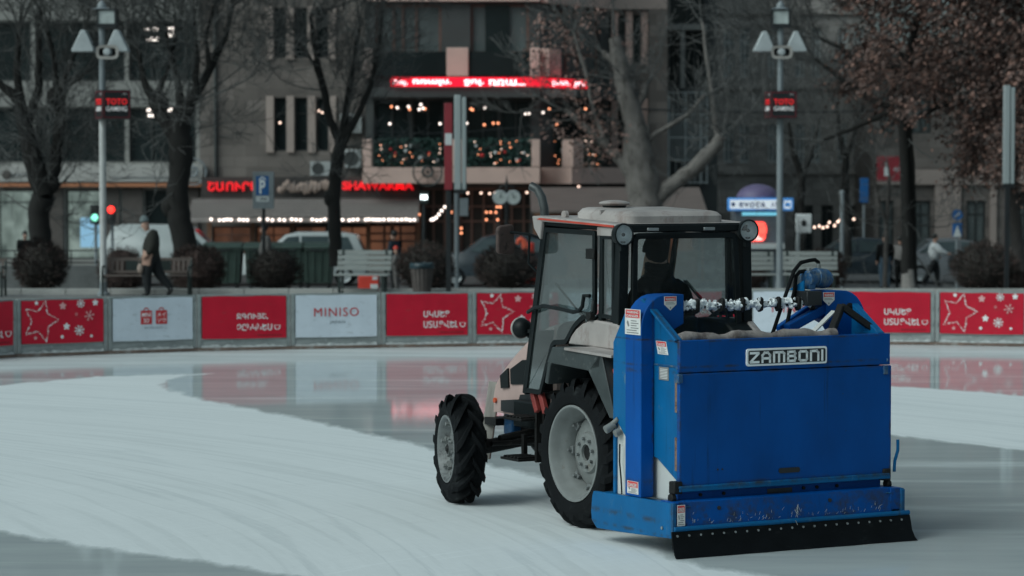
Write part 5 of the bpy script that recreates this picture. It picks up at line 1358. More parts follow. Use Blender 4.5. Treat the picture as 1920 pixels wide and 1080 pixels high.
# low wall and railing at the left
t = thing('low_wall', 'low grey granite wall with railing in front of the bank windows', 'wall', (X(-60,74),74,plaza_z(74)-.05))
Lw = X(185,74)-X(-400,74)
b = MB(); b.box(X(-400,74)-X(-60,74),X(185,74)-X(-60,74),0,.35,0,.72); b.build('wall', M['granite'], t, bevel=.02)
b = MB()
x = X(-400,74)-X(-60,74)
xe = X(185,74)-X(-60,74)-.05
for zz in (.80,1.12): b.tube([(x,.17,zz),(xe,.17,zz)], .02, 6)
while x < xe: b.cyl((x,.17,.71),(x,.17,1.12),.018,6); x += .75
b.build('railing', M['signblack'], t)

# ------------------------------------------------------------------ vehicles
M['carwhite'] = mat('white_car_paint', (0.40,0.43,0.43), 0.3, var=0.04)
M['cardark'] = mat('dark_blue_car_paint', (0.018,0.027,0.035), 0.25, var=0.1)
M['cargrey'] = mat('grey_car_paint', (0.13,0.14,0.15), 0.3, var=0.08)
M['carglass'] = mat('car_window', (0.055,0.075,0.08), 0.1, var=0.1)
M['headlamp'] = mat('car_headlamp', (0.5,0.52,0.52), 0.2)
M['taillamp'] = mat('car_tail_lamp', (0.25,0.01,0.01), 0.25)
def car(label, cat, name, pos, rz, prof, win, wheels, paint, W_=1.75, rad=.33, group='cars on the street'):
    """prof: side outline (x forward, z); win: list of window outlines"""
    t = thing(name, label, cat, pos, rz, group)
    h = W_/2
    zmid = .9
    b = MB(); n = len(prof)
    rows = []
    for y in (-h, -h*.97, h*.97, h):
        e = 1 if abs(y) > h*.98 else 0
        rows.append([(x*(1-.012*e), y*(1 if z < zmid else 1-.16*(z-zmid)/.7), z-.02*e*(1 if z > zmid else 0)) for x, z in prof])
    vs = [p for r_ in rows for p in r_]; fs = [tuple(range(n)), tuple(range(3*n,4*n))]
    for r_ in range(3):
        for i in range(n):
            j = (i+1) % n; fs.append((r_*n+i, r_*n+j, (r_+1)*n+j, (r_+1)*n+i))
    b.add(vs, fs); bd = b.build('body', paint, t, smooth=50)
    for wpoly in win:
        for s in (-1,1):
            b = MB(); vs = []
            for off in (0,.008):
                for x, z in wpoly: vs.append((x, s*(h*(1-.16*max(0,z-zmid)/.7)+.004+off), z))
            m = len(wpoly); b.add(vs, [tuple(range(m)), tuple(range(m,2*m))] + [(i,(i+1)%m,m+(i+1)%m,m+i) for i in range(m)])
            b.build('side_window', M['carglass'], bd)
    # windscreen and rear window follow the outline's slopes
    for (x0,z0,x1,z1) in [(a[0],a[1],c[0],c[1]) for a, c in zip(prof[:-1], prof[1:]) if min(a[1],c[1]) > zmid-.06 and abs(a[1]-c[1]) > .25]:
        d = Vector((x1-x0,0,z1-z0)); nrm = Vector((d.z,0,-d.x)).normalized()*(-.012)
        if (Vector(((x0+x1)/2,0,(z0+z1)/2))+nrm*5 - Vector((0,0,.8))).length < (Vector(((x0+x1)/2,0,(z0+z1)/2)) - Vector((0,0,.8))).length: nrm = -nrm
        p0 = Vector((x0,0,z0))+d*.08+nrm; p1 = Vector((x0,0,z0))+d*.92+nrm
        yy0 = h*.88*(1-.16*max(0,p0.z-zmid)/.7); yy1 = h*.88*(1-.16*max(0,p1.z-zmid)/.7)
        b = MB(); b.add([(p0.x,-yy0,p0.z),(p0.x,yy0,p0.z),(p1.x,yy1,p1.z),(p1.x,-yy1,p1.z)], [(0,1,2,3)]); b.build('windscreen', M['carglass'], bd)
    fx = max(p[0] for p in prof); rx = min(p[0] for p in prof)
    for s in (-1,1):
        b = MB(); b.ball((fx-.10,s*h*.72,.70), (.12,.20,.09), 12, 6); b.build('headlight', M['headlamp'], t)
        b = MB(); b.ball((rx+.06,s*h*.80,.80), (.08,.12,.12), 12, 6); b.build('tail_light', M['taillamp'], t)
        for wx in wheels:
            b = MB(); b.lathe([(rad*.62,-.1),(rad*.9,-.11),(rad,-.08),(rad,.08),(rad*.9,.11),(rad*.62,.1)], 24, 'y'); w = b.build('wheel', M['rubber'], t); w.location = (wx, s*(h-.10), rad)
            b = MB(); b.lathe([(0,.06),(rad*.15,.07),(rad*.5,.05),(rad*.62,.09)] if s > 0 else [(0,-.06),(rad*.15,-.07),(rad*.5,-.05),(rad*.62,-.09)], 20, 'y'); b.build('rim', M['silver'], w)
    return t
van_p = [(-2.1,.35),(-2.12,.9),(-2.02,1.5),(-1.85,1.92),(-1.5,2.0),(.4,1.98),(.75,1.88),(1.55,1.15),(2.15,.98),(2.25,.75),(2.25,.35)]
car('white rounded van parked behind the walking man and the brown bench', 'van', 'parked_van', (X(318,91),91.5,-1.0), 0, van_p, [[(.45,1.1),(1.35,1.1),(.72,1.72),(.45,1.75)]], (-1.35,1.4), M['carwhite'], 1.85)
sed_p = [(-2.1,.3),(-2.15,.75),(-2.05,.98),(-1.5,1.05),(-.95,1.46),(-.1,1.5),(.45,1.42),(1.05,1.0),(1.9,.88),(2.15,.68),(2.15,.3)]
suv_p = [(-2.2,.35),(-2.25,.8),(-2.15,1.05),(-1.85,1.58),(-1.3,1.66),(.2,1.66),(.55,1.58),(1.15,1.12),(2.0,1.0),(2.25,.8),(2.25,.35)]
suv_w = [[(-1.8,1.12),(-1.0,1.12),(-1.0,1.54),(-1.6,1.52)],[(-.92,1.12),(.0,1.12),(.0,1.55),(-.92,1.55)],[(.08,1.12),(.9,1.14),(.48,1.52),(.08,1.55)]]
car('pale silver car roof seen above the green dumpsters', 'car', 'parked_car', (X(566,91),91.5,-1.0), PI, [(x*.95, z*1.05) for x, z in suv_p], [[(x*.95, z*1.05) for x, z in w_] for w_ in suv_w], (-1.4,1.4), M['carwhite'])
car('dark blue grey car heading left behind the black red banner post', 'car', 'parked_car', (X(935,91),91,-1.0), PI, suv_p, suv_w, (-1.4,1.4), M['cardark'])
car('dark car low behind the woman in white at the right', 'car', 'parked_car', (X(1795,93),93,-1.0), 0, sed_p, [[(-1.4,1.05),(-.1,1.05),(-.1,1.42),(-.9,1.4)],[(0,1.05),(.95,1.02),(.42,1.36),(0,1.42)]], (-1.35,1.35), M['cargrey'])
car('grey car behind the bare trees left of the woman in white', 'car', 'parked_car', (X(1600,94),94,-1.0), PI, sed_p, [[(-1.4,1.05),(-.1,1.05),(-.1,1.42),(-.9,1.4)],[(0,1.05),(.95,1.02),(.42,1.36),(0,1.42)]], (-1.35,1.35), M['cardark'])

# red things on the square
M['toyred'] = mat('bright_red_plastic', (0.62,0.05,0.03), 0.45, var=0.1)
M['toyorange'] = mat('orange_red_plastic', (0.75,0.12,0.06), 0.4, var=0.1)
Y = 80; zg = plaza_z(Y); k = Y/F; z = lambda q: Z(q,Y)-zg
t = thing('toy_ride', 'red toy ride with arched orange neck behind the shrub by the mirror', 'toy ride', (X(980,Y),Y,zg))
b = MB(); b.tube([(-10*k,0,z(458)),(-8*k,0,z(451)),(-3*k,0,z(448)),(2*k,0,z(452)),(5*k,0,z(465)),(8*k,0,z(485)),(11*k,0,z(500))], [.05,.07,.085,.09,.10,.12,.16], 10); b.build('neck', M['toyorange'], t)
b = MB(); b.ball((12*k,0,z(515)), (20*k,.5,22*k), 14, 10); b.build('body', M['toyred'], t)
b = MB(); b.box(2*k,22*k,.25,.4,z(475),z(455)); b.build('backrest', M['toyred'], t, bevel=.05)
b = MB(); b.box(-12*k,32*k,-.5,.5,0,.2); b.build('base', M['signblack'], t, bevel=.03)
Y = 66; zg = plaza_z(Y); k = Y/F; z = lambda q: Z(q,Y)-zg
t = thing('crate', 'red crate with white patch standing behind the pale slatted bench', 'crate', (X(691,Y),Y,zg))
b = MB(); b.box(-19*k,19*k,-.2,.2,0,z(517)); 
b.build('box', M['toyred'], t, bevel=.02)
b = MB(); b.box(4*k,18*k,-.21,-.202,z(542),z(532)); b.box(8*k,17*k,-.21,-.202,z(524),z(518)); b.build('patch', M['signpale'], t)

# ------------------------------------------------------------------ people on the square
M['olive'] = mat('dark_olive_jacket', (0.02,0.02,0.016), 0.9, var=0.2, bump=0.2)
M['trk'] = mat('black_track_trousers', (0.008,0.010,0.012), 0.8, var=0.2)
M['beanie'] = mat('grey_green_knit', (0.13,0.16,0.165), 0.9, var=0.15)
M['shoe'] = mat('dark_shoes', (0.012,0.012,0.013), 0.6)
M['hair'] = mat('dark_hair', (0.01,0.009,0.008), 0.6)
M['greycoat'] = mat('grey_coat', (0.14,0.13,0.125), 0.9, var=0.15)
M['bluecoat'] = mat('dark_blue_coat', (0.012,0.022,0.035), 0.9, var=0.15)
M['whitecoat'] = mat('white_jacket', (0.46,0.48,0.49), 0.9, var=0.1)
M['jeans'] = mat('blue_jeans', (0.04,0.07,0.10), 0.9, var=0.15)
M['palebag'] = mat('pale_plastic_bag', (0.33,0.25,0.21), 0.6, var=0.15)
M['stripe'] = mat('pale_leg_stripe', (0.45,0.47,0.48), 0.8)
walk = dict(coat=1, pel=(0,0,.93), wst=(0,0,1.08), chs=(-.01,0,1.30), nck=(.05,0,1.46), hd0=(.09,0,1.54), hd1=(.125,0,1.62), hd2=(.11,0,1.68), face=(1,0,-.35),
   lsh=(-.03,.17,1.40), lel=(-.10,.23,1.14), lwr=(.04,.25,.94), lpa=(.10,.24,.88), rsh=(-.03,-.17,1.40), rel=(-.06,-.23,1.14), rwr=(.10,-.22,.95), rpa=(.15,-.21,.89),
   lhp=(.02,.085,.90), lkn=(.08,.09,.50), lan=(.05,.09,.09), lto=(.18,.10,.035), rhp=(-.02,-.085,.90), rkn=(-.16,-.09,.52), ran=(-.44,-.09,.18), rto=(-.34,-.09,.035),
   rad=dict(chs=(.21,.18), wst=(.215,.18), pel=(.195,.16), lsh=.105, rsh=.105, lel=.09, rel=.09, nck=.085, lkn=.09, rkn=.09, lhp=.12, rhp=.12, lan=.065, ran=.065))
Y = 61.0
t, pts, nm = person('man in dark olive jacket and grey knit hat walking left past the bench', (X(282,Y),Y,plaza_z(Y)-.02), PI, [M['skin'],M['olive'],M['trk'],M['shoe']], walk, 1.76, hat=M['beanie'])
b = MB()
for a, c in (('rhp','rkn'),('rkn','ran'),('lkn','lan')):
    p, q = pts[nm.index(a)].copy(), pts[nm.index(c)].copy(); s_ = 1
    # the side turned to the rink is the man's left
    off = Vector((0,.062,0)) if a[0] == 'r' else Vector((0,.07,0))
    if a[0] == 'r': b.beam(p.lerp(q,.35 if a == 'rhp' else .0)+off, q+off*.92, .02, .012, up=(0,1,0))
b.build('leg_stripe', M['stripe'], t)
b = MB(); b.ball((.24,.22,.66), (.07,.05,.15), 10, 8); b.tube([(.24,.22,.78),(.20,.23,.90)], .008, 5); b.build('collar', M['olive'], t) if False else None
tb = thing('carrier_bag', 'pale carrier bag in the hand of the walking man', 'bag', (X(282,Y)-.20, Y-.22, .50))
b = MB(); b.ball((0,0,.12), (.065,.05,.11), 12, 8, jit=.08, rnd=random.Random(4)); b.build('bag_body', M['palebag'], tb, smooth=60)
b = MB(); b.tube([(-.04,0,.24),(0.03,0,.39),(.05,0,.24)], .006, 5); b.build('bag_handle', M['palebag'], tb)
stand = dict(lel=(.02,.22,1.14), lwr=(.20,.12,1.08), lpa=(.27,.08,1.08), rel=(.02,-.22,1.14), rwr=(.20,-.12,1.06), rpa=(.27,-.08,1.06), rad=dict(chs=(.18,.15), wst=(.17,.15), pel=(.16,.14), lsh=.085, rsh=.085, lel=.07, rel=.07))
person('person in black coat standing behind the low wall at far left', (X(46,94),94,-1.0), R(-70), [M['skin'],M['cloth_dark'],M['trk'],M['shoe']], stand, 1.70, hair=M['hair'])
person('man in grey coat standing by the green dumpsters', (X(497,76),76,plaza_z(76)), R(200), [M['skin'],M['greycoat'],M['bluecoat'],M['shoe']], dict(coat=1, rad=dict(chs=(.19,.15), wst=(.18,.15))), 1.80, hair=M['hair'])
person('person in dark blue coat left of the shrub behind the litter bin', (X(740,78),78,plaza_z(78)), R(150), [M['skin'],M['bluecoat'],M['trk'],M['shoe']], stand, 1.66, hair=M['hair'])
person('child in pale grey coat and red hat behind the end of the pale bench', (X(744,69),69,plaza_z(69)), R(160), [M['skin'],M['greycoat'],M['greycoat'],M['shoe']], stand, 1.10, hat=M['toyred'])
stride = dict(coat=1, pel=(0,0,.93), chs=(.02,0,1.31), lel=(-.06,.22,1.15), lwr=(.12,.24,1.0), lpa=(.18,.24,.97), rel=(.20,-.2,1.2), rwr=(.42,-.18,1.12), rpa=(.49,-.17,1.10),
   lhp=(.0,.085,.90), lkn=(.10,.09,.50), lan=(.12,.09,.09), lto=(.25,.10,.035), rhp=(-.02,-.085,.90), rkn=(-.13,-.09,.52), ran=(-.38,-.09,.20), rto=(-.28,-.09,.04), rad=dict(chs=(.22,.18), wst=(.22,.18), pel=(.19,.16), lsh=.11, rsh=.11, lel=.095, rel=.095, lwr=.06, rwr=.06, lkn=.085, rkn=.085))
Y = 90
person('woman in white jacket and black trousers walking right with one arm out', (X(1752,Y),Y,-1.0), R(-8), [M['skin'],M['whitecoat'],M['trk'],M['shoe']], stride, 1.70, hair=M['hair'])
tb = thing('hand_bag', 'dark teal bag carried in front of the woman in white', 'bag', (X(1752,Y)+.62, Y-.2, -.16))
b = MB(); b.prism(roundpoly([(-.20,-.25),(.20,-.25),(.17,.20),(-.17,.20)], .06, 3), -.08, .08, 'y'); b.build('bag_body', M['bag'], tb, bevel=.02)
b = MB(); b.tube([(-.12,0,.19),(-.06,0,.32),(.06,0,.32),(.12,0,.19)], .012, 6); b.build('bag_handle', M['signblack'], tb)
person('person in long dark coat and jeans by the bare trunks left of the woman', (X(1660,84),84,plaza_z(84)), R(100), [M['skin'],M['cloth_dark'],M['jeans'],M['shoe']], dict(rad=dict(chs=(.20,.16), wst=(.20,.16), pel=(.19,.16))), 1.72, hair=M['hair'])
person('person in pale brown coat partly behind the whitewashed trunk', (X(1688,87),87,plaza_z(87)), R(60), [M['skin'],M['greycoat'],M['cloth_dark'],M['shoe']], stand, 1.66, hair=M['hair'])
# ------------------------------------------------------------------ buildings round the square
def stone(name, col, bw=0.9, bh=0.42, var=0.25, mortar=0.75):
    m, nt, p = newmat(name)
    tc = _n(nt, 'ShaderNodeTexCoord')
    sp = _n(nt, 'ShaderNodeSeparateXYZ'); nt.links.new(tc.outputs['Object'], sp.inputs[0])
    cb = _n(nt, 'ShaderNodeCombineXYZ'); nt.links.new(_math(nt, 'ADD', sp.outputs[0], sp.outputs[1]), cb.inputs[0]); nt.links.new(sp.outputs[2], cb.inputs[1])
    br = _n(nt, 'ShaderNodeTexBrick'); br.inputs['Scale'].default_value = 1.0; br.inputs['Brick Width'].default_value = bw; br.inputs['Row Height'].default_value = bh
    br.inputs['Mortar Size'].default_value = 0.012
    nt.links.new(cb.outputs[0], br.inputs['Vector'])
    br.inputs['Color1'].default_value = (*[c*(1-var) for c in col], 1); br.inputs['Color2'].default_value = (*[c*(1+var) for c in col], 1); br.inputs['Mortar'].default_value = (*[c*mortar for c in col], 1)
    n = _noise(nt, tc.outputs['Object'], 0.5, 6, 0.65)
    sh = _ramp(nt, n, [(0.3, (0.72,0.72,0.72)), (0.7, (1.15,1.13,1.12))])
    mm = _n(nt, 'ShaderNodeMix', data_type='RGBA', blend_type='MULTIPLY'); mm.inputs['Factor'].default_value = 1.0
    nt.links.new(br.outputs['Color'], mm.inputs['A']); nt.links.new(sh, mm.inputs['B'])
    nt.links.new(mm.outputs['Result'], p.inputs['Base Color']); p.inputs['Roughness'].default_value = 0.85
    return m
M['tuff'] = stone('brown_grey_tuff_stone', (0.165,0.143,0.131))
M['tuff2'] = stone('old_grey_brown_stone', (0.34,0.315,0.295), 0.7, 0.35)
M['pinkst'] = mat('smooth_pink_stone', (0.60,0.42,0.365), 0.8, var=0.1, scale=0.8)
M['palest'] = mat('pale_pink_stone', (0.36,0.29,0.26), 0.8, var=0.1, scale=0.8)
M['concrete'] = mat('grey_beige_concrete', (0.27,0.265,0.25), 0.85, var=0.15, scale=0.5)
M['darkconc'] = mat('dark_cladding', (0.055,0.06,0.06), 0.7, var=0.2, scale=0.5)
M['brownpil'] = mat('brown_pillar_cladding', (0.10,0.085,0.078), 0.8, var=0.15)
M['winglass'] = mat('dark_window_glass', (0.014,0.021,0.022), 0.12, var=0.3, scale=0.5, spec=0.3)
M['wingrey'] = mat('curtained_window_glass', (0.085,0.10,0.10), 0.25, var=0.3, scale=0.8, stretch=(3,3,0.5))
M['frdark'] = mat('dark_window_frame', (0.02,0.025,0.025), 0.5)
M['frbrown'] = mat('brown_window_frame', (0.13,0.07,0.055), 0.6)
M['frpale'] = mat('pale_window_frame', (0.46,0.48,0.475), 0.6)
M['fascia'] = mat('off_white_fascia_board', (0.42,0.405,0.385), 0.6, var=0.05, scale=0.5)
M['orangestripe'] = mat('orange_stripe', (0.50,0.20,0.10), 0.6, var=0.06)
M['signband'] = mat('dark_brown_sign_band', (0.045,0.038,0.036), 0.6, var=0.15)
M['scroll'] = mat('pinkish_carved_sign', (0.34,0.25,0.21), 0.7, var=0.15, scale=5)
M['awning'] = mat('grey_brown_awning_canvas', (0.30,0.265,0.25), 0.85, var=0.12, scale=1.5)
M['awnline'] = mat('dark_awning_seam', (0.075,0.066,0.062), 0.85)
M['acwhite'] = mat('air_conditioner_case', (0.38,0.40,0.40), 0.5, var=0.08)
M['darkroof'] = mat('brown_sheet_roof', (0.14,0.11,0.10), 0.7, var=0.2, scale=1.2, stretch=(1,4,4))
M['woodwarm'] = mat('warm_wood_boards', (0.20,0.095,0.055), 0.7, var=0.25, scale=3, stretch=(6,1,1))
M['interior'] = mat('dark_interior', (0.02,0.018,0.016), 0.8, var=0.3)
M['bulb'] = emis('warm_bulb', (1.0,0.70,0.56), 1.9)
M['bulbw'] = emis('white_bulb', (1.0,0.86,0.78), 2.0)
M['bulbo'] = emis('orange_bulb', (1.0,0.36,0.18), 1.8)
M['ceil'] = emis('ceiling_light', (1.0,0.88,0.80), 1.5)
M['shopred'] = emis('lit_red_letters', (0.95,0.012,0.02), 0.55)
def litwin(name, c1, c2, strength, sx, sz):
    """a lit shop window: shelves and goods as coloured bars"""
    m, nt, p = newmat(name)
    co = _coords(nt, (sx, 1, sz))
    vo = _n(nt, 'ShaderNodeTexVoronoi'); vo.inputs['Scale'].default_value = 1.0; vo.distance = 'CHEBYCHEV'; nt.links.new(co, vo.inputs['Vector'])
    f = _math(nt, 'ADD', _math(nt, 'MULTIPLY', vo.outputs['Distance'], .6), _math(nt, 'MULTIPLY', _noise(nt, co, .7, 4), .6))
    c = _ramp(nt, f, [(0.25, c1), (0.8, c2)])
    p.inputs['Base Color'].default_value = (0.02,0.02,0.02,1); p.inputs['Roughness'].default_value = 0.15
    nt.links.new(c, p.inputs['Emission Color']); p.inputs['Emission Strength'].default_value = strength
    return m
M['shoplit'] = litwin('lit_shop_window', (0.03,0.05,0.045), (0.34,0.44,0.40), 0.45, 2.5, 1.4)
M['warmlit'] = litwin('warm_lit_window', (0.012,0.007,0.005), (0.26,0.11,0.06), 0.45, 0.9, 0.5)
M['postlit'] = emis('lit_poster', (0.22,0.40,0.55), 0.45)

def facade(parent, loc, p0, p1, z0, z1, openings, m, depth=8.0, rev=0.28, name='wall'):
    """wall slab from p0 to p1 (plan points) with real rectangular openings (s0,s1,za,zb); reveals run back rev"""
    p0, p1 = Vector((p0[0],p0[1],0)), Vector((p1[0],p1[1],0)); d = (p1-p0); L = d.length; d.normalize(); nrm = Vector((d.y,-d.x,0))
    def W_(s, t, z): return p0 + d*s - nrm*t + Vector((0,0,z)) - Vector(loc)
    ss = sorted(set([0,L] + [min(max(q,0),L) for o in openings for q in o[:2]])); zs = sorted(set([z0,z1] + [min(max(q,z0),z1) for o in openings for q in o[2:4]]))
    b = MB()
    for i in range(len(ss)-1):
        for j in range(len(zs)-1):
            cs, cz = (ss[i]+ss[i+1])/2, (zs[j]+zs[j+1])/2
            if any(o[0] < cs < o[1] and o[2] < cz < o[3] for o in openings): continue
            b.add([W_(ss[i],0,zs[j]),W_(ss[i+1],0,zs[j]),W_(ss[i+1],0,zs[j+1]),W_(ss[i],0,zs[j+1])], [(0,1,2,3)])
    for s0,s1,a,c in openings:
        for (x0,y0,x1,y1) in ((s0,a,s1,a),(s1,a,s1,c),(s1,c,s0,c),(s0,c,s0,a)):
            b.add([W_(x0,0,y0),W_(x1,0,y1),W_(x1,rev,y1),W_(x0,rev,y0)], [(0,1,2,3)])
        b.add([W_(s0,rev+.02,a),W_(s1,rev+.02,a),W_(s1,rev+.02,c),W_(s0,rev+.02,c)], [(0,1,2,3)])
    b.add([W_(0,0,z0),W_(0,depth,z0),W_(0,depth,z1),W_(0,0,z1)], [(0,1,2,3)]); b.add([W_(L,0,z0),W_(L,depth,z0),W_(L,depth,z1),W_(L,0,z1)], [(0,1,2,3)])
    b.add([W_(0,depth,z0),W_(L,depth,z0),W_(L,depth,z1),W_(0,depth,z1)], [(0,1,2,3)]); b.add([W_(0,0,z1),W_(L,0,z1),W_(L,depth,z1),W_(0,depth,z1)], [(0,1,2,3)])
    return b.build(name, m, parent, smooth=0), W_
def window(parent, W_, o, fm, gm, mull=(), trans=(), rev=0.2, name='window', fw=.06):
    s0,s1,a,c = o
    b = MB()
    def bx(sa,sb,za,zb,t0,t1):
        vs = [W_(s,t,z) for z in (za,zb) for s,t in ((sa,t0),(sb,t0),(sb,t1),(sa,t1))]
        b.add(vs, [(0,3,2,1),(4,5,6,7),(0,1,5,4),(1,2,6,5),(2,3,7,6),(3,0,4,7)])
    bx(s0,s1,a,a+fw,rev-.06,rev); bx(s0,s1,c-fw,c,rev-.06,rev); bx(s0,s0+fw,a+fw,c-fw,rev-.06,rev); bx(s1-fw,s1,a+fw,c-fw,rev-.06,rev)
    for f in mull: s = s0+(s1-s0)*f; bx(s-fw*.45,s+fw*.45,a+fw,c-fw,rev-.055,rev)
    for f in trans: z = a+(c-a)*f; bx(s0+fw,s1-fw,z-fw*.4,z+fw*.4,rev-.05,rev)
    w = b.build(name, fm, parent, smooth=0)
    b = MB(); bx(s0+fw*.5,s1-fw*.5,a+fw*.5,c-fw*.5,rev+.002,rev+.012); b.build('pane', gm, w, smooth=0)
    return w
def slab(parent, loc, W_, s0, s1, z0, z1, t0, t1, m, name, bevel=0):
    b = MB(); vs = [W_(s,t,z) for z in (z0,z1) for s,t in ((s0,t0),(s1,t0),(s1,t1),(s0,t1))]
    b.add(vs, [(0,3,2,1),(4,5,6,7),(0,1,5,4),(1,2,6,5),(2,3,7,6),(3,0,4,7)]); return b.build(name, m, parent, smooth=0, bevel=bevel)
YB = 105.0; GZ = -0.9
xb = lambda px: X(px, YB); zb = lambda py: Z(py, YB)
def opn(x0, px0, px1, py0, py1): return (xb(px0)-x0, xb(px1)-x0, zb(py1), zb(py0))
# --- bank building on the left
loc = (xb(-200), YB, GZ); A = thing('bank_building', 'modern building at left with dark glass bands, pale fascia and orange stripe', 'building', loc)
x0 = xb(-900); ops = []
up = [(-860,-640),(-630,-410),(-400,-180),(-170,60),(68,235),(243,368)]
for a, c in up: ops += [opn(x0,a,c,42,152), opn(x0,a,c,203,304), opn(x0,a,c,-150,-45), opn(x0,a,c,-340,-240)]
shops = [(-640,-420),(-400,-180),(-160,-90),(-80,78),(124,190),(272,336)]
for a, c in shops: ops.append(opn(x0,a,c,356,486))
wl, W1 = facade(A, loc, (x0,YB), (xb(375),YB), GZ, 17, ops, M['concrete'], 14)
for o in ops[:24]: window(A, W1, o, M['frdark'], M['winglass'], (.33,.66), (), fw=.08)
for i, o in enumerate(ops[24:]): window(A, W1, o, M['frdark'], M['shoplit'] if i in (0,1,3,4) else M['winglass'], (.5,) if i == 3 else (), (.82,), name='shop_window')
slab(A, loc, W1, xb(-640)-x0, xb(384)-x0, zb(341), zb(309), -.55, -.005, M['fascia'], 'fascia_board', .02)
slab(A, loc, W1, xb(-640)-x0, xb(384)-x0, zb(350), zb(343), -.50, -.005, M['orangestripe'], 'orange_stripe')
slab(A, loc, W1, xb(-640)-x0, xb(375)-x0, zb(200), zb(156), -.10, -.005, M['concrete'], 'floor_band'); slab(A, loc, W1, xb(-640)-x0, xb(375)-x0, zb(38), zb(4), -.10, -.005, M['concrete'], 'floor_band')
for a, c in ((84,119),(196,224),(230,268),(340,372)): slab(A, loc, W1, xb(a)-x0, xb(c)-x0, GZ, zb(353), -.12, -.005, M['brownpil'], 'pillar')
slab(A, loc, W1, xb(150)-x0, xb(186)-x0, zb(464), zb(408), .05, .09, M['postlit'], 'poster')
for a, c, y0, y1 in ((272,297,51,57),(310,336,51,57),(276,298,70,76),(312,330,62,70),(276,300,203,209),(315,338,203,209),(278,302,214,219)):
    slab(A, loc, W1, xb(a)-x0, xb(c)-x0, zb(y1), zb(y0), .08, .12, M['ceil'], 'ceiling_light')
q = W1(xb(0)-x0, -.56, 0) + Vector(loc); k = YB/F
sgn = A
text('fascia_lettering', 'բանկ', M['pr_grey'], W1(xb(27)-x0, -.565, zb(333)), (1,0,0), (0,0,1), 34*k, 11*k, .01, 0, A)
text('fascia_lettering', 'բանկային և ապահովագրական', M['pr_grey'], W1(xb(217)-x0, -.565, zb(336)), (1,0,0), (0,0,1), 112*k, 7*k, .01, 0, A)
b = MB(); b.ball(W1(xb(18)-x0, -.555, zb(328)), (9*k,.02,9*k), 14, 6); b.build('round_emblem', M['brownpil'], A)

# --- stone building with narrow windows
loc = (xb(530), YB, GZ); A = thing('stone_building', 'brown tuff stone building with narrow windows above the shawarma shop', 'building', loc)
x0 = xb(375); ops = []
for px in (515,554,594): ops += [opn(x0,px,px+23,14,108), opn(x0,px,px+23,183,283), opn(x0,px,px+23,-160,-66)]
for px in (420,655): ops += [opn(x0,px-8,px+14,-160,-66)]
shop = [(398,470),(480,545),(552,612),(630,690)]
for a, c in shop: ops.append(opn(x0,a,c,424,492))
wl, W2 = facade(A, loc, (x0,YB), (xb(686),YB), GZ, 16.5, ops, M['tuff'], 12)
for o in ops[:11]: window(A, W2, o, M['frdark'], M['winglass'], (), (.7,), fw=.05)
for o in ops[11:]: window(A, W2, o, M['frbrown'], M['warmlit'], (.5,), (.75,), name='shop_window')
for px in (500,538,578,617):
    for y0, y1 in ((12,112),(180,286)): slab(A, loc, W2, xb(px)-x0, xb(px+14)-x0, zb(y1), zb(y0), -.10, -.005, M['palest'], 'window_pier')
slab(A, loc, W2, X(378,102.8)-x0, X(683,102.8)-x0, Z(374,102.8), Z(332,102.8), -2.2, -.005, M['signband'], 'sign_band')
slab(A, loc, W2, X(683.2,102.8)-x0, X(786,102.8)-x0, Z(374,102.8), Z(338,102.8), -2.2, -2.02, M['signband'], 'sign_band')
for px in (392,474,548,622,690,735,784): slab(A, loc, W2, X(px-4,102.8)-x0, X(px+4,102.8)-x0, GZ, Z(374.2,102.8), -2.2, -2.03, M['woodwarm'], 'shop_post')
slab(A, loc, W2, X(396,102.8)-x0, X(780,102.8)-x0, GZ, Z(474,102.8), -2.18, -2.06, M['woodwarm'], 'shop_parapet')
b = MB(); b.tube([W2(xb(405)-x0,-.08,GZ+3), W2(xb(405)-x0,-.08,12)], .06, 8); b.build('drain_pipe', M['darkconc'], A)
# red letters, carved sign, awning with its lamps
def lettersign(name, label, s, px0, px1, py0, py1, m, Yp, bold=.03, group=None):
    t = thing(name, label, 'sign', (X(px0,Yp), Yp, Z(py1,Yp)), 0, group); k = Yp/F
    text('letters', s, m, (0,0,0), (1,0,0), (0,0,1), (px1-px0)*k, (py1-py0)*k, .05, bold, t)
    b = MB(); b.box(0,(px1-px0)*k,.06,.08,(py1-py0)*k*.3,(py1-py0)*k*.36); b.build('mounting_rail', M['signband'], t)
lettersign('letter_sign', 'lit red Armenian letters ՇԱՈՒՐՄԱ over the awning, left of the carved sign', 'ՇԱՈՒՐՄԱ', 390, 505, 341, 358, M['shopred'], 102.7, .03)
lettersign('letter_sign', 'lit red letters SHAWARMA over the awning', 'SHAWARMA', 642, 776, 340, 356, M['shopred'], 102.7, .04)
t = thing('carved_sign', 'pinkish carved scroll sign between the two red letter signs', 'sign', (X(572,102.6), 102.6, Z(362,102.6))); k = YB/F
b = MB(); rnd = random.Random(8)
for i in range(15):
    px = -44 + i*6.3; b.ball((px*k, -.05, (10+rnd.uniform(-3,8)-abs(px)*.08)*k), (rnd.uniform(4,7)*k, .06, rnd.uniform(7,12)*k), 10, 6)
b.build('scroll', M['scroll'], t)
b = MB()
for i in range(8): b.beam(((-30+i*8)*k,-.12,5*k), ((-27+i*8)*k,-.12,(18+4*math.sin(i*2))*k), 2.2*k, .02, up=(0,1,0))
b.build('lettering', M['palest'], t)
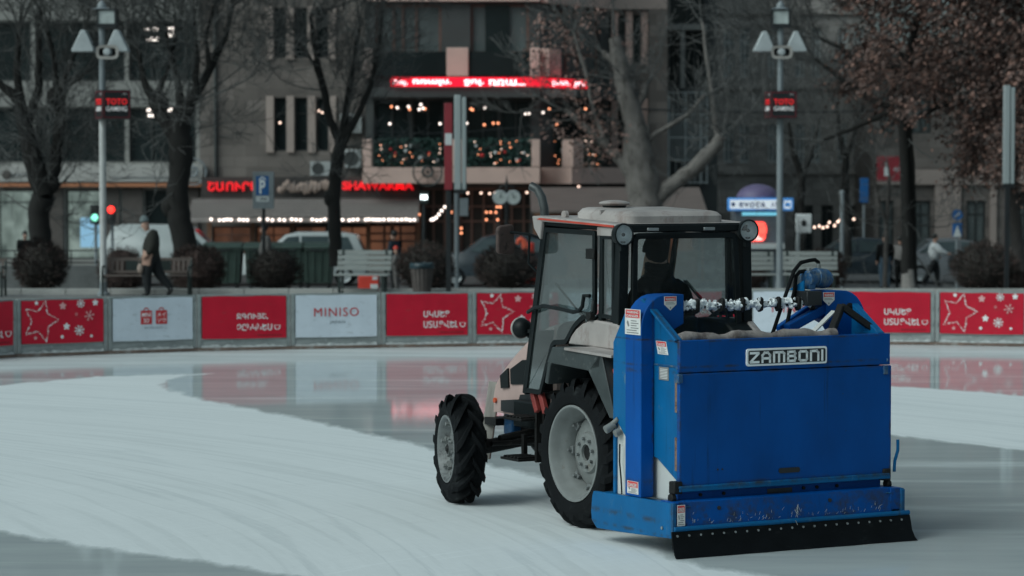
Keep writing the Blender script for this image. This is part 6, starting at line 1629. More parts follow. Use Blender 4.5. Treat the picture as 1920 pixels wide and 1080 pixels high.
def awning(px0, px1, label):
    k = YB/F
    t = thing('awning', label, 'awning', (X((px0+px1)/2,102.6), 102.6, Z(410,102.6)))
    w = (px1-px0)/2*k; h = 37*k
    b = MB(); b.prism([(-1.5,0),(-1.5,.05),(-.02,h),(-.02,h-.06)], -w, w, 'x'); b.prism([(-1.52,-.10),(-1.50,-.10),(-1.50,.05),(-1.52,.05)], -w, w, 'x'); b.build('canvas', M['awning'], t)
    b = MB()
    for i in range(7):
        f = (i+.5)/7; y = -1.5+1.48*f; z = .055 + (h-.05)*f; b.box(-w,w,y-.045,y+.045,z-.03,z+.03)
    b.build('seam', M['awnline'], t)
    return t
awning(366, 782, 'long grey brown awning over the shawarma shop front')
def string(name, label, pts, Yp, m, r=.05, sag=True, group='strings of light bulbs', wire=True):
    P = [at(px,py,Yp) for px,py in pts]
    t = thing('string_lights', label, 'string lights', P[0], 0, group); o = P[0]
    if wire:
        b = MB(); b.tube([p-o+Vector((0,0,.07)) for p in P], .012, 5); b.build('wire', M['signblack'], t)
    for p in P:
        b = MB(); b.ball(p-o, r, 8, 6); b.build('bulb', m, t)
xs5 = [q/2.77 for q in (1097,1140,1162,1180,1200,1243,1265,1285)] + [480+q/2.77 for q in (18,60,85,122,147,185,208,232,292,315,337,358,420,450,484,505,528,570,587,608,626,643,664,690,712,734,757,780,800,822)]
rnd = random.Random(1)
string('a', 'straight row of white bulbs along the lower edge of the awning', [(x, 412+rnd.uniform(-1,1)) for x in xs5], 101.0, M['bulbw'])
string('b', 'short rising string of white bulbs right of the awning', [(809,412),(813,411),(818,408),(823,402),(828,395),(834,388)], 100, M['bulbw'])
string('c', 'string of warm bulbs under the pink balcony', [(877,362),(902,362),(918,363),(928,362),(988,361),(1085,350)], YB-2.2, M['bulb'], .042)
string('e', 'sagging string of warm bulbs right of the white notice sign', [(1527,426),(1536,424),(1543,427),(1551,425),(1555,417),(1565,423),(1571,416),(1575,413),(1587,416),(1601,411)], 96, M['bulb'], .042)
# air conditioners
def aircon(px, py0, py1, w, label):
    k = YB/F; h = (py1-py0)*k; w = w*k
    t = thing('air_conditioner', label, 'air conditioner', (xb(px), YB-.4, zb(py1)), 0, 'air conditioners on the facade')
    b = MB(); b.box(-w/2,w/2,-.15,.35,0,h); b.build('case', M['acwhite'], t, bevel=.02)
    b = MB(); b.lathe([(h*.36,-.16),(h*.40,-.17),(h*.42,-.155)], 20, 'y', (-w*.12,0,h/2)); 
    for i in range(3): b.lathe([(h*.1*(i+1)-.01,-.158),(h*.1*(i+1)+.01,-.158)], 18, 'y', (-w*.12,0,h/2))
    b.lathe([(0,-.152),(h*.38,-.152)], 20, 'y', (-w*.12,0,h/2)); b.build('fan_grille', M['darkconc'], t)
    b = MB(); b.beam((-w*.35,.35,0),(-w*.35,-.1,0),.04,.04); b.beam((w*.35,.35,0),(w*.35,-.1,0),.04,.04); b.build('bracket', M['darkconc'], t)
aircon(603, 303, 330, 38, 'lower left air conditioner beside the carved sign')
aircon(664, 281, 315, 30, 'air conditioner at the pink pillar, below another one')
aircon(660, 214, 250, 40, 'topmost air conditioner behind the forked bare tree')
def ringorn(px, py, r, Yp, m, label):
    k = Yp/F; t = thing('wheel_ornament', label, 'ornament', (X(px,Yp), Yp, Z(py,Yp)), 0); r *= k
    b = MB(); b.tube([(r*math.cos(a),0,r*math.sin(a)) for a in np.linspace(0,2*PI,25)], .035, 6, caps=False); b.tube([(r*.35*math.cos(a),-.02,r*.35*math.sin(a)) for a in np.linspace(0,2*PI,17)], .05, 6, caps=False); b.build('rim', m, t)
    b = MB()
    for a in range(8): b.beam((0,0,0),(r*math.cos(a*PI/4),0,r*math.sin(a*PI/4)),.025,.025)
    b.build('spokes', m, t)
    b = MB(); b.beam((0,0,0),(0,.9,0),.05,.05); b.build('wall_bracket', m, t)
ringorn(802, 322, 27, 101.3, M['frdark'], 'dark wheel ornament hanging at the end of the pink balcony')
ringorn(362, 322, 25, YB-.9, M['polegrey'], 'pale wheel ornament between the bank fascia and the red letters')

# --- corner restaurant with its bay
YR = 103.0; xr = lambda px: X(px, YR); zr = lambda py: Z(py, YR)
loc = (xr(900), YR, GZ); A = thing('restaurant_building', 'corner building with pink pillars, glazed restaurant floor and balcony', 'building', loc)
x0 = xr(686); P0, P1 = (x0, YR), (xr(1012), YR)
def opr(px0,px1,py0,py1): return (xr(px0)-x0, xr(px1)-x0, zr(py1), zr(py0))
o_top = [opr(704,828,8,140), opr(882,992,8,140)]; o_up = [opr(704,828,-190,-50), opr(882,992,-190,-50)]
o_mid = [opr(701,770,186,264), opr(773,832,186,264), opr(876,935,186,264), opr(938,996,186,264)]
o_gnd = [opr(690,782,420,492), opr(792,855,352,492), opr(862,930,352,492), opr(937,1005,352,492)]
wl, W3 = facade(A, loc, P0, P1, GZ, 18, o_top+o_up+o_mid+o_gnd, M['darkconc'], 12)
for o in o_top: window(A, W3, o, M['frbrown'], M['wingrey'], (.28,.42,.62), (.32,), fw=.10)
for o in o_up: window(A, W3, o, M['frbrown'], M['winglass'], (.33,.66), (.32,), fw=.10)
for o in o_mid: window(A, W3, o, M['frdark'], M['winglass'], (.5,), (), fw=.07)
for o in o_gnd: window(A, W3, o, M['frbrown'], M['warmlit'] if o is o_gnd[0] else M['interior'], (.33,.66), (.55,.75), fw=.09, name='shop_window')
# glass door leaf and dark opening on the top floor
slab(A, loc, W3, xr(910)-x0, xr(955)-x0, zr(140), zr(10), .08, .12, M['winglass'], 'balcony_door')
P2 = (X(1142, 108), 108.0)
a_, c_ = Vector((P1[0],P1[1],0)), Vector((P2[0],P2[1],0)); LS = (c_-a_).length
def ons(px, py):
    r = ray(px, py); d = (c_-a_).normalized(); n = Vector((d.y,-d.x,0)); t = (a_ - Vector((0,0,0))).dot(n)/(Vector((r.x,r.y,0)).dot(n)); p = r*t; return ((Vector((p.x,p.y,0))-a_).dot(d), CAMH+p.z)
def ops_(px0,px1,py0,py1):
    s0, zt = ons(px0,py0); s1, zt2 = ons(px1,py0); zl = ons((px0+px1)/2,py1)[1]; zt = ons((px0+px1)/2,py0)[1]; return (max(.05,s0), min(LS-.05,s1), zl, zt)
so = [ops_(1036,1126,22,140), ops_(1036,1126,190,264), ops_(1030,1120,356,492), ops_(1036,1126,-180,-40)]
wl2, W4 = facade(A, loc, P1, P2, GZ, 18, so, M['darkconc'], 6, name='side_wall')
window(A, W4, so[0], M['frbrown'], M['wingrey'], (.35,.6), (.32,), fw=.10); window(A, W4, so[1], M['frdark'], M['winglass'], (.5,), fw=.07); window(A, W4, so[2], M['frbrown'], M['interior'], (.5,), (.6,), name='shop_window'); window(A, W4, so[3], M['frbrown'], M['winglass'], (.5,))
def strip3(name, px0, px1, py0, py1, t0, t1, m, bevel=0): return slab(A, loc, W3, xr(px0)-x0, xr(px1)-x0, zr(py1), zr(py0), t0, t1, m, name, bevel)
def strip4(name, px0, px1, py0, py1, t0, t1, m): o = ops_(px0,px1,py0,py1); return slab(A, loc, W4, o[0], LS if px1 > 1135 else o[1], o[2], o[3], t0, t1, m, name)
strip3('roof_band', 686, 1012, -12, 3, -.3, -.005, M['pinkst']); strip4('roof_band', 1013, 1140, -10, 12, -.3, -.005, M['pinkst'])
for px0, px1 in ((838,879),(994,1012)): strip3('pillar', px0, px1, 90, 144, -.35, -.005, M['pinkst'], .03)
strip3('pillar', 682, 700, 92, 146, -.35, -.005, M['palest'], .03)
strip4('pillar', 1013, 1036, 92, 144, -.35, -.005, M['pinkst'])
for px0, px1 in ((701,836),(881,992)): strip3('balcony_rail', px0, px1, 97, 142, -.25, -.18, M['winglass'])
strip3('canopy', 694, 1012, 168, 185, -1.6, -.005, M['darkconc'], .03); strip4('canopy', 1013, 1134, 170, 186, -1.5, -.005, M['darkconc'])
strip3('balcony_front', 684, 1012, 314, 344, -1.4, -.005, M['pinkst'], .03); strip4('balcony_front', 1013, 1142, 314, 344, -1.3, -.005, M['pinkst'])
for px0, px1 in ((684,701),(996,1012)): strip3('balcony_pillar', px0, px1, 262, 313, -1.4, -.9, M['pinkst'], .03)
strip3('balcony_pillar', 836, 874, 262, 313, -1.38, -.9, M['pinkst'], .03)
strip4('balcony_pillar', 1013, 1033, 262, 313, -1.35, -.9, M['pinkst']); strip4('balcony_pillar', 1127, 1142, 264, 313, -1.3, -.9, M['pinkst'])
strip3('wood_panel', 1000, 1012, 392, 440, -.3, -.005, M['woodwarm']); strip4('wood_panel', 1014, 1060, 388, 440, -.4, -.005, M['woodwarm'])
# red scrolling display
M['ticker'] = emis('red_led_display', (0.85,0.004,0.025), 0.8)
M['tickw'] = emis('white_led_letters', (1.0,0.80,0.84), 1.7)
k = YR/F
t = thing('led_ticker', 'long red scrolling light display with white letters over the restaurant canopy', 'display', (xr(737), YR-1.75, zr(165)))
off = Vector((xr(737), YR-1.75, zr(165)))
b = MB(); b.box(0, xr(1013)-xr(737), 0, .12, 0, 17*k); b.build('display', M['ticker'], t, bevel=.02)
b = MB(); a2 = Vector((xr(1013),YR-1.75,0))-Vector((off.x,off.y,0)); d2 = (c_-a_).normalized(); n2 = Vector((d2.y,-d2.x,0)); e2 = a2 + d2*(ops_(1013,1102,150,160)[1]*1.0)
b.add([a2+Vector((0,0,0)), e2+Vector((0,0,0)), e2+Vector((0,0,17*k)), a2+Vector((0,0,17*k)), a2-n2*.12, e2-n2*.12, e2-n2*.12+Vector((0,0,17*k)), a2-n2*.12+Vector((0,0,17*k))], [(0,1,2,3),(4,7,6,5),(0,4,5,1),(3,2,6,7),(0,3,7,4),(1,5,6,2)]); b.build('side_display', M['ticker'], t)
for s_, px0, px1 in (('2ռլ.',740,768),('ռռալս.',778,848),('ջոլ.',872,908),('ռռա...',918,985)):
    text('lettering', s_, M['tickw'], ((px0-737)*k, -.006, 2.0*k), (1,0,0), (0,0,1), (px1-px0)*k, 11*k, .004, .02, t)
text('lettering', 'լստ. շու', M['tickw'], a2+d2*.9+n2*.006+Vector((0,0,2.5*k)), d2, (0,0,1), 2.6, 10*k, .004, .012, t)
# planters with Christmas garlands
M['needles'] = mat('garland_needles', (0.022,0.062,0.052), 0.8, var=0.4, scale=9)
def leafcloud(b, rnd, boxf, n, s, mi=0):
    for _ in range(n):
        c = Vector(boxf()); a = Vector((rnd.gauss(0,1),rnd.gauss(0,1),rnd.gauss(0,1))).normalized(); u = a.orthogonal().normalized(); w = a.cross(u)
        q = s*rnd.uniform(.6,1.3); b.add([c-u*q, c+w*q*.45, c+u*q, c-w*q*.45], [(0,1,2,3)], mi)
M['ornred'] = mat('red_ornament', (0.55,0.02,0.02), 0.3); M['ornwhite'] = mat('white_ornament', (0.6,0.62,0.62), 0.5)
for i, (px0, px1, Yp, lab) in enumerate(((702,834,YR-1.25,'left planter garland of dark needles with warm lights, widest of three'), (877,995,YR-1.25,'middle planter garland with warm lights right of the red banner post'), (1034,1126,104.2,'right planter garland with warm lights behind the brown leaves'))):
    k = Yp/F; w = (px1-px0)*k; h = 50*k; rnd = random.Random(30+i)
    t = thing('planter_garland', lab, 'garland', (X(px0,Yp), Yp, Z(313,Yp)), 0, 'planter garlands on the balcony')
    b = MB(); b.box(.05,w-.05,.05,.28,0,h*.75); b.build('planter_box', M['signblack'], t)
    b = MB(); leafcloud(b, rnd, lambda: (rnd.uniform(0,w), rnd.gauss(.05,.11), h*min(1.08,abs(rnd.uniform(0,1.05)))), 2300, .085); b.build('needles', M['needles'], t, smooth=0)
    for q in range(20):
        b = MB(); b.ball((rnd.uniform(.08,w-.08), -.17, rnd.uniform(.1,h*.98)), .022, 7, 5); b.build('bulb', M['bulbo'] if q % 3 else M['bulb'], t)
    for q in range(7):
        b = MB(); b.ball((rnd.uniform(.2,w-.2), -.18, rnd.uniform(.2,h*.8)), rnd.uniform(.05,.09), 8, 6); b.build('ornament', M['ornred'] if q % 2 else M['ornwhite'], t)
# lamps behind the restaurant glass and under its ceiling
def lampset(label, pts, Yp, m, r):
    P = [at(px,py,Yp) for px,py in pts]; t = thing('pendant_lamps', label, 'lamps', P[0], 0, 'lit lamps of the restaurant'); o = P[0]
    for p in P:
        b = MB(); b.ball(p-o, r, 8, 6); b.build('bulb', m, t)
    b = MB()
    for p in P: b.beam(p-o+Vector((0,0,r)), p-o+Vector((0,0,r+.25)), .015, .015, up=(1,0,0))
    b.build('cord', M['signblack'], t)
lampset('white pendant lamps hanging before the glazed restaurant floor', [(745,202),(766,200),(789,196),(793,203),(786,205),(731,232),(825,232),(909,202),(875,231),(985,213),(992,213),(1018,211)], YR-.8, M['bulbw'], .045)
lampset('small orange lamps of the glazed restaurant floor', [(734,200),(768,205),(797,204),(883,204),(886,206),(908,234),(934,231),(925,231),(1030,204),(1044,233),(1098,204)], YR-.75, M['bulbo'], .042)
lampset('warm lamps in the narrow windows of the stone building', [(525,230),(598,208),(604,211)], YB-.15, M['bulb'], .042)
lampset('warm lamps among dark beams of the ground floor restaurant', [(912,398),(932,388),(938,388),(920,398),(930,398),(912,412),(933,412),(919,443),(876,392),(865,428),(846,398),(865,437),(786,402),(794,406)], YR-.6, M['bulbo'], .042)

# --- stone wing right of the bay
loc = (X(1190,108), 108, GZ); A = thing('stone_wing', 'pinkish stone wing with triple narrow windows behind the pale plane tree', 'building', loc)
Y_ = 108.0; x0 = X(1128,Y_); f_ = lambda px0,px1,py0,py1: (X(px0,Y_)-x0, X(px1,Y_)-x0, Z(py1,Y_), Z(py0,Y_))
ops = [f_(px,px+14,y0,y1) for px in (1134,1158,1186) for y0,y1 in ((28,118),(190,292),(-160,-70))]
wl, W5 = facade(A, loc, (x0,Y_), (X(1250,Y_),Y_), GZ, 17, ops, M['tuff'], 12)
for o in ops: window(A, W5, o, M['frdark'], M['winglass'], (), (), fw=.04)
for px in (1146,1173,1202):
    for y0, y1 in ((22,122),(185,296)): slab(A, loc, W5, X(px,Y_)-x0, X(px+12,Y_)-x0, Z(y1,Y_), Z(y0,Y_), -.1, -.005, M['pinkst'], 'window_pier')
slab(A, loc, W5, X(1216,Y_)-x0, X(1250,Y_)-x0, GZ, 16.9, -.35, -.005, M['tuff'], 'corner_pier')
slab(A, loc, W5, X(1134,Y_)-x0, X(1249,Y_)-x0, Z(18,Y_), Z(-6,Y_), -.38, -.005, M['palest'], 'stone_band')

# --- dark building with balcony and lattice
loc = (X(1290,112), 112, GZ); A = thing('dark_building', 'dark building with balcony slab and white lattice behind the bare branches', 'building', loc)
Y_ = 112.0; x0 = X(1250,Y_); f_ = lambda px0,px1,py0,py1: (X(px0,Y_)-x0, X(px1,Y_)-x0, Z(py1,Y_), Z(py0,Y_))
ops = [f_(1254,1272,62,165), f_(1284,1320,62,165), f_(1254,1320,-60,44)]
wl, W6 = facade(A, loc, (x0,Y_), (X(1345,Y_),Y_), GZ, 15, ops, M['darkconc'], 12)
for o in ops: window(A, W6, o, M['frdark'], M['winglass'], (.5,), fw=.06)
slab(A, loc, W6, X(1250,Y_)-x0, X(1322,Y_)-x0, Z(58,Y_), Z(48,Y_), -1.0, -.005, M['concrete'], 'balcony_slab')
slab(A, loc, W6, X(1273,Y_)-x0, X(1281,Y_)-x0, Z(166,Y_), Z(60,Y_), -.9, -.7, M['concrete'], 'balcony_post')
b = MB(); k = Y_/F
def lat(px, py): return W6(X(px,Y_)-x0, -.35, Z(py,Y_))
for px in (1252,1283,1312,1324): b.beam(lat(px,345), lat(px,172), .09, .06, up=(1,0,0))
for py in (174,215,258,300,342): b.beam(lat(1250,py), lat(1326,py), .08, .06)
for i in range(18): b.beam(lat(1254+i*4, 300 if i%3 else 342), lat(1254+i*4, 216 if i%2 else 178), .035, .03, up=(1,0,0))
b.build('lattice', M['frpale'], A, smooth=0)

# --- old stone buildings at the right
loc = (X(1450,125), 125, GZ); A = thing('old_building', 'old grey brown stone building with pale window frames behind the right lamp post', 'building', loc)
Y_ = 125.0; x0 = X(1330,Y_); f_ = lambda px0,px1,py0,py1: (X(px0,Y_)-x0, X(px1,Y_)-x0, Z(py1,Y_), Z(py0,Y_))
cols = [(1357,1376),(1387,1405),(1440,1458),(1490,1508),(1520,1538),(1570,1588),(1600,1618)]
ops = [f_(a,c,y0,y1) for a,c in cols for y0,y1 in ((52,145),(232,305),(-130,-40))] + [f_(a,c,385,470) for a,c in ((1490,1525),(1540,1562),(1585,1612))]
wl, W7 = facade(A, loc, (x0,Y_), (X(1640,Y_),Y_), GZ, 15.5, ops, M['tuff2'], 14)
for o in ops[:21]: window(A, W7, o, M['frpale'], M['wingrey'], (.5,), (.7,), fw=.09)
for o in ops[21:]: window(A, W7, o, M['frdark'], M['winglass'], (.5,), fw=.08)
for py in (160,320,20): slab(A, loc, W7, 0.1, X(1638,Y_)-x0, Z(py+7,Y_), Z(py,Y_), -.18, -.005, M['tuff2'], 'string_course')
loc = (X(1780,118), 118, GZ); A = thing('pink_building', 'low pinkish stone building with tall dark windows behind the brown leaved tree', 'building', loc)
Y_ = 118.0; x0 = X(1640,Y_)
ops = [f2 for f2 in [(X(a,Y_)-x0, X(c,Y_)-x0, Z(y1,Y_), Z(y0,Y_)) for a,c in ((1648,1676),(1708,1745),(1812,1848),(1885,1925),(1960,2000),(2040,2080)) for y0,y1 in ((376,462),(150,250))]]
wl, W8 = facade(A, loc, (x0,Y_), (X(2330,Y_),Y_), GZ, Z(85,Y_), ops, M['tuff'], 14)
for o in ops: window(A, W8, o, M['frdark'], M['wingrey'], (.5,), (.7,), fw=.08)
for px in (1692,1752,1855): slab(A, loc, W8, X(px,Y_)-x0, X(px+ (48 if px==1752 else 12),Y_)-x0, GZ, Z(342,Y_), -.2, -.005, M['palest'], 'pilaster')
slab(A, loc, W8, 0.05, X(2320,Y_)-x0, Z(346,Y_), Z(318,Y_), -.25, -.005, M['palest'], 'cornice'); slab(A, loc, W8, 0.05, X(2320,Y_)-x0, Z(96,Y_), Z(85.5,Y_), -.35, -.005, M['palest'], 'cornice')
# red and blue signs hung there
Y_ = 112; k = Y_/F
t = thing('shop_sign', 'dull red shop sign with pale bottle shape under the right tree', 'sign', (X(1675,Y_), Y_, Z(340,Y_)))
b = MB(); b.box(-31*k,31*k,-.05,.1,0,47*k); pn = b.build('panel', M['redpanel'], t, bevel=.02)
b = MB(); b.lathe([(0,10*k),(5*k,10*k),(5*k,24*k),(2.4*k,30*k),(2.2*k,37*k),(0,37*k)], 12, 'z', (-13*k,0,0)); b.v = [(x, y*.02-.056, z) for x,y,z in b.v]; b.build('bottle_mark', M['signpale'], pn)
text('lettering', 'վինո', M['signpale'], (0,-.056,18*k), (1,0,0), (0,0,1), 22*k, 9*k, .004, .02, pn)
b = MB(); b.box(-2*k,2*k,.1,6.0,30*k,34*k); b.build('sign_arm', M['signblack'], t)
Y_ = 110; k = Y_/F
t = thing('wall_sign', 'tall plain blue sign left of the red shop sign', 'sign', (X(1620,Y_), Y_, Z(380,Y_)))
b = MB(); b.box(-8*k,8*k,-.04,.06,0,46*k); b.build('panel', M['bluesign'], t, bevel=.02); b = MB(); b.cyl((0,.1,-(380-320)*0-3.3),(0,.1,46*k),.05,8); b.build('post', M['polegrey'], t)

# --- low cafe roofs before the wing, and the far backdrop of houses
Y_ = 97.0; k = Y_/F; loc = (X(1160,Y_), Y_, -1.0); A = thing('cafe_pavilion', 'low cafe pavilion with brown sheet roof behind the tractor cab', 'pavilion', loc)
zz = lambda py: Z(py,Y_)+1.0
b = MB(); b.prism([(-1.5,zz(398)),(-1.5,zz(394)),(2.5,zz(352)),(2.5,zz(356))], -165*k, 160*k, 'x'); b.build('roof', M['darkroof'], A)
b = MB(); b.box(-155*k,150*k,.3,5,0,zz(385)); b.build('wall', M['woodwarm'], A)
for px in (-120,-60,0,60,120):
    b = MB(); b.box((px-22)*k,(px+22)*k,.25,.295,.9,zz(402)); w = b.build('window', M['frbrown'], A); b = MB(); b.box((px-20)*k,(px+20)*k,.235,.248,.95,zz(404)); b.build('pane', M['warmlit'], w)
for px in (-158,-80,0,80,152):
    b = MB(); b.box((px-2)*k,(px+2)*k,-1.4,-1.3,0,zz(397)); b.build('post', M['woodwarm'], A)
for i, (xa, xc, Yh, h_, m_) in enumerate(((-95,-62,118,16,'tuff2'),(-60,-26,128,19,'tuff'),(24,48,140,17,'tuff2'),(52,90,122,15,'tuff'))):
    lab = ('grey stone apartment house far left outside the photo','brown stone apartment house behind the bank','grey stone house behind the low pink building','brown stone house at the far right outside the photo')[i]
    A = thing('apartment_house', lab, 'building', ((xa+xc)/2, Yh, GZ)); lo_ = A.location
    W__ = xc-xa; ops = [(1.5+q*3.2, 2.9+q*3.2, 1.2+r_*3.4, 3.1+r_*3.4) for q in range(int((W__-2)/3.2)) for r_ in range(4)]
    wl, W9 = facade(A, lo_, (xa,Yh), (xc,Yh), GZ, h_, ops, M[m_], 12)
    for o in ops: window(A, W9, o, M['frpale'], M['winglass'], (.5,), fw=.08)
# cables over the square
for label, pts, Yp, r in (('black cable spanning the facades at the height of the right sign box', [(1180,204),(1300,208),(1437,211),(1560,210),(1700,205)], 92, .035), ('thin wire sagging before the glazed restaurant floor', [(700,246),(800,250),(880,247),(960,240),(1045,232)], 98, .015), ('thin wire rising across the middle planter garland', [(880,290),(940,268),(1040,236)], 97, .014)):
    P = [at(px,py,Yp) for px,py in pts]; t = thing('overhead_cable', label, 'cable', P[0])
    b = MB(); b.tube([p-P[0] for p in P], r, 6); b.build('cable', M['signblack'], t)
# ------------------------------------------------------------------ trees and shrubs
M['bark'] = mat('dark_wet_bark', (0.013,0.012,0.011), 0.9, var=0.35, scale=5, stretch=(3,3,0.7), bump=0.4)
M['barkpale'] = mat('pale_plane_bark', (0.155,0.14,0.13), 0.85, var=0.3, scale=2.2, stretch=(2,2,0.8), dirt=((0.065,0.055,0.05), 0.58, 2.5, (2,2,.8)), bump=0.3)
M['barkgrey'] = mat('grey_brown_bark', (0.075,0.066,0.062), 0.9, var=0.3, scale=5, stretch=(3,3,0.7), bump=0.3)
M['twig'] = mat('thin_grey_twigs', (0.10,0.10,0.097), 0.9, var=0.25)
M['lime'] = mat('whitewashed_bark', (0.26,0.24,0.225), 0.85, var=0.2)
M['leafbrown'] = mat('dry_brown_leaves', (0.150,0.095,0.082), 0.8, var=0.45, scale=0.9)
M['leafrust'] = mat('rusty_brown_leaves', (0.26,0.145,0.115), 0.8, var=0.4, scale=0.9)
M['leafdull'] = mat('dull_dark_leaves', (0.055,0.040,0.037), 0.85, var=0.4, scale=0.9)
M['shrub'] = mat('brown_green_shrub', (0.026,0.021,0.018), 0.9, var=0.4, scale=6)
M['shrubrust'] = mat('rusty_brown_shrub', (0.050,0.030,0.026), 0.9, var=0.4, scale=6)
def rvec(rnd, s=1.0): return Vector((rnd.gauss(0,1),rnd.gauss(0,1),rnd.gauss(0,1)))*s
def grow(b, rnd, p, d, r, L, depth, tips, up=.18, bend=.22, sides=5, minr=.004, split=(2,3), spread=.62):
    n = 4 if depth > 0 else 3
    pts = [p.copy()]; rr = [r]; q = p.copy(); d = d.normalized()
    for i in range(n):
        d = (d + rvec(rnd, bend*.5) + Vector((0,0,up*.3))).normalized()
        q = q + d*(L/n); pts.append(q.copy()); rr.append(max(minr, r*(1-.42*(i+1)/n)))
    b.tube(pts, rr, sides if depth > 1 else 3, caps=False)
    if depth <= 0: tips.append((q, d)); return
    for i in range(rnd.randint(*split)):
        nd = (d + rvec(rnd, spread*.75)).normalized()
        grow(b, rnd, q, nd, max(minr, rr[-1]*rnd.uniform(.62,.8)), L*rnd.uniform(.62,.86), depth-1, tips, up, bend, sides, minr, split, spread)
    for i in range(rnd.randint(1,2)):
        k = rnd.randint(1, n-1); nd = (d + rvec(rnd, spread)).normalized()
        grow(b, rnd, pts[k], nd, max(minr, rr[k]*rnd.uniform(.35,.5)), L*rnd.uniform(.5,.75), depth-1, tips, up, bend, sides, minr, split, spread)
def limbs(px_limbs, Y, base, bt, rnd, jit=.5):
    """px_limbs: list of outlines [(px,py,half width px)...]; first starts on the ground"""
    ends = []; k = Y/F
    for li, L in enumerate(px_limbs):
        pts, rr = [], []; dy = 0 if li == 0 else rnd.uniform(-jit, jit)
        for i, (px, py, hw) in enumerate(L):
            p = at(px, py, Y); p.y += dy*(i/max(1,len(L)-1)) ; pts.append(p-base); rr.append(hw*k)
        # smooth in between
        P2, R2 = [], []
        for i in range(len(pts)-1):
            for f in (0,.25,.5,.75):
                P2.append(pts[i].lerp(pts[i+1], f) + (rvec(rnd, .012) if f else Vector())); R2.append((rr[i]*(1-f)+rr[i+1]*f)*(1+.06*rnd.uniform(-1,1)))
        P2.append(pts[-1]); R2.append(rr[-1])
        bt.tube(P2, R2, 10)
        ends.append((P2, R2))
    return ends
def bare_tree(label, px_limbs, Y, seed, mt, mc, twigs=(3,5), L0=1.5, depth=4, base_py=None, up=.2, spread=.6, ball=None, minr=.006, low=0.0):
    rnd = random.Random(seed)
    base = at(px_limbs[0][0][0], px_limbs[0][0][1], Y)
    t = thing('bare_tree', label, 'tree', base, 0, 'trees on the square')
    bt = MB(); ends = limbs(px_limbs, Y, base, bt, rnd)
    if ball:
        for px, py, r in ball: bt.ball(at(px,py,Y)-base, (r*Y/F, r*Y/F, r*Y/F*1.2), 10, 8, jit=.12, rnd=rnd)
    bt.build('trunk', mt, t, smooth=60)
    bc = MB(); tips = []
    for i, (P2, R2) in enumerate(ends):
        d = (P2[-1]-P2[-3]).normalized()
        if R2[-1] > .004:
            for _ in range(rnd.randint(*twigs)):
                grow(bc, rnd, P2[-1], (d + rvec(rnd,.4)).normalized(), min(.028, R2[-1]*.6), L0*rnd.uniform(.8,1.2), depth, tips, up, .25, 5, minr, (2,3), spread)
            for kk in range(len(P2)//2, len(P2)-1, 2):
                if P2[kk].z > low: grow(bc, rnd, P2[kk], (d*.5 + rvec(rnd,.7)).normalized(), min(.022, R2[kk]*.3), L0*rnd.uniform(.6,1.0), depth-1, tips, up, .25, 4, minr, (2,3), spread)
    c = bc.build('crown', mc, t, smooth=60)
    return t, ends, tips, base
bare_tree('dark bare tree with thick forked trunk at far left', [[(78,500,22),(76,450,20),(72,400,21),(84,365,22)],[(84,365,20),(62,300,19),(48,240,16),(38,190,12),(10,165,8),(-20,140,6)],[(84,365,16),(104,300,12),(110,235,11),(106,185,14),(120,160,7),(150,140,5)],[(48,235,12),(72,175,8),(74,100,6),(76,20,5)],[(40,195,9),(30,130,7),(34,60,5)],[(106,185,8),(104,120,5),(92,60,4)],[(106,190,7),(135,120,4),(160,60,3)]], 70, 11, M['bark'], M['twig'], (4,5), 1.5, 4, ball=((102,183,15),(98,345,14)))
bare_tree('dark bare tree with knobbly trunk right of the scuffed lamp post', [[(346,500,24),(347,460,22),(335,400,22),(333,350,20),(340,300,22),(335,250,22),(342,205,18)],[(342,215,15),(365,175,11),(392,130,7),(420,70,5),(432,10,4)],[(340,215,12),(335,160,6),(318,100,4),(305,40,3)],[(335,260,16),(300,215,14),(288,190,12),(270,150,6),(258,90,4)],[(288,190,8),(310,140,4),(325,70,3)],[(366,172,7),(370,110,4),(362,40,3)],[(392,128,5),(385,70,4),(400,10,3)]], 69, 23, M['bark'], M['twig'], (4,5), 1.5, 4, ball=((300,195,17),(318,388,16)))
bare_tree('slim dark bare tree with high fork left of the red letters SHAWARMA', [[(630,500,13),(628,440,12),(626,380,12),(628,330,12),(636,280,12),(642,262,10)],[(640,270,9),(618,225,8),(608,170,7),(594,110,5),(582,30,4)],[(642,262,9),(648,200,6),(660,130,4),(672,50,3)],[(642,265,10),(672,215,6),(696,160,5),(712,90,4),(718,20,3)],[(606,165,5),(590,120,3),(560,80,3)]], 72, 37, M['bark'], M['twig'], (3,4), 1.4, 4, ball=((620,372,13),))
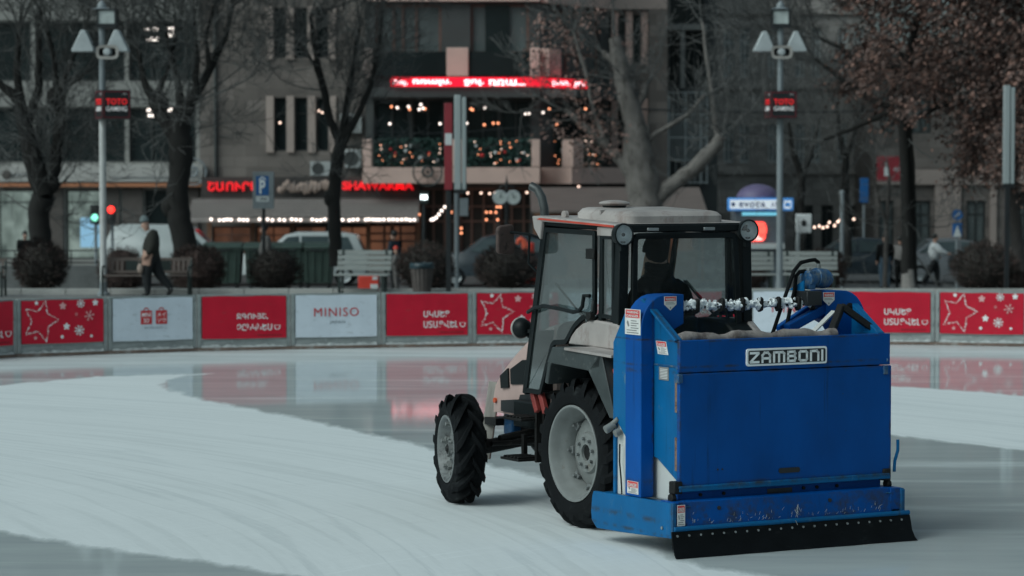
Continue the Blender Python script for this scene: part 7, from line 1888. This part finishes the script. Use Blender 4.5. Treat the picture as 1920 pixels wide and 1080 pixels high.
# pale plane tree with broken limbs and clinging leaves
def leafclumps(parent, rnd, centres, n, size, mats, name='leaves', rad=.55):
    b = MB()
    for c in centres:
        rc = rad*rnd.uniform(.5,1.2)
        for _ in range(n):
            p = c + rvec(rnd, rc*.55); a = rvec(rnd).normalized(); u = a.orthogonal().normalized(); w = a.cross(u); q = size*rnd.uniform(.5,1.35); mi = 0 if rnd.random() < .5 else (1 if rnd.random() < .5 else 2)
            b.add([p-u*q, p+w*q*.6+a*q*.2, p+u*q, p-w*q*.6+a*q*.15], [(0,1,2,3)], min(mi, len(mats)-1))
    return b.build(name, mats, parent, smooth=0)
Y = 88; rnd = random.Random(77)
t, ends, tips, base = bare_tree('pale plane tree with broken top behind the tractor cab', [[(1215,520,34),(1213,440,32),(1210,390,33),(1205,340,32),(1196,290,30),(1190,230,21),(1172,165,17),(1160,110,16),(1152,70,12)],[(1226,375,16),(1262,345,15),(1305,312,14),(1342,272,13),(1352,255,10)],[(1190,330,17),(1165,300,12),(1140,275,8),(1100,240,6),(1060,205,5)],[(1345,270,6),(1338,200,5),(1328,120,4),(1318,40,3)],[(1160,120,8),(1140,105,7),(1132,98,5)],[(1188,215,8),(1205,180,8),(1212,160,7)],[(1140,275,6),(1115,215,4),(1100,140,4),(1075,60,3)],[(1190,290,8),(1230,250,5),(1290,215,4),(1320,180,3)]], Y, 41, M['barkpale'], M['twig'], (2,3), 1.3, 3, minr=.008)
cs = []
for _ in range(75):
    px, py = rnd.gauss(1075,38), rnd.uniform(20,300)
    if py > 150: px = rnd.gauss(1095,40)
    cs.append(at(px,py,Y)+Vector((0,rnd.uniform(-1.2,1.2),0))-base)
M['leafpink'] = mat('pale_dry_leaves', (0.30,0.19,0.165), 0.8, var=0.4, scale=0.9)
leafclumps(t, rnd, cs, 22, .062, [M['leafpink'],M['leafrust'],M['leafdull']], rad=.4)
# big brown leaved tree at the right
Y = 76
t, ends, tips, base = bare_tree('big tree with dry brown leaves and dark low limbs at right', [[(1702,540,11),(1700,450,10),(1697,340,10),(1694,250,10),(1690,190,9),(1700,120,8),(1720,30,6)],[(1692,205,8),(1655,215,6),(1610,235,5),(1570,252,4),(1545,262,3)],[(1690,205,7),(1640,190,6),(1600,165,5),(1560,130,4),(1530,110,3)],[(1695,130,7),(1650,118,6),(1618,125,5),(1580,90,4),(1540,70,3)],[(1702,230,6),(1712,330,6),(1716,420,6),(1718,530,7)],[(1700,140,7),(1760,100,6),(1820,60,5),(1880,20,4)],[(1696,230,6),(1760,200,5),(1830,180,4),(1890,150,3)],[(1700,110,5),(1640,60,4),(1610,10,3)]], Y, 53, M['bark'], M['twig'], (2,3), 1.6, 4, minr=.006)
rnd = random.Random(91); cs = []
k = Y/F
def incrown(px, py):
    if px < 1610 + 40*math.sin(py*.03) - (30 if py < 120 else 0) + (max(0, py-150)*.55): return False
    if py > 345 - (0 if px > 1790 else 150 - 40*math.sin(px*.05)): return False
    return True
n = 0
while n < 640:
    px, py = rnd.uniform(1570,2080), rnd.uniform(-190,385)
    if not incrown(px, py): continue
    # gaps where the sky shows through
    if any((px-a)**2/(r*2.2)**2 + (py-c)**2/r**2 < 1 and rnd.random() < .93 for a, c, r in ((1722,42,12),(1872,28,15),(1905,55,15),(1862,6,10),(1790,150,10),(1660,190,14),(1765,330,16))): continue
    cs.append(at(px,py,Y)+Vector((0,rnd.uniform(-2.6,2.6),0))-base); n += 1
leafclumps(t, rnd, cs, 96, .070, [M['leafbrown'],M['leafrust'],M['leafdull']], rad=.5)
bl = MB(); bl.cyl(at(1703,540,Y)-base, at(1702,505,Y)-base, 14*k, 10, r2=11*k); bl.build('whitewash', M['lime'], t)
# smaller trees near the right hand side
bare_tree('small dark bare tree just left of the thin pale pole', [[(1503,500,9),(1502,440,8),(1500,380,8),(1504,330,8)],[(1504,335,7),(1485,285,5),(1478,230,3)],[(1504,335,6),(1525,280,4),(1538,220,3)]], 90, 61, M['bark'], M['twig'], (2,3), 1.1, 3)
bare_tree('small dark bare tree just right of the thin pale pole', [[(1590,500,8),(1588,420,8),(1584,350,8),(1586,300,7)],[(1586,305,6),(1575,250,4),(1570,190,3)],[(1586,300,5),(1605,240,4),(1622,190,3)]], 91, 67, M['bark'], M['twig'], (2,3), 1.1, 3)
bare_tree('grey trunk at the right edge behind the black panel post', [[(1912,540,14),(1908,460,12),(1902,400,11),(1898,340,11),(1900,260,10),(1910,150,8)],[(1902,400,8),(1930,340,6),(1960,260,4)],[(1900,260,6),(1880,180,4),(1870,90,3)]], 78, 71, M['barkgrey'], M['twig'], (2,3), 1.4, 3)
bare_tree('young thin tree between the two walkers at right', [[(1660,540,5),(1661,470,4.5),(1664,400,4),(1668,330,3)],[(1662,420,3),(1645,370,2.5),(1635,330,2)]], 80, 73, M['barkgrey'], M['twig'], (2,3), .9, 3)

# clipped round shrubs
def shrub_proto(seed, m1, m2):
    rnd = random.Random(seed)
    t = thing('round_shrub', 'x', 'shrub', (0,0,0))
    b = MB(); b.ball((0,0,.5), (.40,.40,.42), 14, 10, jit=.1, rnd=rnd)
    for _ in range(2600):
        a = rvec(rnd).normalized(); a.z = a.z if a.z > -.8 else -.8
        r = .46*rnd.uniform(.78,1.08)*(1+.10*math.sin(a.x*5+seed)*math.cos(a.y*4))
        p = Vector((a.x*r, a.y*r, .5+a.z*r*1.03)); d = (a + rvec(rnd,.35) + Vector((0,0,.5))).normalized(); w = d.orthogonal().normalized()*rnd.uniform(.008,.016); l_ = rnd.uniform(.05,.12)
        b.add([p-w, p+w, p+d*l_], [(0,1,2)], 0 if rnd.random() < .6 else 1)
    b.build('foliage', [m1, m2], t, smooth=0)
    b = MB(); b.cyl((0,0,0),(0,0,.3),.05,8); b.build('stem', M['bark'], t)
    return t
pa = shrub_proto(2, M['shrub'], M['shrubrust']); pb = shrub_proto(5, M['shrubrust'], M['shrub'])
SH_ = [(75,550,47,98,pa,'round dark shrub in front of the thick forked tree at far left'),(228,545,42,85,pb,'rusty shrub behind the left end of the brown bench'),(368,545,52,88,pb,'rusty brown shrub behind the right end of the brown bench'),(515,548,46,86,pa,'round dark shrub in front of the dumpsters below the man in grey coat'),(797,546,48,92,pa,'round dark shrub directly behind the litter bin'),(950,544,56,92,pa,'broad dark shrub below the tractor mirror'),(1848,533,60,92,pa,'broad dark shrub beside the black post at the right edge'),(1548,533,36,80,pb,'rusty shrub behind the right pale bench'),(1400,520,40,66,pb,'rusty shrub low behind the tractor work lamp and left pale bench'),(1905,533,26,40,pb,'small rusty shrub at the right edge of the photo')]
for i, (px, py, hw, h, pr, lab) in enumerate(SH_):
    Y = 66.5 if px < 1300 else 72
    zg = plaza_z(Y) - .03; k = Y/F
    s = (hw*k/.46, hw*k/.46, h*k/.98)
    o = pr if (i == 0 or i == 1) else dup(pr, (0,0,0))
    o.location = (X(px,Y), Y, zg); o.scale = s; o.rotation_euler = (0,0,i*1.3); tag(o, lab, 'shrub', 'clipped round shrubs')
